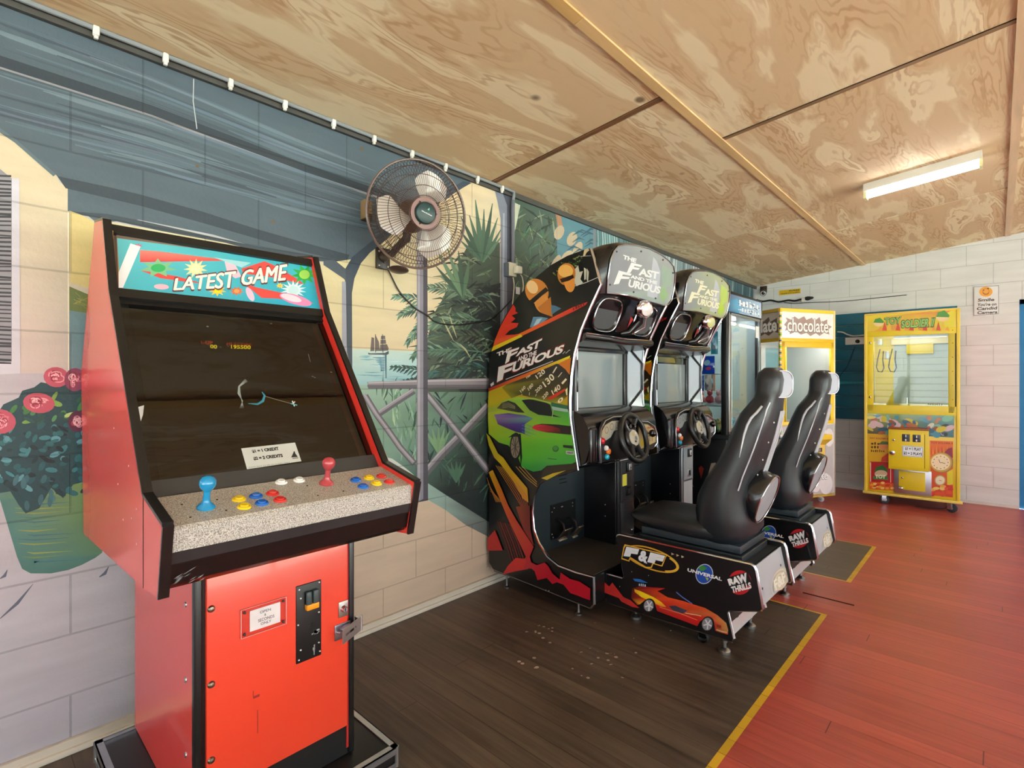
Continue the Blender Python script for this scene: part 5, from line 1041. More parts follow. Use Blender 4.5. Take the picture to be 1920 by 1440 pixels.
    # screen recess
    m = MB(); m.box((.34, ya, 1.05), (.585, yb2, 1.075), '#0c0d0e', 'molded'); m.prism([(x, ya, z) for x, z in [(.56, 1.395), (.645, 1.41), (.70, 1.43), (.70, 1.455), (.56, 1.47)]], (0, yb2 - ya, 0), '#0d0e10', 'molded'); m.box((.57, ya, 1.05), (.60, ya + .06, 1.42), '#0c0d0e', 'molded', .004); m.box((.57, yb2 - .135, 1.05), (.598, yb2 - .10, 1.42), '#101214', 'molded', .004)
    m.box((.57, ya + .05, 1.05), (.602, yb2 - .1, 1.078), '#0c0d0e', 'molded', .004); m.box((.57, ya + .05, 1.385), (.602, yb2 - .1, 1.42), '#0c0d0e', 'molded', .004); bz_ = m.build('screen_bezel', root)
    m = MB(); m.box((.565, ya + .055, 1.07), (.583, yb2 - .13, 1.395), '#8f9a9c', 'screen', .002)  # pale grey base imitates the outdoors reflected in the screen
    if v2: g = Paint(m, lambda y, z: Vector((.583, y, z)), (1, 0, 0), base=.0006, mat='screen'); g.poly([(ya + .055, 1.34), (yb2 - .13, 1.34), (yb2 - .13, 1.395), (ya + .055, 1.395)], '#14181a'); g.poly([(ya + .10, 1.35), (ya + .42, 1.35), (ya + .40, 1.382), (ya + .33, 1.39), (ya + .2, 1.39), (ya + .12, 1.38)], '#6e6a34')
    m.build('screen', root)
    for s_ in (1, -1):
        yA, yB_ = (yb2 - .10, yb2 - .006) if s_ > 0 else (ya + .05, ya + .006)
        m = MB(); m.prism([(.592, yA, 1.06), (.655, yB_, 1.06), (.655, yB_, 1.42), (.592, yA, 1.42)], (-.01, 0, 0), '#98a4ac', 'screen')
        f_ = lambda t, z: Vector((.592 + .063 * t + .006, yA + (yB_ - yA) * t, z)); m.tube([f_(.2, 1.41), f_(.85, 1.33), f_(.85, 1.17), f_(.1, 1.07)], .007, '#0c0c0e', 'molded'); m.tube([f_(.95, 1.41), f_(.88, 1.33), f_(.88, 1.17), f_(.95, 1.07)], .003, '#c8ccd0', 'chrome'); m.build('mirror_wing', root)
    # speaker band and hood
    m = MB(); m.prism([(x, ya, z) for x, z in [(.56, 1.44), (.665, 1.445), (.70, 1.50), (.725, 1.56), (.765, 1.63), (.79, 1.69), (.60, 1.72)]], (0, yb2 - ya, 0), '#0e0f11', 'molded'); m.tube([(.70, ya, 1.452), (.715, ya + .18, 1.447), (.72, ya + .37, 1.44), (.715, ya + .55, 1.447), (.70, yb2, 1.452)], .018, '#121315', 'molded', 12); chrome_line(m, [(.712, ya + .01, 1.468), (.73, ya + .2, 1.462), (.735, ya + .37, 1.456), (.73, ya + .53, 1.462), (.712, yb2 - .01, 1.468)], .004); m.build('speaker_band', root)
    S0, SNn = Vector((.728, 0, 1.56)), Vector((.97, 0, -.40)).normalized(); SU = Vector((.40, 0, .97)).normalized()
    for s_ in (-1, 1):
        c0 = Vector((.732, YP + CW / 2 + s_ * .195, 1.575)); R4 = []
        for i in range(32):
            a = 2 * PI * i / 32; cx_, sx_ = math.cos(a), math.sin(a); k = (abs(cx_) ** 3.2 + abs(sx_) ** 3.2) ** (-1 / 3.2); R4.append((.108 * k * cx_, .084 * k * sx_))
        m = MB(); m.loft([[c0 + SNn * d + wy * (y * f) + SU * (z * f) for y, z in R4] for d, f in ((-.01, 1.12), (.012, 1.12), (.014, 1.0), (.004, .92))], '#101113', 'molded', caps=False); m.tube([c0 + SNn * .014 + wy * (y * 1.06) + SU * (z * 1.06) for y, z in R4], .004, '#c8c8cc', 'chrome', 8, closed=True)
        m.add([c0 + SNn * .005 + wy * (y * .94) + SU * (z * .94) for y, z in R4], [tuple(range(32))], '#4a4d50', 'satin'); m.build('speaker', root)
    em = PX(1208, 580, .84); en = Vector((.93, -.1, -.25)).normalized()
    m = MB(); m.lathe([(.0, .026), (.040, .023), (.054, .016), (.058, .007), (.065, .012), (.070, .004), (.067, -.01), (.045, -.03)], em, en, 30, '#d8d2d2', 'chrome', sx=.72, ref=(0, 0, 1)); m.lathe([(0, .0285), (.034, .027), (.047, .021)], em, en, 26, '#e8dede' if not v2 else '#c8c890', 'gloss', sx=.72, ref=(0, 0, 1)); m.build('emblem', root)
    m = MB(); m.tube([em + Vector((-.02, .01, -.01)), em + Vector((-.045, .03, -.06)), em + Vector((-.09, -.01, -.12)), em + Vector((-.12, -.05, -.13))], [.018, .022, .02, .012], '#17181a', 'molded', 12); chrome_line(m, [em + Vector((-.01, .04, -.02)), em + Vector((-.03, .06, -.09)), em + Vector((-.09, .04, -.125)), em + Vector((-.11, -.02, -.13))], .004); m.add([em + Vector((-.055, -.045, -.04)), em + Vector((-.06, -.01, -.05)), em + Vector((-.075, -.05, -.10))], [(0, 1, 2)], '#b03030', 'gloss'); m.build('emblem_strut', root)
    MO = Vector((.835, 0, 1.80)); MNm = Vector((.98, 0, -.19)).normalized(); MU = Vector((.19, 0, .98)).normalized()
    mp_ = lambda u, v: PP(u, v, MO, MNm)
    mo = [(1137.5, 548), (1139, 520), (1144, 487), (1150, 472), (1158, 463), (1170, 460.5), (1195, 462), (1215, 467), (1237, 478), (1252, 490), (1260, 500), (1263, 515), (1261, 540), (1256, 562), (1250, 570), (1240, 571), (1222, 566), (1200, 559), (1180, 554), (1160, 551)]
    Pm = [mp_(u, v) for u, v in mo]; cm = sum(Pm, Vector()) / len(Pm)
    def ringm(f, d, fz=1): return [cm + (q - cm) * f + MNm * d for q in Pm]
    m = MB(); R0 = ringm(1.0, .004); R1_ = ringm(1.05, .002); R2_ = ringm(1.10, -.02); cy = lambda y: min(max(y, YP + .005), far - .005); R3_ = [Vector((q.x - .075, cy(cm.y + (q.y - cm.y) * 1.12), cm.z + (q.z - cm.z) * 1.14)) for q in Pm]; R4_ = [Vector((.60, cy(cm.y + (q.y - cm.y) * 1.12), cm.z + (q.z - cm.z) * (.9 if q.z > cm.z else 1.0))) for q in Pm]
    m.loft([R0, R1_, R2_, R3_, R4_], '#101112', 'molded'); m.build('hood', root)
    m = MB(); g = Paint(m, mp_, MNm, base=.0055, step=.0002)
    if not v2: g.poly(mo, '#8a8f97', ['#7c8088'] * 6 + ['#9aa09f'] * 8 + ['#90a098'] * 6)
    else: g.poly(mo, '#8a8f97', ['#8a8e92'] * 6 + ['#a8b088'] * 8 + ['#98a07a'] * 6)  # tints differ per cabinet to imitate reflections in the marquee cover
    r4 = reg(1080, 440, 1 / 6)
    g.poly(r4([(860, 250), (900, 300), (940, 420), (930, 560), (900, 720), (790, 690), (800, 560), (840, 400)]), '#b0b6c0'); g.poly(r4([(960, 560), (1000, 600), (1030, 700), (960, 760), (930, 700)]), '#8fae7c' if not v2 else '#a8c83a'); g.poly(r4([(960, 330), (1060, 400), (1070, 560), (980, 620), (950, 480)]), '#93a896' if not v2 else '#b0c860')
    tc_ = '#dcdfe0' if not v2 else '#e8e4c4'
    for t, q in (('THE', [(522, 225), (672, 272), (662, 318), (516, 272)]), ('F', [(612, 312), (735, 345), (660, 432), (560, 428)]), ('AST', [(705, 372), (925, 420), (915, 505), (690, 455)]), ('AND THE', [(605, 450), (905, 525), (900, 562), (600, 488)]), ('F', [(470, 402), (615, 440), (560, 540), (410, 560)]), ('URIOUS', [(590, 500), (948, 585), (930, 668), (570, 585)])): g.text(t, r4(q), tc_, .04, .95)
    for q in ((447, 190), (722, 188), (968, 283), (1082, 430), (372, 562), (636, 645), (885, 715)): g.ell(*r4([q])[0], 1.9, 1.9, '#101010', 0, 10)
    m.build('marquee', root); m = MB(); m.tube(ringm(1.02, .008), .0038, '#c4c8cc', 'chrome', 8, closed=True); m.build('marquee_trim', root)
    for x, y in ((.12, YP + .06), (.64, YP + .06), (.12, far - .06), (.64, far - .06)):
        m = MB(); m.lathe([(.018, 0), (.018, .006), (.008, .012), (.006, .03), (.006, .092)], (x, y, 0), (0, 0, 1), 14, '#a8a8a8', 'steel'); m.build('foot', root)
    return root

def make_seat():
    root = thing('racing_chair', 'x', 'chair', (1.15, 2.535, 0)); YN, YFa = 2.305, 2.742; r7 = reg(1120, 960, .1875)
    SO = r7([(52, 612), (250, 668), (268, 655), (192, 255), (200, 236), (225, 232), (1530, 528), (1562, 548), (1580, 585), (1645, 965), (1632, 988), (1312, 985), (1297, 1005), (1358, 1268), (1342, 1296), (80, 902), (52, 875)])
    P = [PY(u, v, YN) for u, v in SO]; P = [Vector((max(q.x, .762), q.y, q.z)) for q in P]
    for k, y0 in enumerate((0, YFa - YN - .016)):
        m = MB(); m.prism([q + Vector((0, y0, 0)) for q in P], (0, .016, 0), '#0b0c0f', 'art')
        if k == 0: seat_art(m, YN, r7)
        s_ = m.build('side_panel', root); m = MB(); chrome_line(m, [q + Vector((0, y0 + .008, 0)) for q in P + P[:1]], .0075, '#c8cacc'); m.build('edge_trim', s_)
    c = sum(P, Vector()) / len(P)
    m = MB(); B_ = [(.815, .10), (.815, .20), (.865, .20), (.84, .412), (1.468, .422), (1.500, .262), (1.385, .205), (1.39, .10)]
    m.prism([(x, YN + .016, z) for x, z in B_], (0, YFa - YN - .032, 0), '#15181a', 'satin'); m.build('base_body', root)
    def plate(a, b_, name, lab, txt=None, col='#a4a6ab'):
        a, b_ = Vector((a[0], 0, a[1])), Vector((b_[0], 0, b_[1])); n = Vector(((b_ - a).z, 0, -(b_ - a).x)).normalized(); n = n if n.x > 0 else -n; y0, y1 = YN + .018, YFa - .018
        m = MB(); q = [a + Vector((0, y0, 0)), a + Vector((0, y1, 0)), b_ + Vector((0, y1, 0)), b_ + Vector((0, y0, 0))]; m.prism(q, n * .006, col, 'steel' if not txt else 'satin'); g = Paint(m, lambda s, t: a + (b_ - a) * t + Vector((0, y0 + (y1 - y0) * s, 0)) + n * .006, n, base=.0006)
        if txt == 'logo':
            g.ell(.78, .78, .28, .26, '#c2baa4', 0, 26)
            for i in range(4): g.ring(.72, .86, .30 - i * .035, .34 - i * .05, .012, '#8f8872' if i % 2 else '#d8d2bc', 0, 26, PI * .9, PI * 2.1)
            g.text('F&F', Q(.52, .66, .92, .94), '#e0dccc', .04); g.ell(.16, .62, .02, .035, '#151515'); g.ell(.86, .45, .02, .035, '#151515')
        elif txt: g.text(txt, Q(.06, .2, .9, .85), '#c8b2ae', .04); 
        o = m.build(name, root); return o
    plate((1.474, .422), (1.508, .262), 'rear_plate', '', 'logo'); plate((1.372, .198), (1.392, .105), 'lower_rear_plate', '', 'FURIOUS', '#b4b0ae')
    m = MB(); m.box((.92, 2.365, .412), (1.425, 2.705, .450), '#20282c', 'satin', .003); m.box((.93, 2.37, .456), (1.415, 2.70, .490), '#2a343a', 'satin', .003); m.build('seat_mount', root)
    for x, y in ((1.345, 2.37), (1.345, 2.70), (.88, 2.40), (.88, 2.68)):
        m = MB(); m.lathe([(.027, 0), (.027, .010), (.02, .018), (.009, .024), (.009, .045), (.013, .046), (.013, .056), (.007, .058), (.007, .11)], (x, y, 0), (0, 0, 1), 18, '#a8aaa8', 'steel'); m.build('foot', root)
    m = MB(); m.lathe([(.022, -.012), (.026, -.008), (.026, .008), (.022, .012)], (1.24, 2.39, .026), (0, 1, 0), 18, '#141618', 'rubber'); m.box((1.225, 2.375, .026), (1.255, 2.40, .10), '#2a2c2e', 'steel'); m.build('caster', root)
    # cushion
    yc = 2.535; rings = []
    def sup(xc, zc, hy, hz, n=28, e=3.2, dish=0, axis='x'):
        out = []
        for i in range(n):
            a = 2 * PI * i / n; ca, sa = math.cos(a), math.sin(a); k = (abs(ca) ** e + abs(sa) ** e) ** (-1 / e); y = hy * k * ca; z = hz * k * sa
            if z > 0 and dish: z -= dish * max(0, 1 - (y / (hy * .8)) ** 2)
            out.append(Vector((xc, yc + y, zc + z)))
        return out
    for x, z, hy, hz, di in [(a_, b_ + .018, c_, d_ * .85, e_) for a_, b_, c_, d_, e_ in ((.862, .520, .12, .010, 0), (.868, .520, .165, .024, 0), (.89, .520, .182, .036, .002), (.95, .515, .192, .050, .010), (1.05, .510, .197, .058, .018), (1.15, .508, .2, .062, .022), (1.24, .512, .2, .066, .022), (1.33, .52, .19, .066, .01), (1.38, .52, .16, .05, 0))]: rings.append(sup(x, z, hy, hz, dish=di))
    m = MB(); m.loft(rings, '#181c20', 'shell'); m.build('cushion', root, ang=60)
    # backrest shell: sections stacked upward
    SEC = [(.490, 1.18, 1.38, .155, 3, 0), (.515, 1.17, 1.405, .185, 3, 0), (.56, 1.19, 1.435, .200, 3, .01), (.63, 1.185, 1.43, .208, 3, .04), (.70, 1.198, 1.43, .208, 3, .06), (.78, 1.238, 1.435, .202, 3, .06), (.86, 1.292, 1.46, .19, 3, .055), (.94, 1.328, 1.485, .177, 3, .045), (1.02, 1.358, 1.508, .166, 3, .035), (1.08, 1.384, 1.522, .155, 3, .025), (1.12, 1.412, 1.530, .128, 2.8, .01), (1.15, 1.434, 1.536, .102, 3, 0), (1.175, 1.440, 1.545, .094, 3.4, 0), (1.23, 1.442, 1.55, .094, 3.4, 0), (1.262, 1.450, 1.545, .086, 3, 0), (1.284, 1.470, 1.53, .06, 2.4, 0)]
    rings = []
    for z, xf, xr, hw, e, dn in SEC:
        rg = []
        for i in range(32):
            a = 2 * PI * i / 32; ca, sa = math.cos(a), math.sin(a); k = (abs(ca) ** e + abs(sa) ** e) ** (-1 / e); y = hw * k * sa; x = (xf + xr) / 2 - (xr - xf) / 2 * k * ca
            if ca > 0: x += dn * max(0, 1 - (y / (hw * .72)) ** 2)
            rg.append(Vector((x, yc + y, z - (x - xf) * .12 if z < 1.1 else z)))
        rings.append(rg)
    m = MB(); m.loft(rings, '#1a2026', 'shell'); bk = m.build('backrest', root, ang=60)
    def rearx(z):
        for (za, _, xa, *_r), (zb2, _, xb2, *_q) in zip(SEC, SEC[1:]):
            if za <= z <= zb2: return xa + (xb2 - xa) * (z - za) / (zb2 - za)
        return 1.5
    m = MB()
    for dy in (-.012, .012, .036): chrome_line(m, [(rearx(z) + .004, yc + dy * (1.2 - z * .2), z - .05) for z in (.80, .86, .92, .98, 1.04, 1.10, 1.14)], .004, '#c4c8d0', 'gloss')  # pale gloss colour stands in for sky reflected in chrome lines
    def surf(z, a, k_=1.0):
        for A_, B_2 in zip(SEC, SEC[1:]):
            if A_[0] <= z <= B_2[0]:
                t = (z - A_[0]) / (B_2[0] - A_[0]); _, xf, xr, hw, e, dn = [p_ + (q_ - p_) * t for p_, q_ in zip(A_, B_2)]; break
        ca, sa = math.cos(a), math.sin(a); k = (abs(ca) ** e + abs(sa) ** e) ** (-1 / e); y = hw * k * sa * k_; x = (xf + xr) / 2 - (xr - xf) / 2 * k * ca * k_
        return Vector((x, yc + y, z - (x - xf) * .12 if z < 1.1 else z))
    chrome_line(m, [surf(z, -PI / 2 - .72, 1.005) for z in (.76, .82, .88, .94, 1.0, 1.06, 1.10, 1.13)], .0035, '#b8bcc4', 'gloss')
    hook = [surf(z, -PI / 2 + q_, 1.004) for z, q_ in ((.90, -.30), (.95, -.18), (1.0, -.08), (1.04, -.05), (1.07, -.10), (1.095, -.24), (1.115, -.40), (1.10, -.36))]; m.tube(hook, [.001, .004, .0055, .006, .006, .006, .005, .001], '#b4b8c0', 'gloss', 8)  # pale hook modelled on the shell to imitate a highlight
    m.build('back_trim_highlight', bk)
    for z in (1.07, .98, .90, .83): m = MB(); m.lathe([(0, .004), (.0045, .0)], (rearx(z) + .003, yc - .06, z - .03), (1, -.3, 0), 8, '#e0e0e0', 'steel'); m.build('screw', bk)
    hb = Vector((1.538, yc - .015, 1.21)); hn = Vector((.82, -.57, 0)).normalized(); hyv = Vector((.57, .82, 0)).normalized(); E4 = []
    for i in range(32):
        a = 2 * PI * i / 32; ca, sa = math.cos(a), math.sin(a); k = (abs(ca) ** 3 + abs(sa) ** 3) ** (-1 / 3); E4.append((.054 * k * ca, .058 * k * sa))
    m = MB(); m.loft([[hb + hn * d + hyv * y * f + Vector((0, 0, z * f)) for y, z in E4] for d, f in ((-.05, .8), (-.004, 1.06), (.006, 1.06), (.008, 1.0))], '#0f1113', 'molded', caps=False); m.add([hb + hn * .0075 + hyv * y + Vector((0, 0, z)) for y, z in E4], [tuple(range(32))], '#9c9ea8', 'screen'); m.tube([hb + hn * .008 + hyv * y * 1.02 + Vector((0, 0, z * 1.02)) for y, z in E4], .0028, '#d0d2d6', 'chrome', 8, closed=True); m.build('headrest_panel', bk)
    dn_ = Vector((.945, 0, -.33)).normalized(); dc = Vector((1.475, yc + .0, .682))
    m = MB(); m.lathe([(.0, -.15), (.10, -.14), (.118, -.10), (.122, -.02), (.120, .0), (.116, .004), (.110, .002)], dc, dn_, 36, '#11161a', 'molded'); sd_ = m.build('speaker_drum', bk, ang=50)
    m = MB(); m.lathe([(.112, .0), (.06, .003), (0, .004)], dc, dn_, 36, '#8d8d92', 'matte'); m.build('speaker_mesh', sd_)
    m = MB(); a_ = dn_.orthogonal().normalized(); b2_ = dn_.cross(a_); m.tube([dc + dn_ * .002 + a_ * .116 * math.cos(t) + b2_ * .116 * math.sin(t) for t in [2 * PI * i / 48 for i in range(48)]], .0035, '#c8c8cc', 'chrome', 8, closed=True); m.build('speaker_ring', sd_)
    return root
def seat_art(m, YN, r7):
    g = Paint(m, lambda u, v: PY(u, v, YN), (0, -1, 0), base=.0005)
    def F(q, *a, **k): g.text(a[0], r7(q), *a[1:], **k)
    # F&F badge
    c = r7([(560, 470)])[0]; g.ring(c[0] - 3, c[1], 54, 20, 2.6, '#c8962a', .34, 40); g.ring(c[0] - 3, c[1], 54, 20, 5.2, '#d8a83a', .34, 16, -.9, .9)
    g.poly(r7([(275, 322), (700, 425), (650, 545), (560, 520), (545, 560), (480, 560), (330, 460), (320, 495), (240, 470), (262, 350)]), '#d8a83a'); g.poly(r7([(288, 336), (688, 433), (642, 533), (555, 508), (535, 548), (490, 548), (330, 448), (312, 482), (250, 460), (272, 360)]), '#0b0c0f')
    F([(292, 345), (420, 372), (392, 455), (262, 440)], 'F', '#dde2ea', .09); F([(430, 378), (520, 400), (500, 520), (405, 480)], '&', '#dde2ea', .05); F([(532, 402), (680, 438), (640, 530), (500, 500)], 'F', '#dde2ea', .09)
    for k in range(3): g.poly(r7([(740 + k * 50, 405 + k * 14), (770 + k * 50, 422 + k * 14), (742 + k * 50, 432 + k * 14)]), '#b8a888')
    # globe badge
    c = r7([(1070, 620)])[0]; g.ell(c[0], c[1], 16.5, 19, '#aeb6d0', .2, 28); g.ell(c[0], c[1], 15, 17.4, '#1a4aa8', .2, 28); g.poly(r7([(1010, 560), (1050, 530), (1100, 560), (1060, 590), (1030, 585)]), '#3a8a3a'); g.poly(r7([(1080, 650), (1115, 665), (1100, 690)]), '#b8c040')
    F([(905, 560), (1250, 655), (1245, 690), (900, 592)], 'UNIVERSAL', '#e8e8ea', .035)
    # red round badge
    c = r7([(1425, 705)])[0]; g.ell(c[0], c[1], 22, 23, '#b01c24', .1, 28); g.poly(r7([(1280, 660), (1500, 600), (1555, 720), (1340, 800), (1300, 740)]), '#0b0c0f')
    F([(1300, 672), (1490, 605), (1515, 700), (1322, 738)], 'RAW', '#e4e4e6', .07); F([(1335, 748), (1530, 700), (1545, 762), (1352, 812)], 'THRILLS', '#e4e4e6', .045)
    # red sports car
    g.poly(r7([(50, 680), (120, 745), (150, 705), (200, 770), (260, 850), (330, 880), (420, 960), (350, 950), (240, 895), (215, 860), (55, 800)]), '#b82c28')
    g.poly(r7([(350, 760), (430, 745), (680, 760), (660, 770), (600, 790), (700, 850), (860, 890), (950, 920), (1080, 960), (1200, 1030), (1290, 1110), (1310, 1180), (1305, 1225), (1180, 1190), (1170, 1120), (1100, 1060), (1030, 1090), (1000, 1140), (600, 990), (570, 900), (490, 870), (430, 920), (400, 930), (340, 860)]), '#c82820', ['#4a1414', '#a81c20', '#8a1818', '#c82a20', '#c83a20', '#d84a20', '#d84a20', '#d84a20', '#c84a20', '#c86a3a', '#c88a4a', '#b88a4a', '#c83a20', '#8a1c18', '#b82018', '#c83018', '#c82018', '#a81818', '#b01c1c', '#c82420', '#d83a20', '#d8a020', '#a81c1c', '#6a1414'])
    g.poly(r7([(370, 770), (430, 790), (560, 850), (640, 900), (690, 950), (640, 945), (540, 900), (440, 850), (375, 800)]), '#e8b818', ['#e8b818', '#f0d020', '#f0d020', '#f0c020', '#e89a20', '#e87a20', '#f0a020', '#f0c818', '#e89a18'])
    g.poly(r7([(600, 790), (680, 775), (800, 810), (850, 860), (760, 860), (690, 840)]), '#1a1012'); g.stroke(r7([(790, 800), (850, 850), (950, 918)]), 2, '#5a6ab8'); g.poly(r7([(355, 665), (430, 672), (505, 708), (440, 705), (375, 690)]), '#2a6ab8'); marks(g, r7([(415, 712), (490, 722), (488, 748), (412, 738)]), '#b8c0d0', 4)
    g.poly(r7([(715, 940), (780, 935), (900, 985), (860, 1015), (760, 985)]), '#3a3a4a'); g.stroke(r7([(620, 950), (820, 1010), (1000, 1080)]), 1.2, '#e87058'); g.stroke(r7([(880, 1010), (1000, 1030), (1040, 1040)]), 1.2, '#e8c8a0')
    for x, y, s_ in ((520, 935, 1), (1105, 1120, 1.08)):
        c = r7([(x, y)])[0]; g.ell(c[0], c[1], 11.5 * s_, 13.4 * s_, '#17171a', .1, 24); g.ell(c[0] - 1, c[1], 9 * s_, 11 * s_, '#85858c', .1, 22)
        for i in range(5): a = i * 1.256 + .4; g.stroke([c, (c[0] + 4 * math.cos(a), c[1] + 5 * math.sin(a)), (c[0] + 8 * math.cos(a), c[1] + 10 * math.sin(a))], 2.4, '#d4d4da')
    g.poly(r7([(1190, 1120), (1240, 1135), (1235, 1165), (1195, 1150)]), '#8a2a18'); g.stroke(r7([(1190, 1175), (1250, 1195), (1300, 1205)]), 2.4, '#c8a878')
    for a in ((345, 597), (512, 635), (735, 1185), (225, 745)): g.ell(*r7([a])[0], .8, .8, '#c8c8c8', 0, 7)
c1 = make_cab(); c1['label'] = 'nearer race car arcade cabinet with green car side art and printed panel'; c1['group'] = 'race car arcade cabinets'
c2 = make_cab(True); c2.location.y += .862; c2['label'] = 'farther race car arcade cabinet, behind the one showing the green car'; c2['group'] = 'race car arcade cabinets'
s1_ = make_seat(); s1_['label'] = 'nearer black racing chair on a pedestal showing a red sports car'; s1_['group'] = 'racing chairs'
s2_ = copy_tree(s1_, None, (1.15 + .012, 2.535 + .862, 0)); s2_['label'] = 'farther black racing chair on a pedestal, next to the second cabinet'
# ================================================================== black claw machine in the corner
def caster(x, y, root, r=.03, w=.022, hz=.08, col='#3a4044', M=None, yaw=0):
    m = MB(); T = (M or Matrix()) @ Matrix.Translation((x, y, 0)) @ Matrix.Rotation(yaw, 4, 'Z')
    tp = lambda *q: T @ Vector(q); ax = (T.to_3x3() @ Vector((0, 1, 0)))
    m.lathe([(0, -w / 2), (r * .8, -w / 2), (r, -w * .35), (r, w * .35), (r * .8, w / 2), (0, w / 2)], tp(.02, 0, r), ax, 20, col, 'rubber'); m.lathe([(0, -w * .56), (r * .35, -w * .55), (r * .35, w * .55), (0, w * .56)], tp(.02, 0, r), ax, 12, '#c8c8c8', 'steel')
    for s_ in (-1, 1): m.box((-.012, s_ * w * .62 - .0015, r * .7), (.028, s_ * w * .62 + .0015, hz - .008), '#b8bcc0', 'steel', .001, T)
    m.box((-.022, -.022, hz - .012), (.022, .022, hz), '#b8bcc0', 'steel', .002, T); return m.build('caster', root)
CXF, CY0, CY1 = .703, 4.10, 4.912
cl = thing('claw_machine', 'black glass-sided claw machine with a blue and white marquee', 'arcade machine', (.36, 4.5, 0)); BK = '#101214'
m = MB(); m.box((.03, CY0, .04), (CXF, CY1, .80), BK, 'satin', .004); m.box((CXF, CY0 + .06, .10), (CXF + .004, CY1 - .06, .70), '#17191b', 'satin'); m.box((.03, CY0 - .012, .765), (CXF + .03, CY1 + .01, .80), '#1c2226', 'satin', .004)
g = Paint(m, lambda x, z: Vector((x, CY0, z)), (0, -1, 0), base=.001)
for a in range(16):
    an = a * .39; c0 = (.50, .30); r0, r1 = .08 + .05 * (a % 3), .22 + .06 * (a % 2); w = .10
    g.poly([(c0[0] + r0 * math.cos(an), c0[1] + r0 * math.sin(an)), (c0[0] + r1 * math.cos(an - w), c0[1] + r1 * math.sin(an - w)), (c0[0] + (r1 + .02) * math.cos(an), c0[1] + (r1 + .02) * math.sin(an)), (c0[0] + r1 * math.cos(an + w), c0[1] + r1 * math.sin(an + w))], ['#b8a898', '#8a2a20', '#c8c4bc'][a % 3])
m.build('base', cl)
for x, y in ((.045, CY0 + .02), (CXF - .02, CY0 + .02), (.045, CY1 - .02), (CXF - .02, CY1 - .02)):
    m = MB(); m.box((x - .02, y - .02, .80), (x + .02, y + .02, 1.78), '#1a1c1e', 'satin', .003); m.build('post', cl)
m = MB(); m.box((CXF - .012, CY0 + .045, .82), (CXF + .006, CY0 + .09, 1.765), '#c2c6c8', 'steel', .003); m.box((CXF - .012, CY1 - .05, .82), (CXF + .006, CY1 - .035, 1.765), '#8a8e90', 'steel', .002); m.box((CXF - .012, CY0 + .045, 1.745), (CXF + .006, CY1 - .035, 1.765), '#aab0b2', 'steel', .002); m.box((CXF - .012, CY0 + .045, .80), (CXF + .006, CY1 - .035, .825), '#2a2c2e', 'satin', .002); dr_ = m.build('door_frame', cl)
m = MB(); m.box((CXF - .006, CY0 + .09, .825), (CXF - .002, CY1 - .05, 1.745), '#ffffff', 'glass'); m.build('front_glass', dr_)
m = MB(); m.box((CXF + .001, CY1 - .14, 1.60), (CXF + .002, CY1 - .06, 1.70), '#e8e8e4', 'matte'); m.build('notice', dr_)
for y, q_, c_ in ((CY0 + .006, 'glass', '#fff'), (CY1 - .008, 'screen', '#b4c6ca')): m = MB(); m.box((.065, y, .80), (CXF - .04, y + .004, 1.765), c_, q_); m.build('side_glass' if q_ == 'glass' else 'side_panel', cl)
m = MB(); m.tube([(.50, CY0 + .08, 1.74), (.50, CY1 - .08, 1.74)], .012, '#ffffff', 'inner_fill', 10); m.build('fill_tube', cl)  # unseen tube added to brighten the inside of the case
m = MB(); m.box((.03, CY0 + .01, .80), (.04, CY1 - .01, 1.765), '#a9c0c6', 'screen'); m.box((.04, CY0 + .3, .9), (.041, CY1 - .2, 1.5), '#9fd8e0', 'screen'); m.build('back_panel', cl)
m = MB(); m.box((.03, CY0, 1.765), (CXF, CY1, 1.79), '#1b1d20', 'satin'); m.box((.05, CY0 - .004, 1.79), (CXF + .012, CY1 + .004, 1.935), '#16181c', 'satin', .012); mq = m.build('marquee_box', cl)
m = MB(); g = Paint(m, lambda u, v: PX(u, v, CXF + .012), (1, 0, 0), base=.0015)
g.poly([(1363, 549), (1427, 568), (1427, 597), (1363, 583)], '#b8d4ec', ['#1a4a70', '#a8c8e8', '#c8dcf0', '#1278b0']); g.poly([(1363, 566), (1382, 560), (1388, 575), (1385, 588), (1363, 583)], '#1488c0', ['#0e5a88', '#38a8d8', '#58b8e0', '#1080b8', '#0a4a78'])
Rb = random.Random(3)
marks(g, [(1385, 562), (1424, 572), (1424, 582), (1385, 573)], '#f4f8fc', 6); marks(g, [(1390, 576), (1425, 585), (1425, 593), (1390, 584)], '#e8f0f8', 7)
for i in range(26): x = Rb.uniform(1384, 1424); y = 560 + (x - 1384) * .28 + Rb.uniform(1, 24); g.ell(x, y, Rb.uniform(.8, 2.6), Rb.uniform(.6, 1.4), Rb.choice(['#f4f8fc', '#e8f0f8', '#1a4a6a', '#f0e8f0', '#2a6a9a']), Rb.uniform(0, 1), 8)
m.build('marquee', mq)
m = MB(); m.box((.3, CY0 + .32, 1.72), (.36, CY0 + .38, 1.765), '#8a8e92', 'steel'); m.tube([(.33, CY0 + .35, 1.74), (.33, CY0 + .35, 1.58)], .004, '#c8c8c8', 'steel'); m.lathe([(.0, 0), (.03, -.01), (.03, -.05), (0, -.06)], (.33, CY0 + .35, 1.58), (0, 0, 1), 16, '#c8ccd0', 'chrome')
for k in range(3): a = 2.1 * k; m.tube([(.33 + .025 * math.cos(a), CY0 + .35 + .025 * math.sin(a), 1.52), (.33 + .07 * math.cos(a), CY0 + .35 + .07 * math.sin(a), 1.48), (.33 + .05 * math.cos(a), CY0 + .35 + .05 * math.sin(a), 1.42)], .004, '#c8ccd0', 'chrome', 6)
m.build('claw', cl)
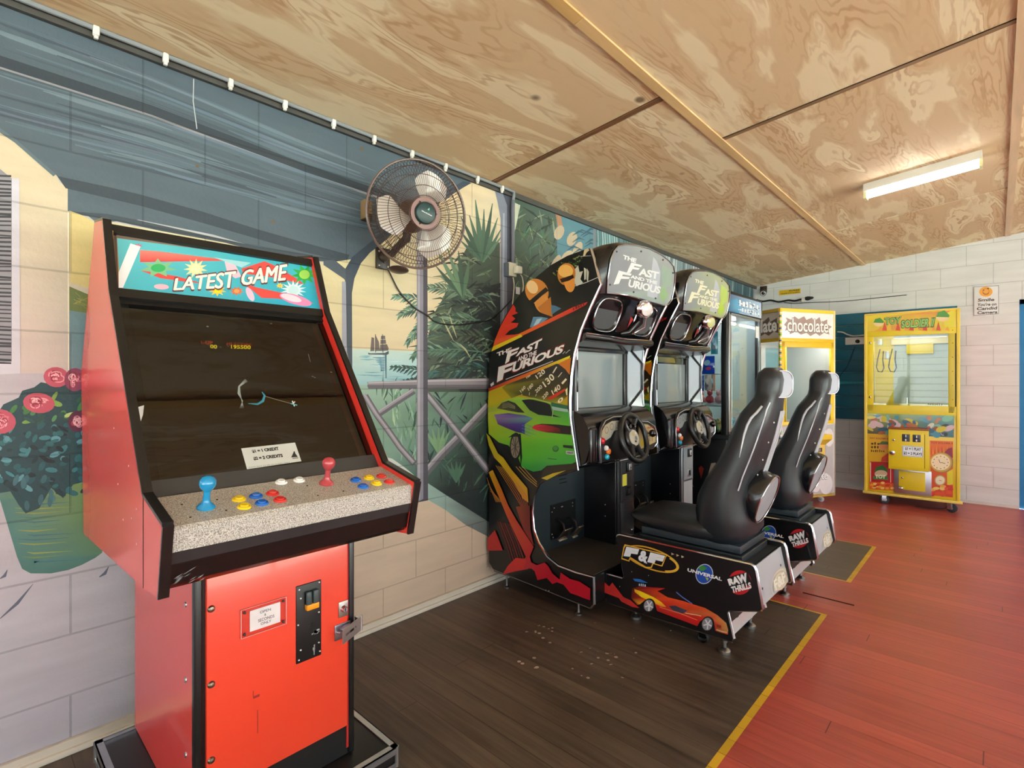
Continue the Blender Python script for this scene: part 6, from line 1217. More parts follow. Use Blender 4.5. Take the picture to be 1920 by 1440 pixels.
# wire rack carrying the bagged prizes, and prizes lying on the floor of the case
rk = thing('prize_rack', 'wire rack of shelves inside the black claw machine', 'rack', (.2, CY0 + .12, .803)); m = MB()
for z in (1.03, 1.02, 1.28, 1.56):
    for x in (.10, .64): m.tube([(x, CY0 + .06, z), (x, CY0 + .28, z)], .003, '#c8ccd0', 'steel', 6)
    for y in (CY0 + .06, CY0 + .28): m.tube([(.10, y, z), (.64, y, z)], .003, '#c8ccd0', 'steel', 6)
for x in (.10, .64):
    for y in (CY0 + .06, CY0 + .28): m.tube([(x, y, .803), (x, y, 1.62)], .0035, '#b8bcc0', 'steel', 6)
m.build('frame', rk)
for (u0, v0_, u1, v1_, c, lab) in ((1316, 668, 1340, 701, '#1a4fd0', 'royal blue packet with white print hanging in the claw machine'), (1333, 622, 1346, 664, '#3fa0c8', 'light blue packet hanging high in the claw machine'), (1313, 704, 1320, 733, '#1c50b8', 'narrow blue packet low on the rack in the claw machine'), (1321, 703, 1333, 732, '#b4b4b4', 'silver packet hanging under the royal blue one'), (1334, 702, 1341, 733, '#c8a48a', 'tan strip packet at the rack end in the claw machine')):
    qa, qb = PY(u0, v0_, CY0 + .05), PY(u1, v1_, CY0 + .05); x, z, w, h = (qa.x + qb.x) / 2, (qa.z + qb.z) / 2, qb.x - qa.x, qa.z - qb.z
    m = MB(); rr_ = []
    for k in range(7):
        t = k / 6; th_ = .004 + .018 * math.sin(PI * t); rr_.append([Vector((x - w / 2, CY0 + .05, z - h / 2 + h * t)), Vector((x, CY0 + .05 - th_, z - h / 2 + h * t)), Vector((x + w / 2, CY0 + .05, z - h / 2 + h * t)), Vector((x, CY0 + .05 + th_, z - h / 2 + h * t))])
    m.loft(rr_, c, 'gloss'); g = Paint(m, lambda a, b_: Vector((a, CY0 + .027, b_)), (0, -1, 0), base=.001); g.ell(x, z + h * .12, w * .26, h * .16, '#9cc8f0' if c != '#b4b4b4' else '#e0e0e0', .3, 10); g.ell(x + w * .1, z - h * .2, w * .22, h * .1, '#c84a8a' if c == '#1a4fd0' else '#8a8a9a', .1, 10)
    tag(m.build('prize_packet'), lab, 'prize', 'packets hanging in the claw machine')
ci = 0
for x, y, z, c, cn in ((.38, CY0 + .10, 1.035, '#c86a78', 'pink'), (.455, CY0 + .12, 1.035, '#d8a8a8', 'pale pink'), (.53, CY0 + .10, 1.035, '#b84a58', 'red'), (.60, CY0 + .11, 1.035, '#d8b0b8', 'rose'), (.37, CY0 + .10, .80, '#4a7a68', 'green'), (.44, CY0 + .10, .80, '#8a9a9a', 'grey'), (.51, CY0 + .10, .80, '#3a8a78', 'teal'), (.58, CY0 + .10, .80, '#6a8a5a', 'olive'), (.42, CY0 + .19, .80, '#6ab0c0', 'light blue'), (.50, CY0 + .19, .80, '#a8c0b0', 'mint'), (.58, CY0 + .19, .80, '#c8b070', 'yellow'), (.60, CY0 + .40, .80, '#4a9ab0', 'aqua')):
    m = MB(); r = .034; z += .004; m.ball((x, y, z + r), r, c, 'satin', 12, (1, .9, 1)); m.ball((x + .003, y - .004, z + r * 2.5), r * .66, c, 'satin', 12)
    for s_ in (-1, 1): m.ball((x + s_ * r * .5, y, z + r * 3.1), r * .26, c, 'satin', 8); m.ball((x + s_ * r * .85, y - r * .5, z + r * .5), r * .34, c, 'satin', 8)
    tag(m.build('plush_toy'), cn + ' plush toy sitting ' + ('on the wire shelf' if z > .9 else 'on the floor') + ' inside the black claw machine', 'toy', 'small plush prizes in the claw machine')

# ================================================================== yellow chocolate vending machine
A = Vector((.7347, 5.362, 0)); B = Vector((1.0675, 5.984, 0)); ax_ = (B - A).normalized(); rzc = math.atan2(ax_.y, ax_.x); WCH = (B - A).length; DCH = .66; TZ = 1.919
MC = Matrix.Translation(A) @ Matrix.Rotation(rzc, 4, 'Z'); nF = MC.to_3x3() @ Vector((0, -1, 0)); nL = MC.to_3x3() @ Vector((-1, 0, 0))
ch = thing('chocolate_machine', 'tall yellow-framed prize machine with chocolate lettering on its white header', 'vending machine', A, rzc)
YE, YE2 = '#ecc020', '#f4cc30'
def cbx(m, a, b_, col, mat='satin', bev=.002): m.box(a, b_, col, mat, bev, MC)
m = MB(); cbx(m, (0, 0, .085), (WCH, DCH, .80), '#dcd6d8', 'art', .003); m.box((0, 0, .08), (WCH, DCH, .115), YE, 'satin', .003, MC)
pf = Paint(m, lambda u, v: PP(u, v, A, nF), nF, base=.0012)
m2w = lambda x, z: MC @ Vector((x, 0, z)); pw = Paint(m, m2w, nF, base=.0012)
pw.rect(.03, .115, WCH - .03, .79, '#b8b2b6')
for x, z, rx, rz_, c in ((.50, .70, .085, .085, '#e4dcde'), (.62, .66, .06, .09, '#e0d8dc'), (.10, .70, .07, .05, '#e8e0e0'), (.30, .74, .08, .04, '#e8e0e0'), (.55, .55, .03, .05, '#a8a4a8'), (.52, .46, .042, .042, '#dcd4da'), (.45, .20, .06, .07, '#e4dee2'), (.58, .20, .085, .10, '#e4dee2'), (.30, .19, .075, .08, '#e4dee2'), (.12, .2, .07, .08, '#e0dade'), (.52, .30, .04, .04, '#e6e0e4'), (.1, .4, .05, .06, '#dcd6da')): pw.ell(x, z, rx, rz_, c, 0, 22)
pw.text('chocolate', Q(.20, .335, .60, .245), '#8a8288', .05); pw.text('chocolate', Q(.20, .335, .60, .25), '#f4f2f4', .02); pw.text('BREAK', Q(.20, .215, .42, .155), '#f4f2f4', .04)
m.build('base', ch)
for x, y in ((.0, .0), (WCH - .022, .0), (0, DCH - .022), (WCH - .022, DCH - .022)):
    m = MB(); cbx(m, (x, y, .08), (x + .022, y + .022, TZ), YE if x == 0 else '#f0d8a0', 'satin', .003); m.build('corner_post', ch)
m = MB()
for i in range(60):
    z = .14 + i * .0292; cbx(m, (-.004, -.004, z), (.012, .012, z + .015), ['#4ac060', '#d8dce8', '#3a6ab0', '#e8e8e8'][i % 4], 'gloss', 0)
m.build('light_strip', ch)
m = MB(); cbx(m, (.022, .0, .775), (WCH - .022, .02, .83), YE, 'satin'); cbx(m, (.022, .0, .83), (.055, .02, 1.60), YE, 'satin'); cbx(m, (WCH - .06, .0, .83), (WCH - .022, .02, 1.60), YE2, 'satin'); cbx(m, (.022, 0, 1.545), (WCH - .022, .02, 1.60), YE, 'satin'); dd = m.build('door_frame', ch)
m = MB(); cbx(m, (.055, .008, .83), (WCH - .06, .012, 1.545), '#fff', 'glass', 0); m.build('front_glass', dd)
m = MB(); cbx(m, (.02, .0, 1.60), (WCH - .02, .03, 1.635), YE, 'satin'); cbx(m, (.02, .0, 1.885), (WCH - .02, .03, TZ), YE2, 'satin'); cbx(m, (.022, .004, 1.61), (WCH - .022, DCH, TZ - .005), '#f0ecec', 'art'); cbx(m, (-.001, .02, 1.885), (.02, DCH, TZ), '#a88a30', 'satin'); cbx(m, (-.001, .02, 1.60), (.02, DCH, 1.635), '#b8962c', 'satin')
ph = Paint(m, lambda x, z: MC @ Vector((x, .004, z)), nF, base=.0008)
spl = [(.05, 1.76), (.09, 1.80), (.07, 1.83), (.14, 1.81), (.18, 1.845), (.23, 1.82), (.30, 1.85), (.33, 1.815), (.40, 1.84), (.43, 1.81), (.50, 1.85), (.52, 1.80), (.60, 1.83), (.60, 1.78), (.66, 1.76), (.61, 1.73), (.63, 1.68), (.56, 1.70), (.50, 1.665), (.45, 1.69), (.38, 1.66), (.33, 1.69), (.26, 1.67), (.20, 1.70), (.12, 1.67), (.12, 1.72), (.06, 1.70), (.08, 1.74)]
ph.poly(spl, '#a88c84'); ph.text('chocolate', Q(.085, 1.832, .62, 1.69), '#6a5650', .05); ph.text('chocolate', Q(.09, 1.828, .615, 1.697), '#f2ecea', .02)
pl_ = Paint(m, lambda y, z: MC @ Vector((.022, y, z)), nL, base=.0008)
pl_.rect(.03, 1.637, DCH, 1.884, '#cdbdb0'); pl_.poly([(DCH - (x - .0), z) for x, z in spl], '#6a524a'); pl_.text('chocolate', [(DCH - .05, 1.832), (.06, 1.832), (.06, 1.70), (DCH - .05, 1.70)], '#f2ecea', .03)
m.build('header', ch)
m = MB(); cbx(m, (.0, .022, .80), (.006, DCH - .022, .815), YE, 'satin', 0); cbx(m, (.002, .022, .80), (.006, DCH - .022, 1.61), '#fff', 'glass', 0); m.build('side_glass', ch)
m = MB(); cbx(m, (.022, DCH - .03, .80), (WCH - .022, DCH - .01, 1.61), '#c9ccd0', 'screen', 0); cbx(m, (WCH - .012, .022, .80), (WCH - .004, DCH - .02, 1.61), '#bcc4c8', 'screen', 0); cbx(m, (.022, .022, .795), (WCH - .022, DCH - .02, .802), '#b8bcc0', 'satin', 0); cbx(m, (.33, .25, .802), (.345, .27, 1.60), YE, 'satin'); cbx(m, (.45, DCH - .032, .82), (WCH - .03, DCH - .0295, 1.58), '#7fa8b4', 'screen', 0); m.build('interior', ch)
m = MB(); m.tube([MC @ Vector((.08, .08, 1.585)), MC @ Vector((WCH - .08, .08, 1.585))], .010, '#ffffff', 'inner_fill', 10); m.build('fill_tube', ch)  # unseen tube added so the interior reads lighter
m = MB(); cbx(m, (.385, -.012, .36), (.555, .0, .60), '#e8c060', 'satin', .003); m.prism([MC @ Vector(q) for q in ((.385, -.001, .585), (.385, -.085, .655), (.385, -.085, .70), (.385, -.001, .70))], MC.to_3x3() @ Vector((.175, 0, 0)), '#ecc020', 'satin'); m.build('control_box', ch)
m = MB(); m.tube([MC @ Vector(q) for q in ((.47, -.06, .70), (.45, -.075, .76))], .006, '#222', 'satin'); m.ball(MC @ Vector((.45, -.076, .765)), .014, '#8a2a20', 'gloss'); m.build('joystick', ch)
m = MB(); cbx(m, (.45, -.016, .525), (.51, -.012, .565), '#2a2a2c', 'satin', 0); cbx(m, (.455, -.018, .53), (.468, -.016, .56), '#9a8a8a', 'satin', 0); cbx(m, (.475, -.018, .53), (.488, -.016, .56), '#9a8a8a', 'satin', 0); m.build('coin_slot', ch)
m = MB(); cbx(m, (.45, -.016, .385), (.495, -.012, .435), '#1a1a1c', 'satin', 0); cbx(m, (.462, -.018, .39), (.485, -.016, .43), '#f0f0ee', 'satin', 0); m.build('coin_return', ch)
for x, y in ((.10, .06), (WCH - .33, .06), (WCH - .08, .12), (.1, DCH - .08), (WCH - .1, DCH - .08)): caster(x, y, ch, .027, .024, .08, '#c4c4c8', MC, -rzc + .2)

# ================================================================== yellow toy crane machine
T0 = Vector((1.276, 6.235, 0)); rzt = math.radians(2.4); WT, DT, TT = .715, .60, 1.89
MT = Matrix.Translation(T0) @ Matrix.Rotation(rzt, 4, 'Z'); nT = MT.to_3x3() @ Vector((0, -1, 0))
ty = thing('toy_crane_machine', 'yellow and red wheeled toy crane machine standing against the white far wall', 'arcade machine', T0, rzt)
def tb(m, a, b_, col, mat='satin', bev=.002): m.box(a, b_, col, mat, bev, MT)
YT = '#e4c81e'
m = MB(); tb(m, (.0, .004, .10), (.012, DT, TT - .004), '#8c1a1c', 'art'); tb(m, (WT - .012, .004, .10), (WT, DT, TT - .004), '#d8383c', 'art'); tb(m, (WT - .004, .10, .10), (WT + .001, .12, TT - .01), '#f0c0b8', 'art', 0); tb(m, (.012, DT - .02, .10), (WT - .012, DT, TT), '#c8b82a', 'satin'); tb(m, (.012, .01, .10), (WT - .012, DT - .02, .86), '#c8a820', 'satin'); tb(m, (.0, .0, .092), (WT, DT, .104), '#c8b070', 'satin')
m.build('cabinet', ty)
m = MB()
for x in (-.008, WT - .018): tb(m, (x, -.010, .098), (x + .026, .012, TT), '#e8c84a', 'satin', .004)
tb(m, (.0, -.010, TT - .014), (WT, .012, TT + .002), '#ecc860', 'satin', .003); tb(m, (-.02, -.014, .096), (WT + .025, .012, .122), '#e8cc60', 'satin', .004); m.build('edge_trim', ty)
PT = lambda u, v: PP(u, v, T0, nT)
z_ = lambda s: lambda L: [(1600 + x * .15278, (560 if s else 760) + y * .15278) for x, y in L]
zu, zl_ = z_(1), z_(0)
m = MB(); tb(m, (.018, -.004, 1.715), (WT - .018, DT - .03, TT - .012), YT, 'art'); g = Paint(m, PT, nT, base=.0055, step=.0002)
g.poly(zu([(150, 205), (1240, 145), (1235, 375), (155, 415)]), '#d8c81e', ['#e0c820', '#e0d020', '#d8cc20', '#d8b420'])
g.poly(zu([(400, 215), (560, 200), (860, 170), (1200, 150), (1000, 250), (1000, 380), (600, 410), (250, 400), (400, 330)]), '#d85a1c', ['#d8b030', '#e07030', '#e0502a', '#e08030', '#d8b828', '#e07028', '#d8481c', '#e09828', '#d8a028'])
for i in range(16): x = 300 + i * 55; g.poly(zu([(x, 390), (x + 30, 340 - (i % 3) * 60), (x + 60, 395)]), ['#e09828', '#d0401c', '#e0b828'][i % 3])
g.text('TOY', zu([(375, 235), (600, 218), (585, 312), (385, 328)]), '#1c4a1c', .09); g.text('TOY', zu([(380, 240), (595, 224), (580, 306), (390, 322)]), '#7fae4a', .04)
g.text('SOLDIER II', zu([(585, 262), (1010, 228), (985, 352), (585, 368)]), '#1c4a1c', .09); g.text('SOLDIER II', zu([(592, 270), (1002, 238), (978, 344), (592, 360)]), '#8fbe5a', .04)
for x, y, s_ in ((310, 300, 1.0), (1095, 230, 1.3)): g.ell(*zu([(x, y)])[0], 9.5 * s_, 6.5 * s_, '#e8c890', 0, 18); g.poly(zu([(x - 62 * s_, y - 5), (x - 40 * s_, y - 50 * s_), (x + 20 * s_, y - 65 * s_), (x + 66 * s_, y - 20 * s_), (x + 60 * s_, y)]), '#3f8f2c')
m.build('header', ty)
m = MB(); tb(m, (.018, -.006, 1.66), (WT - .018, .012, 1.716), YT, 'satin'); tb(m, (.018, -.006, .925), (.068, .012, 1.66), YT, 'satin'); tb(m, (WT - .075, -.006, .925), (WT - .028, .012, 1.66), '#cdb83a', 'satin'); tb(m, (.018, -.006, .90), (WT - .018, .012, .985), '#e0c83a', 'satin'); tb(m, (WT - .027, -.002, .92), (WT - .019, .010, 1.70), '#2a1810', 'matte', 0)
df = m.build('door_frame', ty)
for z in (1.60, 1.06): m = MB(); m.lathe([(0, .012), (.010, .010), (.012, 0)], MT @ Vector((.042, -.006, z)), nT, 14, '#d0d0d0', 'chrome'); m.build('lock', df)
for z in (1.69, 1.57, 1.44, 1.31, 1.18, 1.05, .93): m = MB(); m.lathe([(0, .003), (.004, 0)], MT @ Vector((WT - .045, -.006, z)), nT, 8, '#8a3a18', 'satin'); m.build('screw', df)
m = MB(); tb(m, (.068, .002, .985), (WT - .075, .006, 1.66), '#fff', 'glass', 0); g = Paint(m, lambda x, z: MT @ Vector((x, .002, z)), nT, base=.0006); marks(g, Q(.49, 1.012, .60, .995), '#5a3018', 8); m.build('front_glass', df)
m = MB(); tb(m, (.012, .03, .985), (.024, DT - .03, 1.70), '#d0b820', 'satin', 0); tb(m, (WT - .024, .03, .985), (WT - .012, DT - .03, 1.70), '#b0c0c4', 'screen', 0); tb(m, (.012, DT - .04, .985), (WT - .012, DT - .03, 1.70), '#9fb0b8', 'screen', 0); tb(m, (.024, DT - .05, .985), (.19, DT - .04, 1.70), '#d8c420', 'satin', 0); tb(m, (.024, .03, .975), (WT - .024, DT - .03, .986), '#b8b030', 'satin', 0); tb(m, (.024, .03, 1.70), (WT - .024, DT - .03, 1.71), '#d0c030', 'satin', 0)
m.build('interior', ty)
m = MB(); m.tube([MT @ Vector((.12, .06, 1.69)), MT @ Vector((WT - .1, .06, 1.69))], .010, '#ffffff', 'inner_fill', 10); m.build('fill_tube', ty)  # glowing tube added under the header to brighten the crane case
m = MB(); tb(m, (.17, DT - .09, 1.60), (WT - .08, DT - .052, 1.665), '#e8e0c0', 'satin'); tb(m, (.30, DT - .09, 1.50), (.52, DT - .05, 1.60), '#d8c420', 'satin'); tb(m, (.09, .10, 1.58), (.13, .14, 1.64), '#b8bcc0', 'steel'); tb(m, (.15, .12, 1.44), (.185, .155, 1.52), '#c0c4c8', 'steel'); m.tube([MT @ Vector(q) for q in ((.06, .12, 1.62), (.07, .12, 1.03))], .006, '#c8b848', 'satin'); m.tube([MT @ Vector(q) for q in ((.33, .10, .99), (.33, .10, 1.06))], .005, '#e0e0e0', 'steel'); m.build('crane_gear', ty)
for x0 in (.115, .215):
    m = MB(); m.tube([MT @ Vector((x0 + dx, .08, z)) for dx, z in ((.0, 1.54), (-.02, 1.44), (-.03, 1.36), (-.015, 1.315), (.015, 1.31), (.032, 1.35), (.022, 1.43), (.028, 1.52))], .005, '#24241c', 'rubber', 8); m.build('cable_loop', ty)
# artwork of the lower front
m = MB(); tb(m, (.018, -.003, .124), (WT - .018, .012, .90), '#d8b81e', 'art'); g = Paint(m, PT, nT, base=.0045, step=.0002)
g.poly(zl_([(175, 95), (1240, 115), (1232, 395), (175, 345)]), '#5a5a48', ['#a0a848', '#4a8a8a', '#3a6a78', '#5a4a30'])
Rt = random.Random(9)
for i in range(60): x = Rt.uniform(195, 1215); g.ell(*zl_([(x, Rt.uniform(125, 335) + (x - 180) * .03)])[0], Rt.uniform(3, 11), Rt.uniform(2.5, 6.5), Rt.choice(['#3a88a8', '#7ab0a0', '#a86030', '#2a3a3a', '#c8b830', '#b04838', '#d0b0b8', '#2a5a78', '#5aa088', '#8a4a28', '#c8c8b8']), Rt.uniform(-.6, .6), 12)
g.poly(zl_([(165, 350), (440, 362), (440, 690), (165, 680)]), '#d8a81e'); g.text('TOY SOLDIER II', zl_([(200, 392), (425, 400), (425, 420), (200, 412)]), '#a83018', .03)
for i, t in enumerate((3, 4, 7)): marks(g, zl_([(215, 450 + i * 45), (330 + i * 30, 455 + i * 45), (330 + i * 30, 485 + i * 45), (215, 480 + i * 45)]), '#3a2a10', t)
g.ell(*zl_([(370, 500)])[0], 9, 7, '#d88a50', 0, 16); g.poly(zl_([(310, 480), (350, 440), (425, 445), (430, 480)]), '#4a6a28'); g.poly(zl_([(350, 640), (430, 580), (435, 690), (340, 690)]), '#c8401c')
g.poly(zl_([(205, 690), (505, 695), (500, 1045), (195, 1030)]), '#c81a20'); g.poly(zl_([(222, 692), (450, 698), (448, 945), (222, 935)]), '#a81418'); g.stroke(zl_([(212, 700), (211, 820), (212, 935)]), 1.6, '#e0d0c0'); g.stroke(zl_([(458, 700), (458, 820), (458, 945)]), 1.4, '#e0d0c0')
g.poly(zl_([(255, 820), (280, 760), (350, 730), (410, 770), (425, 820)]), '#2f6a2a'); g.ell(*zl_([(340, 840)])[0], 12, 7, '#c8a888', 0, 18); g.poly(zl_([(240, 870), (420, 870), (430, 915), (245, 905)]), '#4a7a3a'); g.text('TOY', zl_([(270, 850), (400, 850), (400, 900), (270, 895)]), '#e0e8d0', .04)
g.poly(zl_([(195, 935), (500, 960), (500, 1045), (195, 1030)]), '#d8601c')
for i in range(14): g.ell(*zl_([(Rt.uniform(205, 480), Rt.uniform(950, 1020))])[0], 4, 2.4, Rt.choice(['#e8a030', '#c83018', '#e8c868']), 0, 8)
g.poly(zl_([(940, 430), (1225, 440), (1222, 1130), (955, 1100)]), '#d8a81c', ['#d86a20', '#e0701c', '#c83818', '#c83818']); g.text('TOY SOLDIER II', zl_([(950, 445), (1220, 455), (1220, 478), (950, 468)]), '#a83018', .03)
for i in range(12): g.poly(zl_([(945 + i * 22, 600), (955 + i * 22, 480 + (i % 3) * 30), (970 + i * 22, 600)]), ['#d84a1c', '#e08a28'][i % 2])
g.poly(zl_([(1150, 820), (1222, 780), (1222, 970), (1150, 980)]), '#d8c820'); g.poly(zl_([(1120, 580), (1160, 530), (1215, 515), (1222, 640), (1190, 650)]), '#8a1c38')
c = zl_([(1075, 700)])[0]; g.ell(c[0] + 1.5, c[1], 21.5, 19, '#8a7a50', .1, 30); g.ell(c[0], c[1], 20.5, 18, '#c8a040', .1, 30); g.ell(c[0] - .5, c[1] - .4, 18, 15, '#ecd8b8', .1, 30)
for i in range(12): a = i * PI / 6; g.ell(c[0] - .5 + 14 * math.cos(a), c[1] + 11.6 * math.sin(a), 1, 1, '#6a5040', 0, 7)
g.stroke([(c[0] - 2, c[1]), (c[0] + 3, c[1] + .6), (c[0] + 8, c[1] + 2)], .9, '#3a2a20'); g.stroke([(c[0] - 2, c[1] + .5), (c[0] - 3, c[1] - 3), (c[0] - 4, c[1] - 6)], .9, '#3a2a20')
c = zl_([(1065, 920)])[0]; g.ell(c[0], c[1], 10.5, 10, '#b89a58', 0, 22); g.ell(c[0], c[1], 8.6, 8, '#ecdcc0', 0, 22); g.stroke([(c[0] - 2, c[1]), (c[0], c[1]), (c[0] + 3, c[1] + 1)], .7, '#4a3a30')
for i in range(16): g.ell(*zl_([(Rt.uniform(965, 1210), Rt.uniform(990, 1100))])[0], Rt.uniform(3, 7), Rt.uniform(2, 4), Rt.choice(['#e8a040', '#c82818', '#e8c868', '#d84a1c']), 0, 9)
m.build('front_panel', ty)
def lf(x): return x
z1 = lambda v: PT(*zl_([(700, v)])[0]).z
xl = lambda u: (MT.inverted() @ PT(*zl_([(u, 500)])[0])).x
m = MB(); tb(m, (xl(440), -.075, .372), (xl(928), -.003, .765), '#dcc020', 'satin', .003); tb(m, (xl(435), -.08, .755), (xl(935), -.003, .775), '#8c4a1c', 'satin', .003); tb(m, (xl(475), -.0765, .40), (xl(875), -.075, .735), '#e4c824', 'satin', .001); tb(m, (xl(878), -.077, .40), (xl(884), -.075, .72), '#5a4a10', 'matte', 0); cbt = m.build('coin_box', ty)
for a, b_ in ((605, 700), (735, 832)):
    m = MB(); tb(m, (xl(a), -.080, .645), (xl(b_), -.076, .715), '#3c3e48', 'satin', .002); tb(m, (xl((a + b_) / 2) - .003, -.084, .685), (xl((a + b_) / 2) + .003, -.080, .708), '#d8d8dc', 'chrome', 0); tb(m, (xl(a) + .012, -.083, .676), (xl(b_) - .012, -.080, .681), '#0c0c0e', 'matte', 0); tb(m, (xl((a + b_) / 2) - .006, -.084, .650), (xl((a + b_) / 2) + .004, -.080, .670), '#d8d8dc', 'chrome', 0); m.build('coin_slot', cbt)
m = MB(); tb(m, (xl(610), -.0785, .505), (xl(862), -.0765, .605), '#e6ecf6', 'matte', 0); g = Paint(m, lambda x, z: MT @ Vector((x, -.0785, z)), nT, base=.0005); X0, X1 = xl(625), xl(850)
for a in ((xl(614), .508, xl(618), .602), (xl(854), .508, xl(858), .602), (xl(614), .508, xl(858), .511), (xl(614), .599, xl(858), .602)): g.rect(*a, '#6a7aa0')
g.text('$1 = 1 PLAY', Q(X0 + .012, .592, X1 - .008, .562), '#1a1c24', .03); g.text('$2 = 2 PLAYS', Q(X0, .548, X1, .518), '#1a1c24', .03); m.build('price_sign', cbt)
for u, z, r in ((505, .655, .010), (490, .53, .021)): m = MB(); m.lathe([(0, .02), (r, .016), (r * 1.1, .0)], MT @ Vector((xl(u), -.076, z)), nT, 18, '#d4d4d8', 'chrome'); m.box((xl(u) - .002, -.098, z - .006), (xl(u) + .002, -.096, z + .006), '#222', 'matte', 0, MT); m.build('lock', cbt)
m = MB(); tb(m, (xl(500), -.02, .135), (xl(960), -.003, .372), '#b4b4bc', 'steel', .002); tb(m, (xl(560), -.028, .175), (xl(885), -.018, .355), '#dcc020', 'satin', .003); pdv = m.build('prize_door', ty)
m = MB(); m.lathe([(0, .014), (.008, .012), (.009, 0)], MT @ Vector((xl(605), -.028, .29)), nT, 14, '#c8c8cc', 'chrome'); m.build('lock', pdv)
m = MB(); m.ball(MT @ Vector((xl(585), -.035, .19)), .022, '#c8ccd0', 'chrome', 14, (1, .7, .8)); m.build('knob', pdv)
for x, y, yw in ((.135, .065, .5), (.645, .055, -.3), (.12, DT - .08, 0), (.62, DT - .08, 0)): caster(x, y, ty, .041, .028, .094, '#33383c', MT, yw)
m = MB(); m.tube([MT @ Vector(q) for q in ((.40, .02, .02), (.50, .10, .006), (.60, .16, .005), (.66, .3, .005), (.60, .5, .01))], .004, '#141414', 'rubber', 6); m.build('power_cord', ty)

# ================================================================== far wall odds and ends
def PF(u, v, d=.0): return PY(u, v, YF - d)
a, b_ = PF(1826, 538), PF(1873, 590)
m = MB(); m.box((a.x, YF - .006, b_.z), (b_.x, YF - .0005, a.z), '#dfe0e0', 'satin', .001); g = Paint(m, lambda u, v: PF(u, v, .006), (0, -1, 0), base=.0006)
for p4 in ([(1825.5, 537.5), (1872.5, 535), (1872.5, 536), (1825.5, 538.5)], [(1825.5, 591), (1872.5, 588), (1872.5, 589), (1825.5, 592)], [(1825.5, 537.5), (1826.5, 537.5), (1826.5, 591), (1825.5, 591)], [(1871.8, 535), (1872.8, 535), (1872.8, 588), (1871.8, 588)]): g.poly(p4, '#77757a')
g.ell(1848.5, 547, 12.5, 9.5, '#e8a01c', 0, 24); g.ring(1848.5, 547, 6, 5, 1.2, '#8a4a10', 0, 14, .3, 2.9); g.ell(1844, 544, 1.2, 1.6, '#2a1808', 0, 8); g.ell(1852.5, 541, 1.8, 1.2, '#2a1808', 0, 8); g.ring(1848.5, 547, 6.5, 6.5, .9, '#b86a14', 0, 18)
for t, x0, x1, y in (('Smile', 1833, 1864, 560), ("You're on", 1832, 1868, 568.5), ('Candid', 1831, 1869, 576), ('Camera', 1832, 1870, 583.5)): g.text(t, [(x0 + 1, y), (x1 + 1, y - 1.6), (x1, y + 4.2), (x0, y + 5.8)], '#26282a', .03)
tag(m.build('wall_sign'), 'small white smiley sign reading Smile You\'re on Candid Camera on the far wall', 'sign')
a, b_ = PF(1461, 546), PF(1501, 552); m = MB(); m.box((a.x, YF - .004, PF(1480, 552).z), (b_.x, YF - .0005, PF(1480, 543).z), '#d8b41c', 'satin'); g = Paint(m, lambda x, z: Vector((x, YF - .004, z)), (0, -1, 0), base=.0006); zz0, zz1 = PF(1480, 552).z, PF(1480, 543).z; marks(g, Q(a.x + .11, zz1 - .008, b_.x - .01, zz1 - .025), '#3a3010', 9); marks(g, Q(a.x + .02, zz1 - .034, b_.x - .01, zz0 + .01), '#4a3c10', 16)
tag(m.build('warning_sticker'), 'narrow yellow warning sticker high on the far wall', 'sticker')
c = PF(1431, 549, .12); sc = thing('security_camera', 'small black security camera in the corner under the ceiling', 'camera', (c.x, YF, c.z + .05)); cd_ = (Vector((1.6, 2.0, .6)) - c).normalized()
m = MB(); m.lathe([(0, -.07), (.032, -.068), (.036, -.05), (.036, .03), (.034, .035), (.030, .034)], c, cd_, 22, '#17181a', 'satin'); m.build('camera_body', sc)
m = MB(); m.lathe([(.031, .030), (.022, .034), (.018, .030), (.012, .034), (0, .036)], c, cd_, 22, '#c8c8cc', 'gloss', cols=['#d0d0d4', '#c8c8cc', '#1a1a1c', '#101012', '#101012']); m.build('lens', sc)
m = MB(); m.tube([c - cd_ * .03, c + Vector((-.02, .04, .04)), (c.x - .03, YF - .02, c.z + .06)], .012, '#2a2420', 'satin'); m.box((c.x - .07, YF - .02, c.z + .02), (c.x + .01, YF, c.z + .10), '#3a2a20', 'satin', .003); m.build('mount', sc)
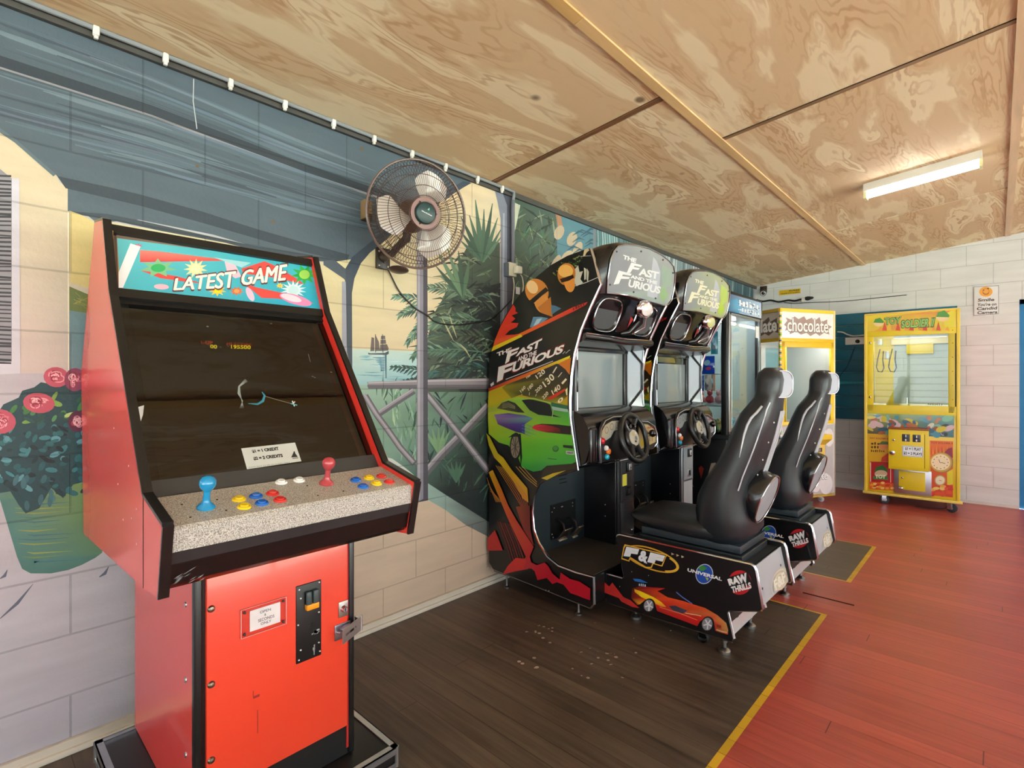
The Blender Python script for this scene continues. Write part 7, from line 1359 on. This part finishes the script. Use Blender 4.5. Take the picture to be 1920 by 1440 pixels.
def fcord(P, r, col): 
    pts = [PF(*p) for p in P]; out = []
    for i in range(len(pts) - 1):
        p0 = pts[max(i - 1, 0)]; p1 = pts[i]; p2 = pts[i + 1]; p3 = pts[min(i + 2, len(pts) - 1)]
        for k in range(5): t = k / 5; out.append(.5 * ((2 * p1) + (p2 - p0) * t + (2 * p0 - 5 * p1 + 4 * p2 - p3) * t * t + (3 * p1 - p0 - 3 * p2 + p3) * t ** 3))
    out.append(pts[-1]); m = MB(); m.tube(out, r, col, 'rubber', 8); return m
tag(fcord([(1418, 562, .03), (1430, 565, .02), (1445, 563, .02), (1460, 566, .02), (1478, 563, .02), (1490, 564, .02), (1503, 561, .03)], .011, '#17181a').build('cable_bundle'), 'thick black cable bundle clipped along the far wall below the security camera', 'cable')
tag(fcord([(1470, 567, .012), (1490, 569, .012), (1520, 567, .012), (1560, 566, .012), (1600, 563, .012), (1640, 559, .012), (1700, 553, .012)], .004, '#2a2c2e').build('cable'), 'thin black cable drooping across the far wall above the blue boards', 'cable')
pa, pb = PF(1504, 558), PF(1513, 566); pw_ = thing('wall_socket', 'white wall socket with a black plug high on the far wall', 'power outlet', ((pa.x + pb.x) / 2, YF, pb.z)); m = MB(); m.box((pa.x, YF - .035, pb.z), (pb.x, YF - .0005, pa.z), '#dcdad4', 'satin', .004); m.build('socket_box', pw_)
m = MB(); pq = PF(1518, 559, .03); m.lathe([(.022, -.03), (.024, 0), (.012, .05), (0, .06)], (pb.x + .02, YF - .025, pq.z), (1, 0, .05), 14, '#1c1a1a', 'rubber'); m.build('plug', pw_)
pa, pb = PF(1587, 634), PF(1619, 646); ps = thing('power_board', 'white power board on the blue boards left of the toy crane machine', 'power board', ((pa.x + pb.x) / 2, YF - .02, pb.z)); m = MB(); m.box((pa.x, YF - .065, pb.z), (pb.x + .05, YF - .035, pa.z), '#e2dfda', 'satin', .004); m.build('board', ps)
m = MB(); q = PF(1608, 640, .075); m.lathe([(.02, 0), (.02, .03), (.01, .04), (0, .04)], (q.x, YF - .065, q.z), (0, -1, 0), 14, '#181818', 'rubber'); m.build('plug', ps)
m = fcord([(1570, 622, .05), (1580, 623, .05), (1588, 627, .05), (1600, 630, .06), (1615, 629, .06), (1626, 628, .06)], .007, '#e4e2dc'); m.build('white_cord', ps)
m = fcord([(1603, 650, .04), (1596, 668, .04), (1588, 688, .04), (1578, 700, .04), (1572, 712, .04)], .003, '#101820'); m.build('dark_cord', ps)
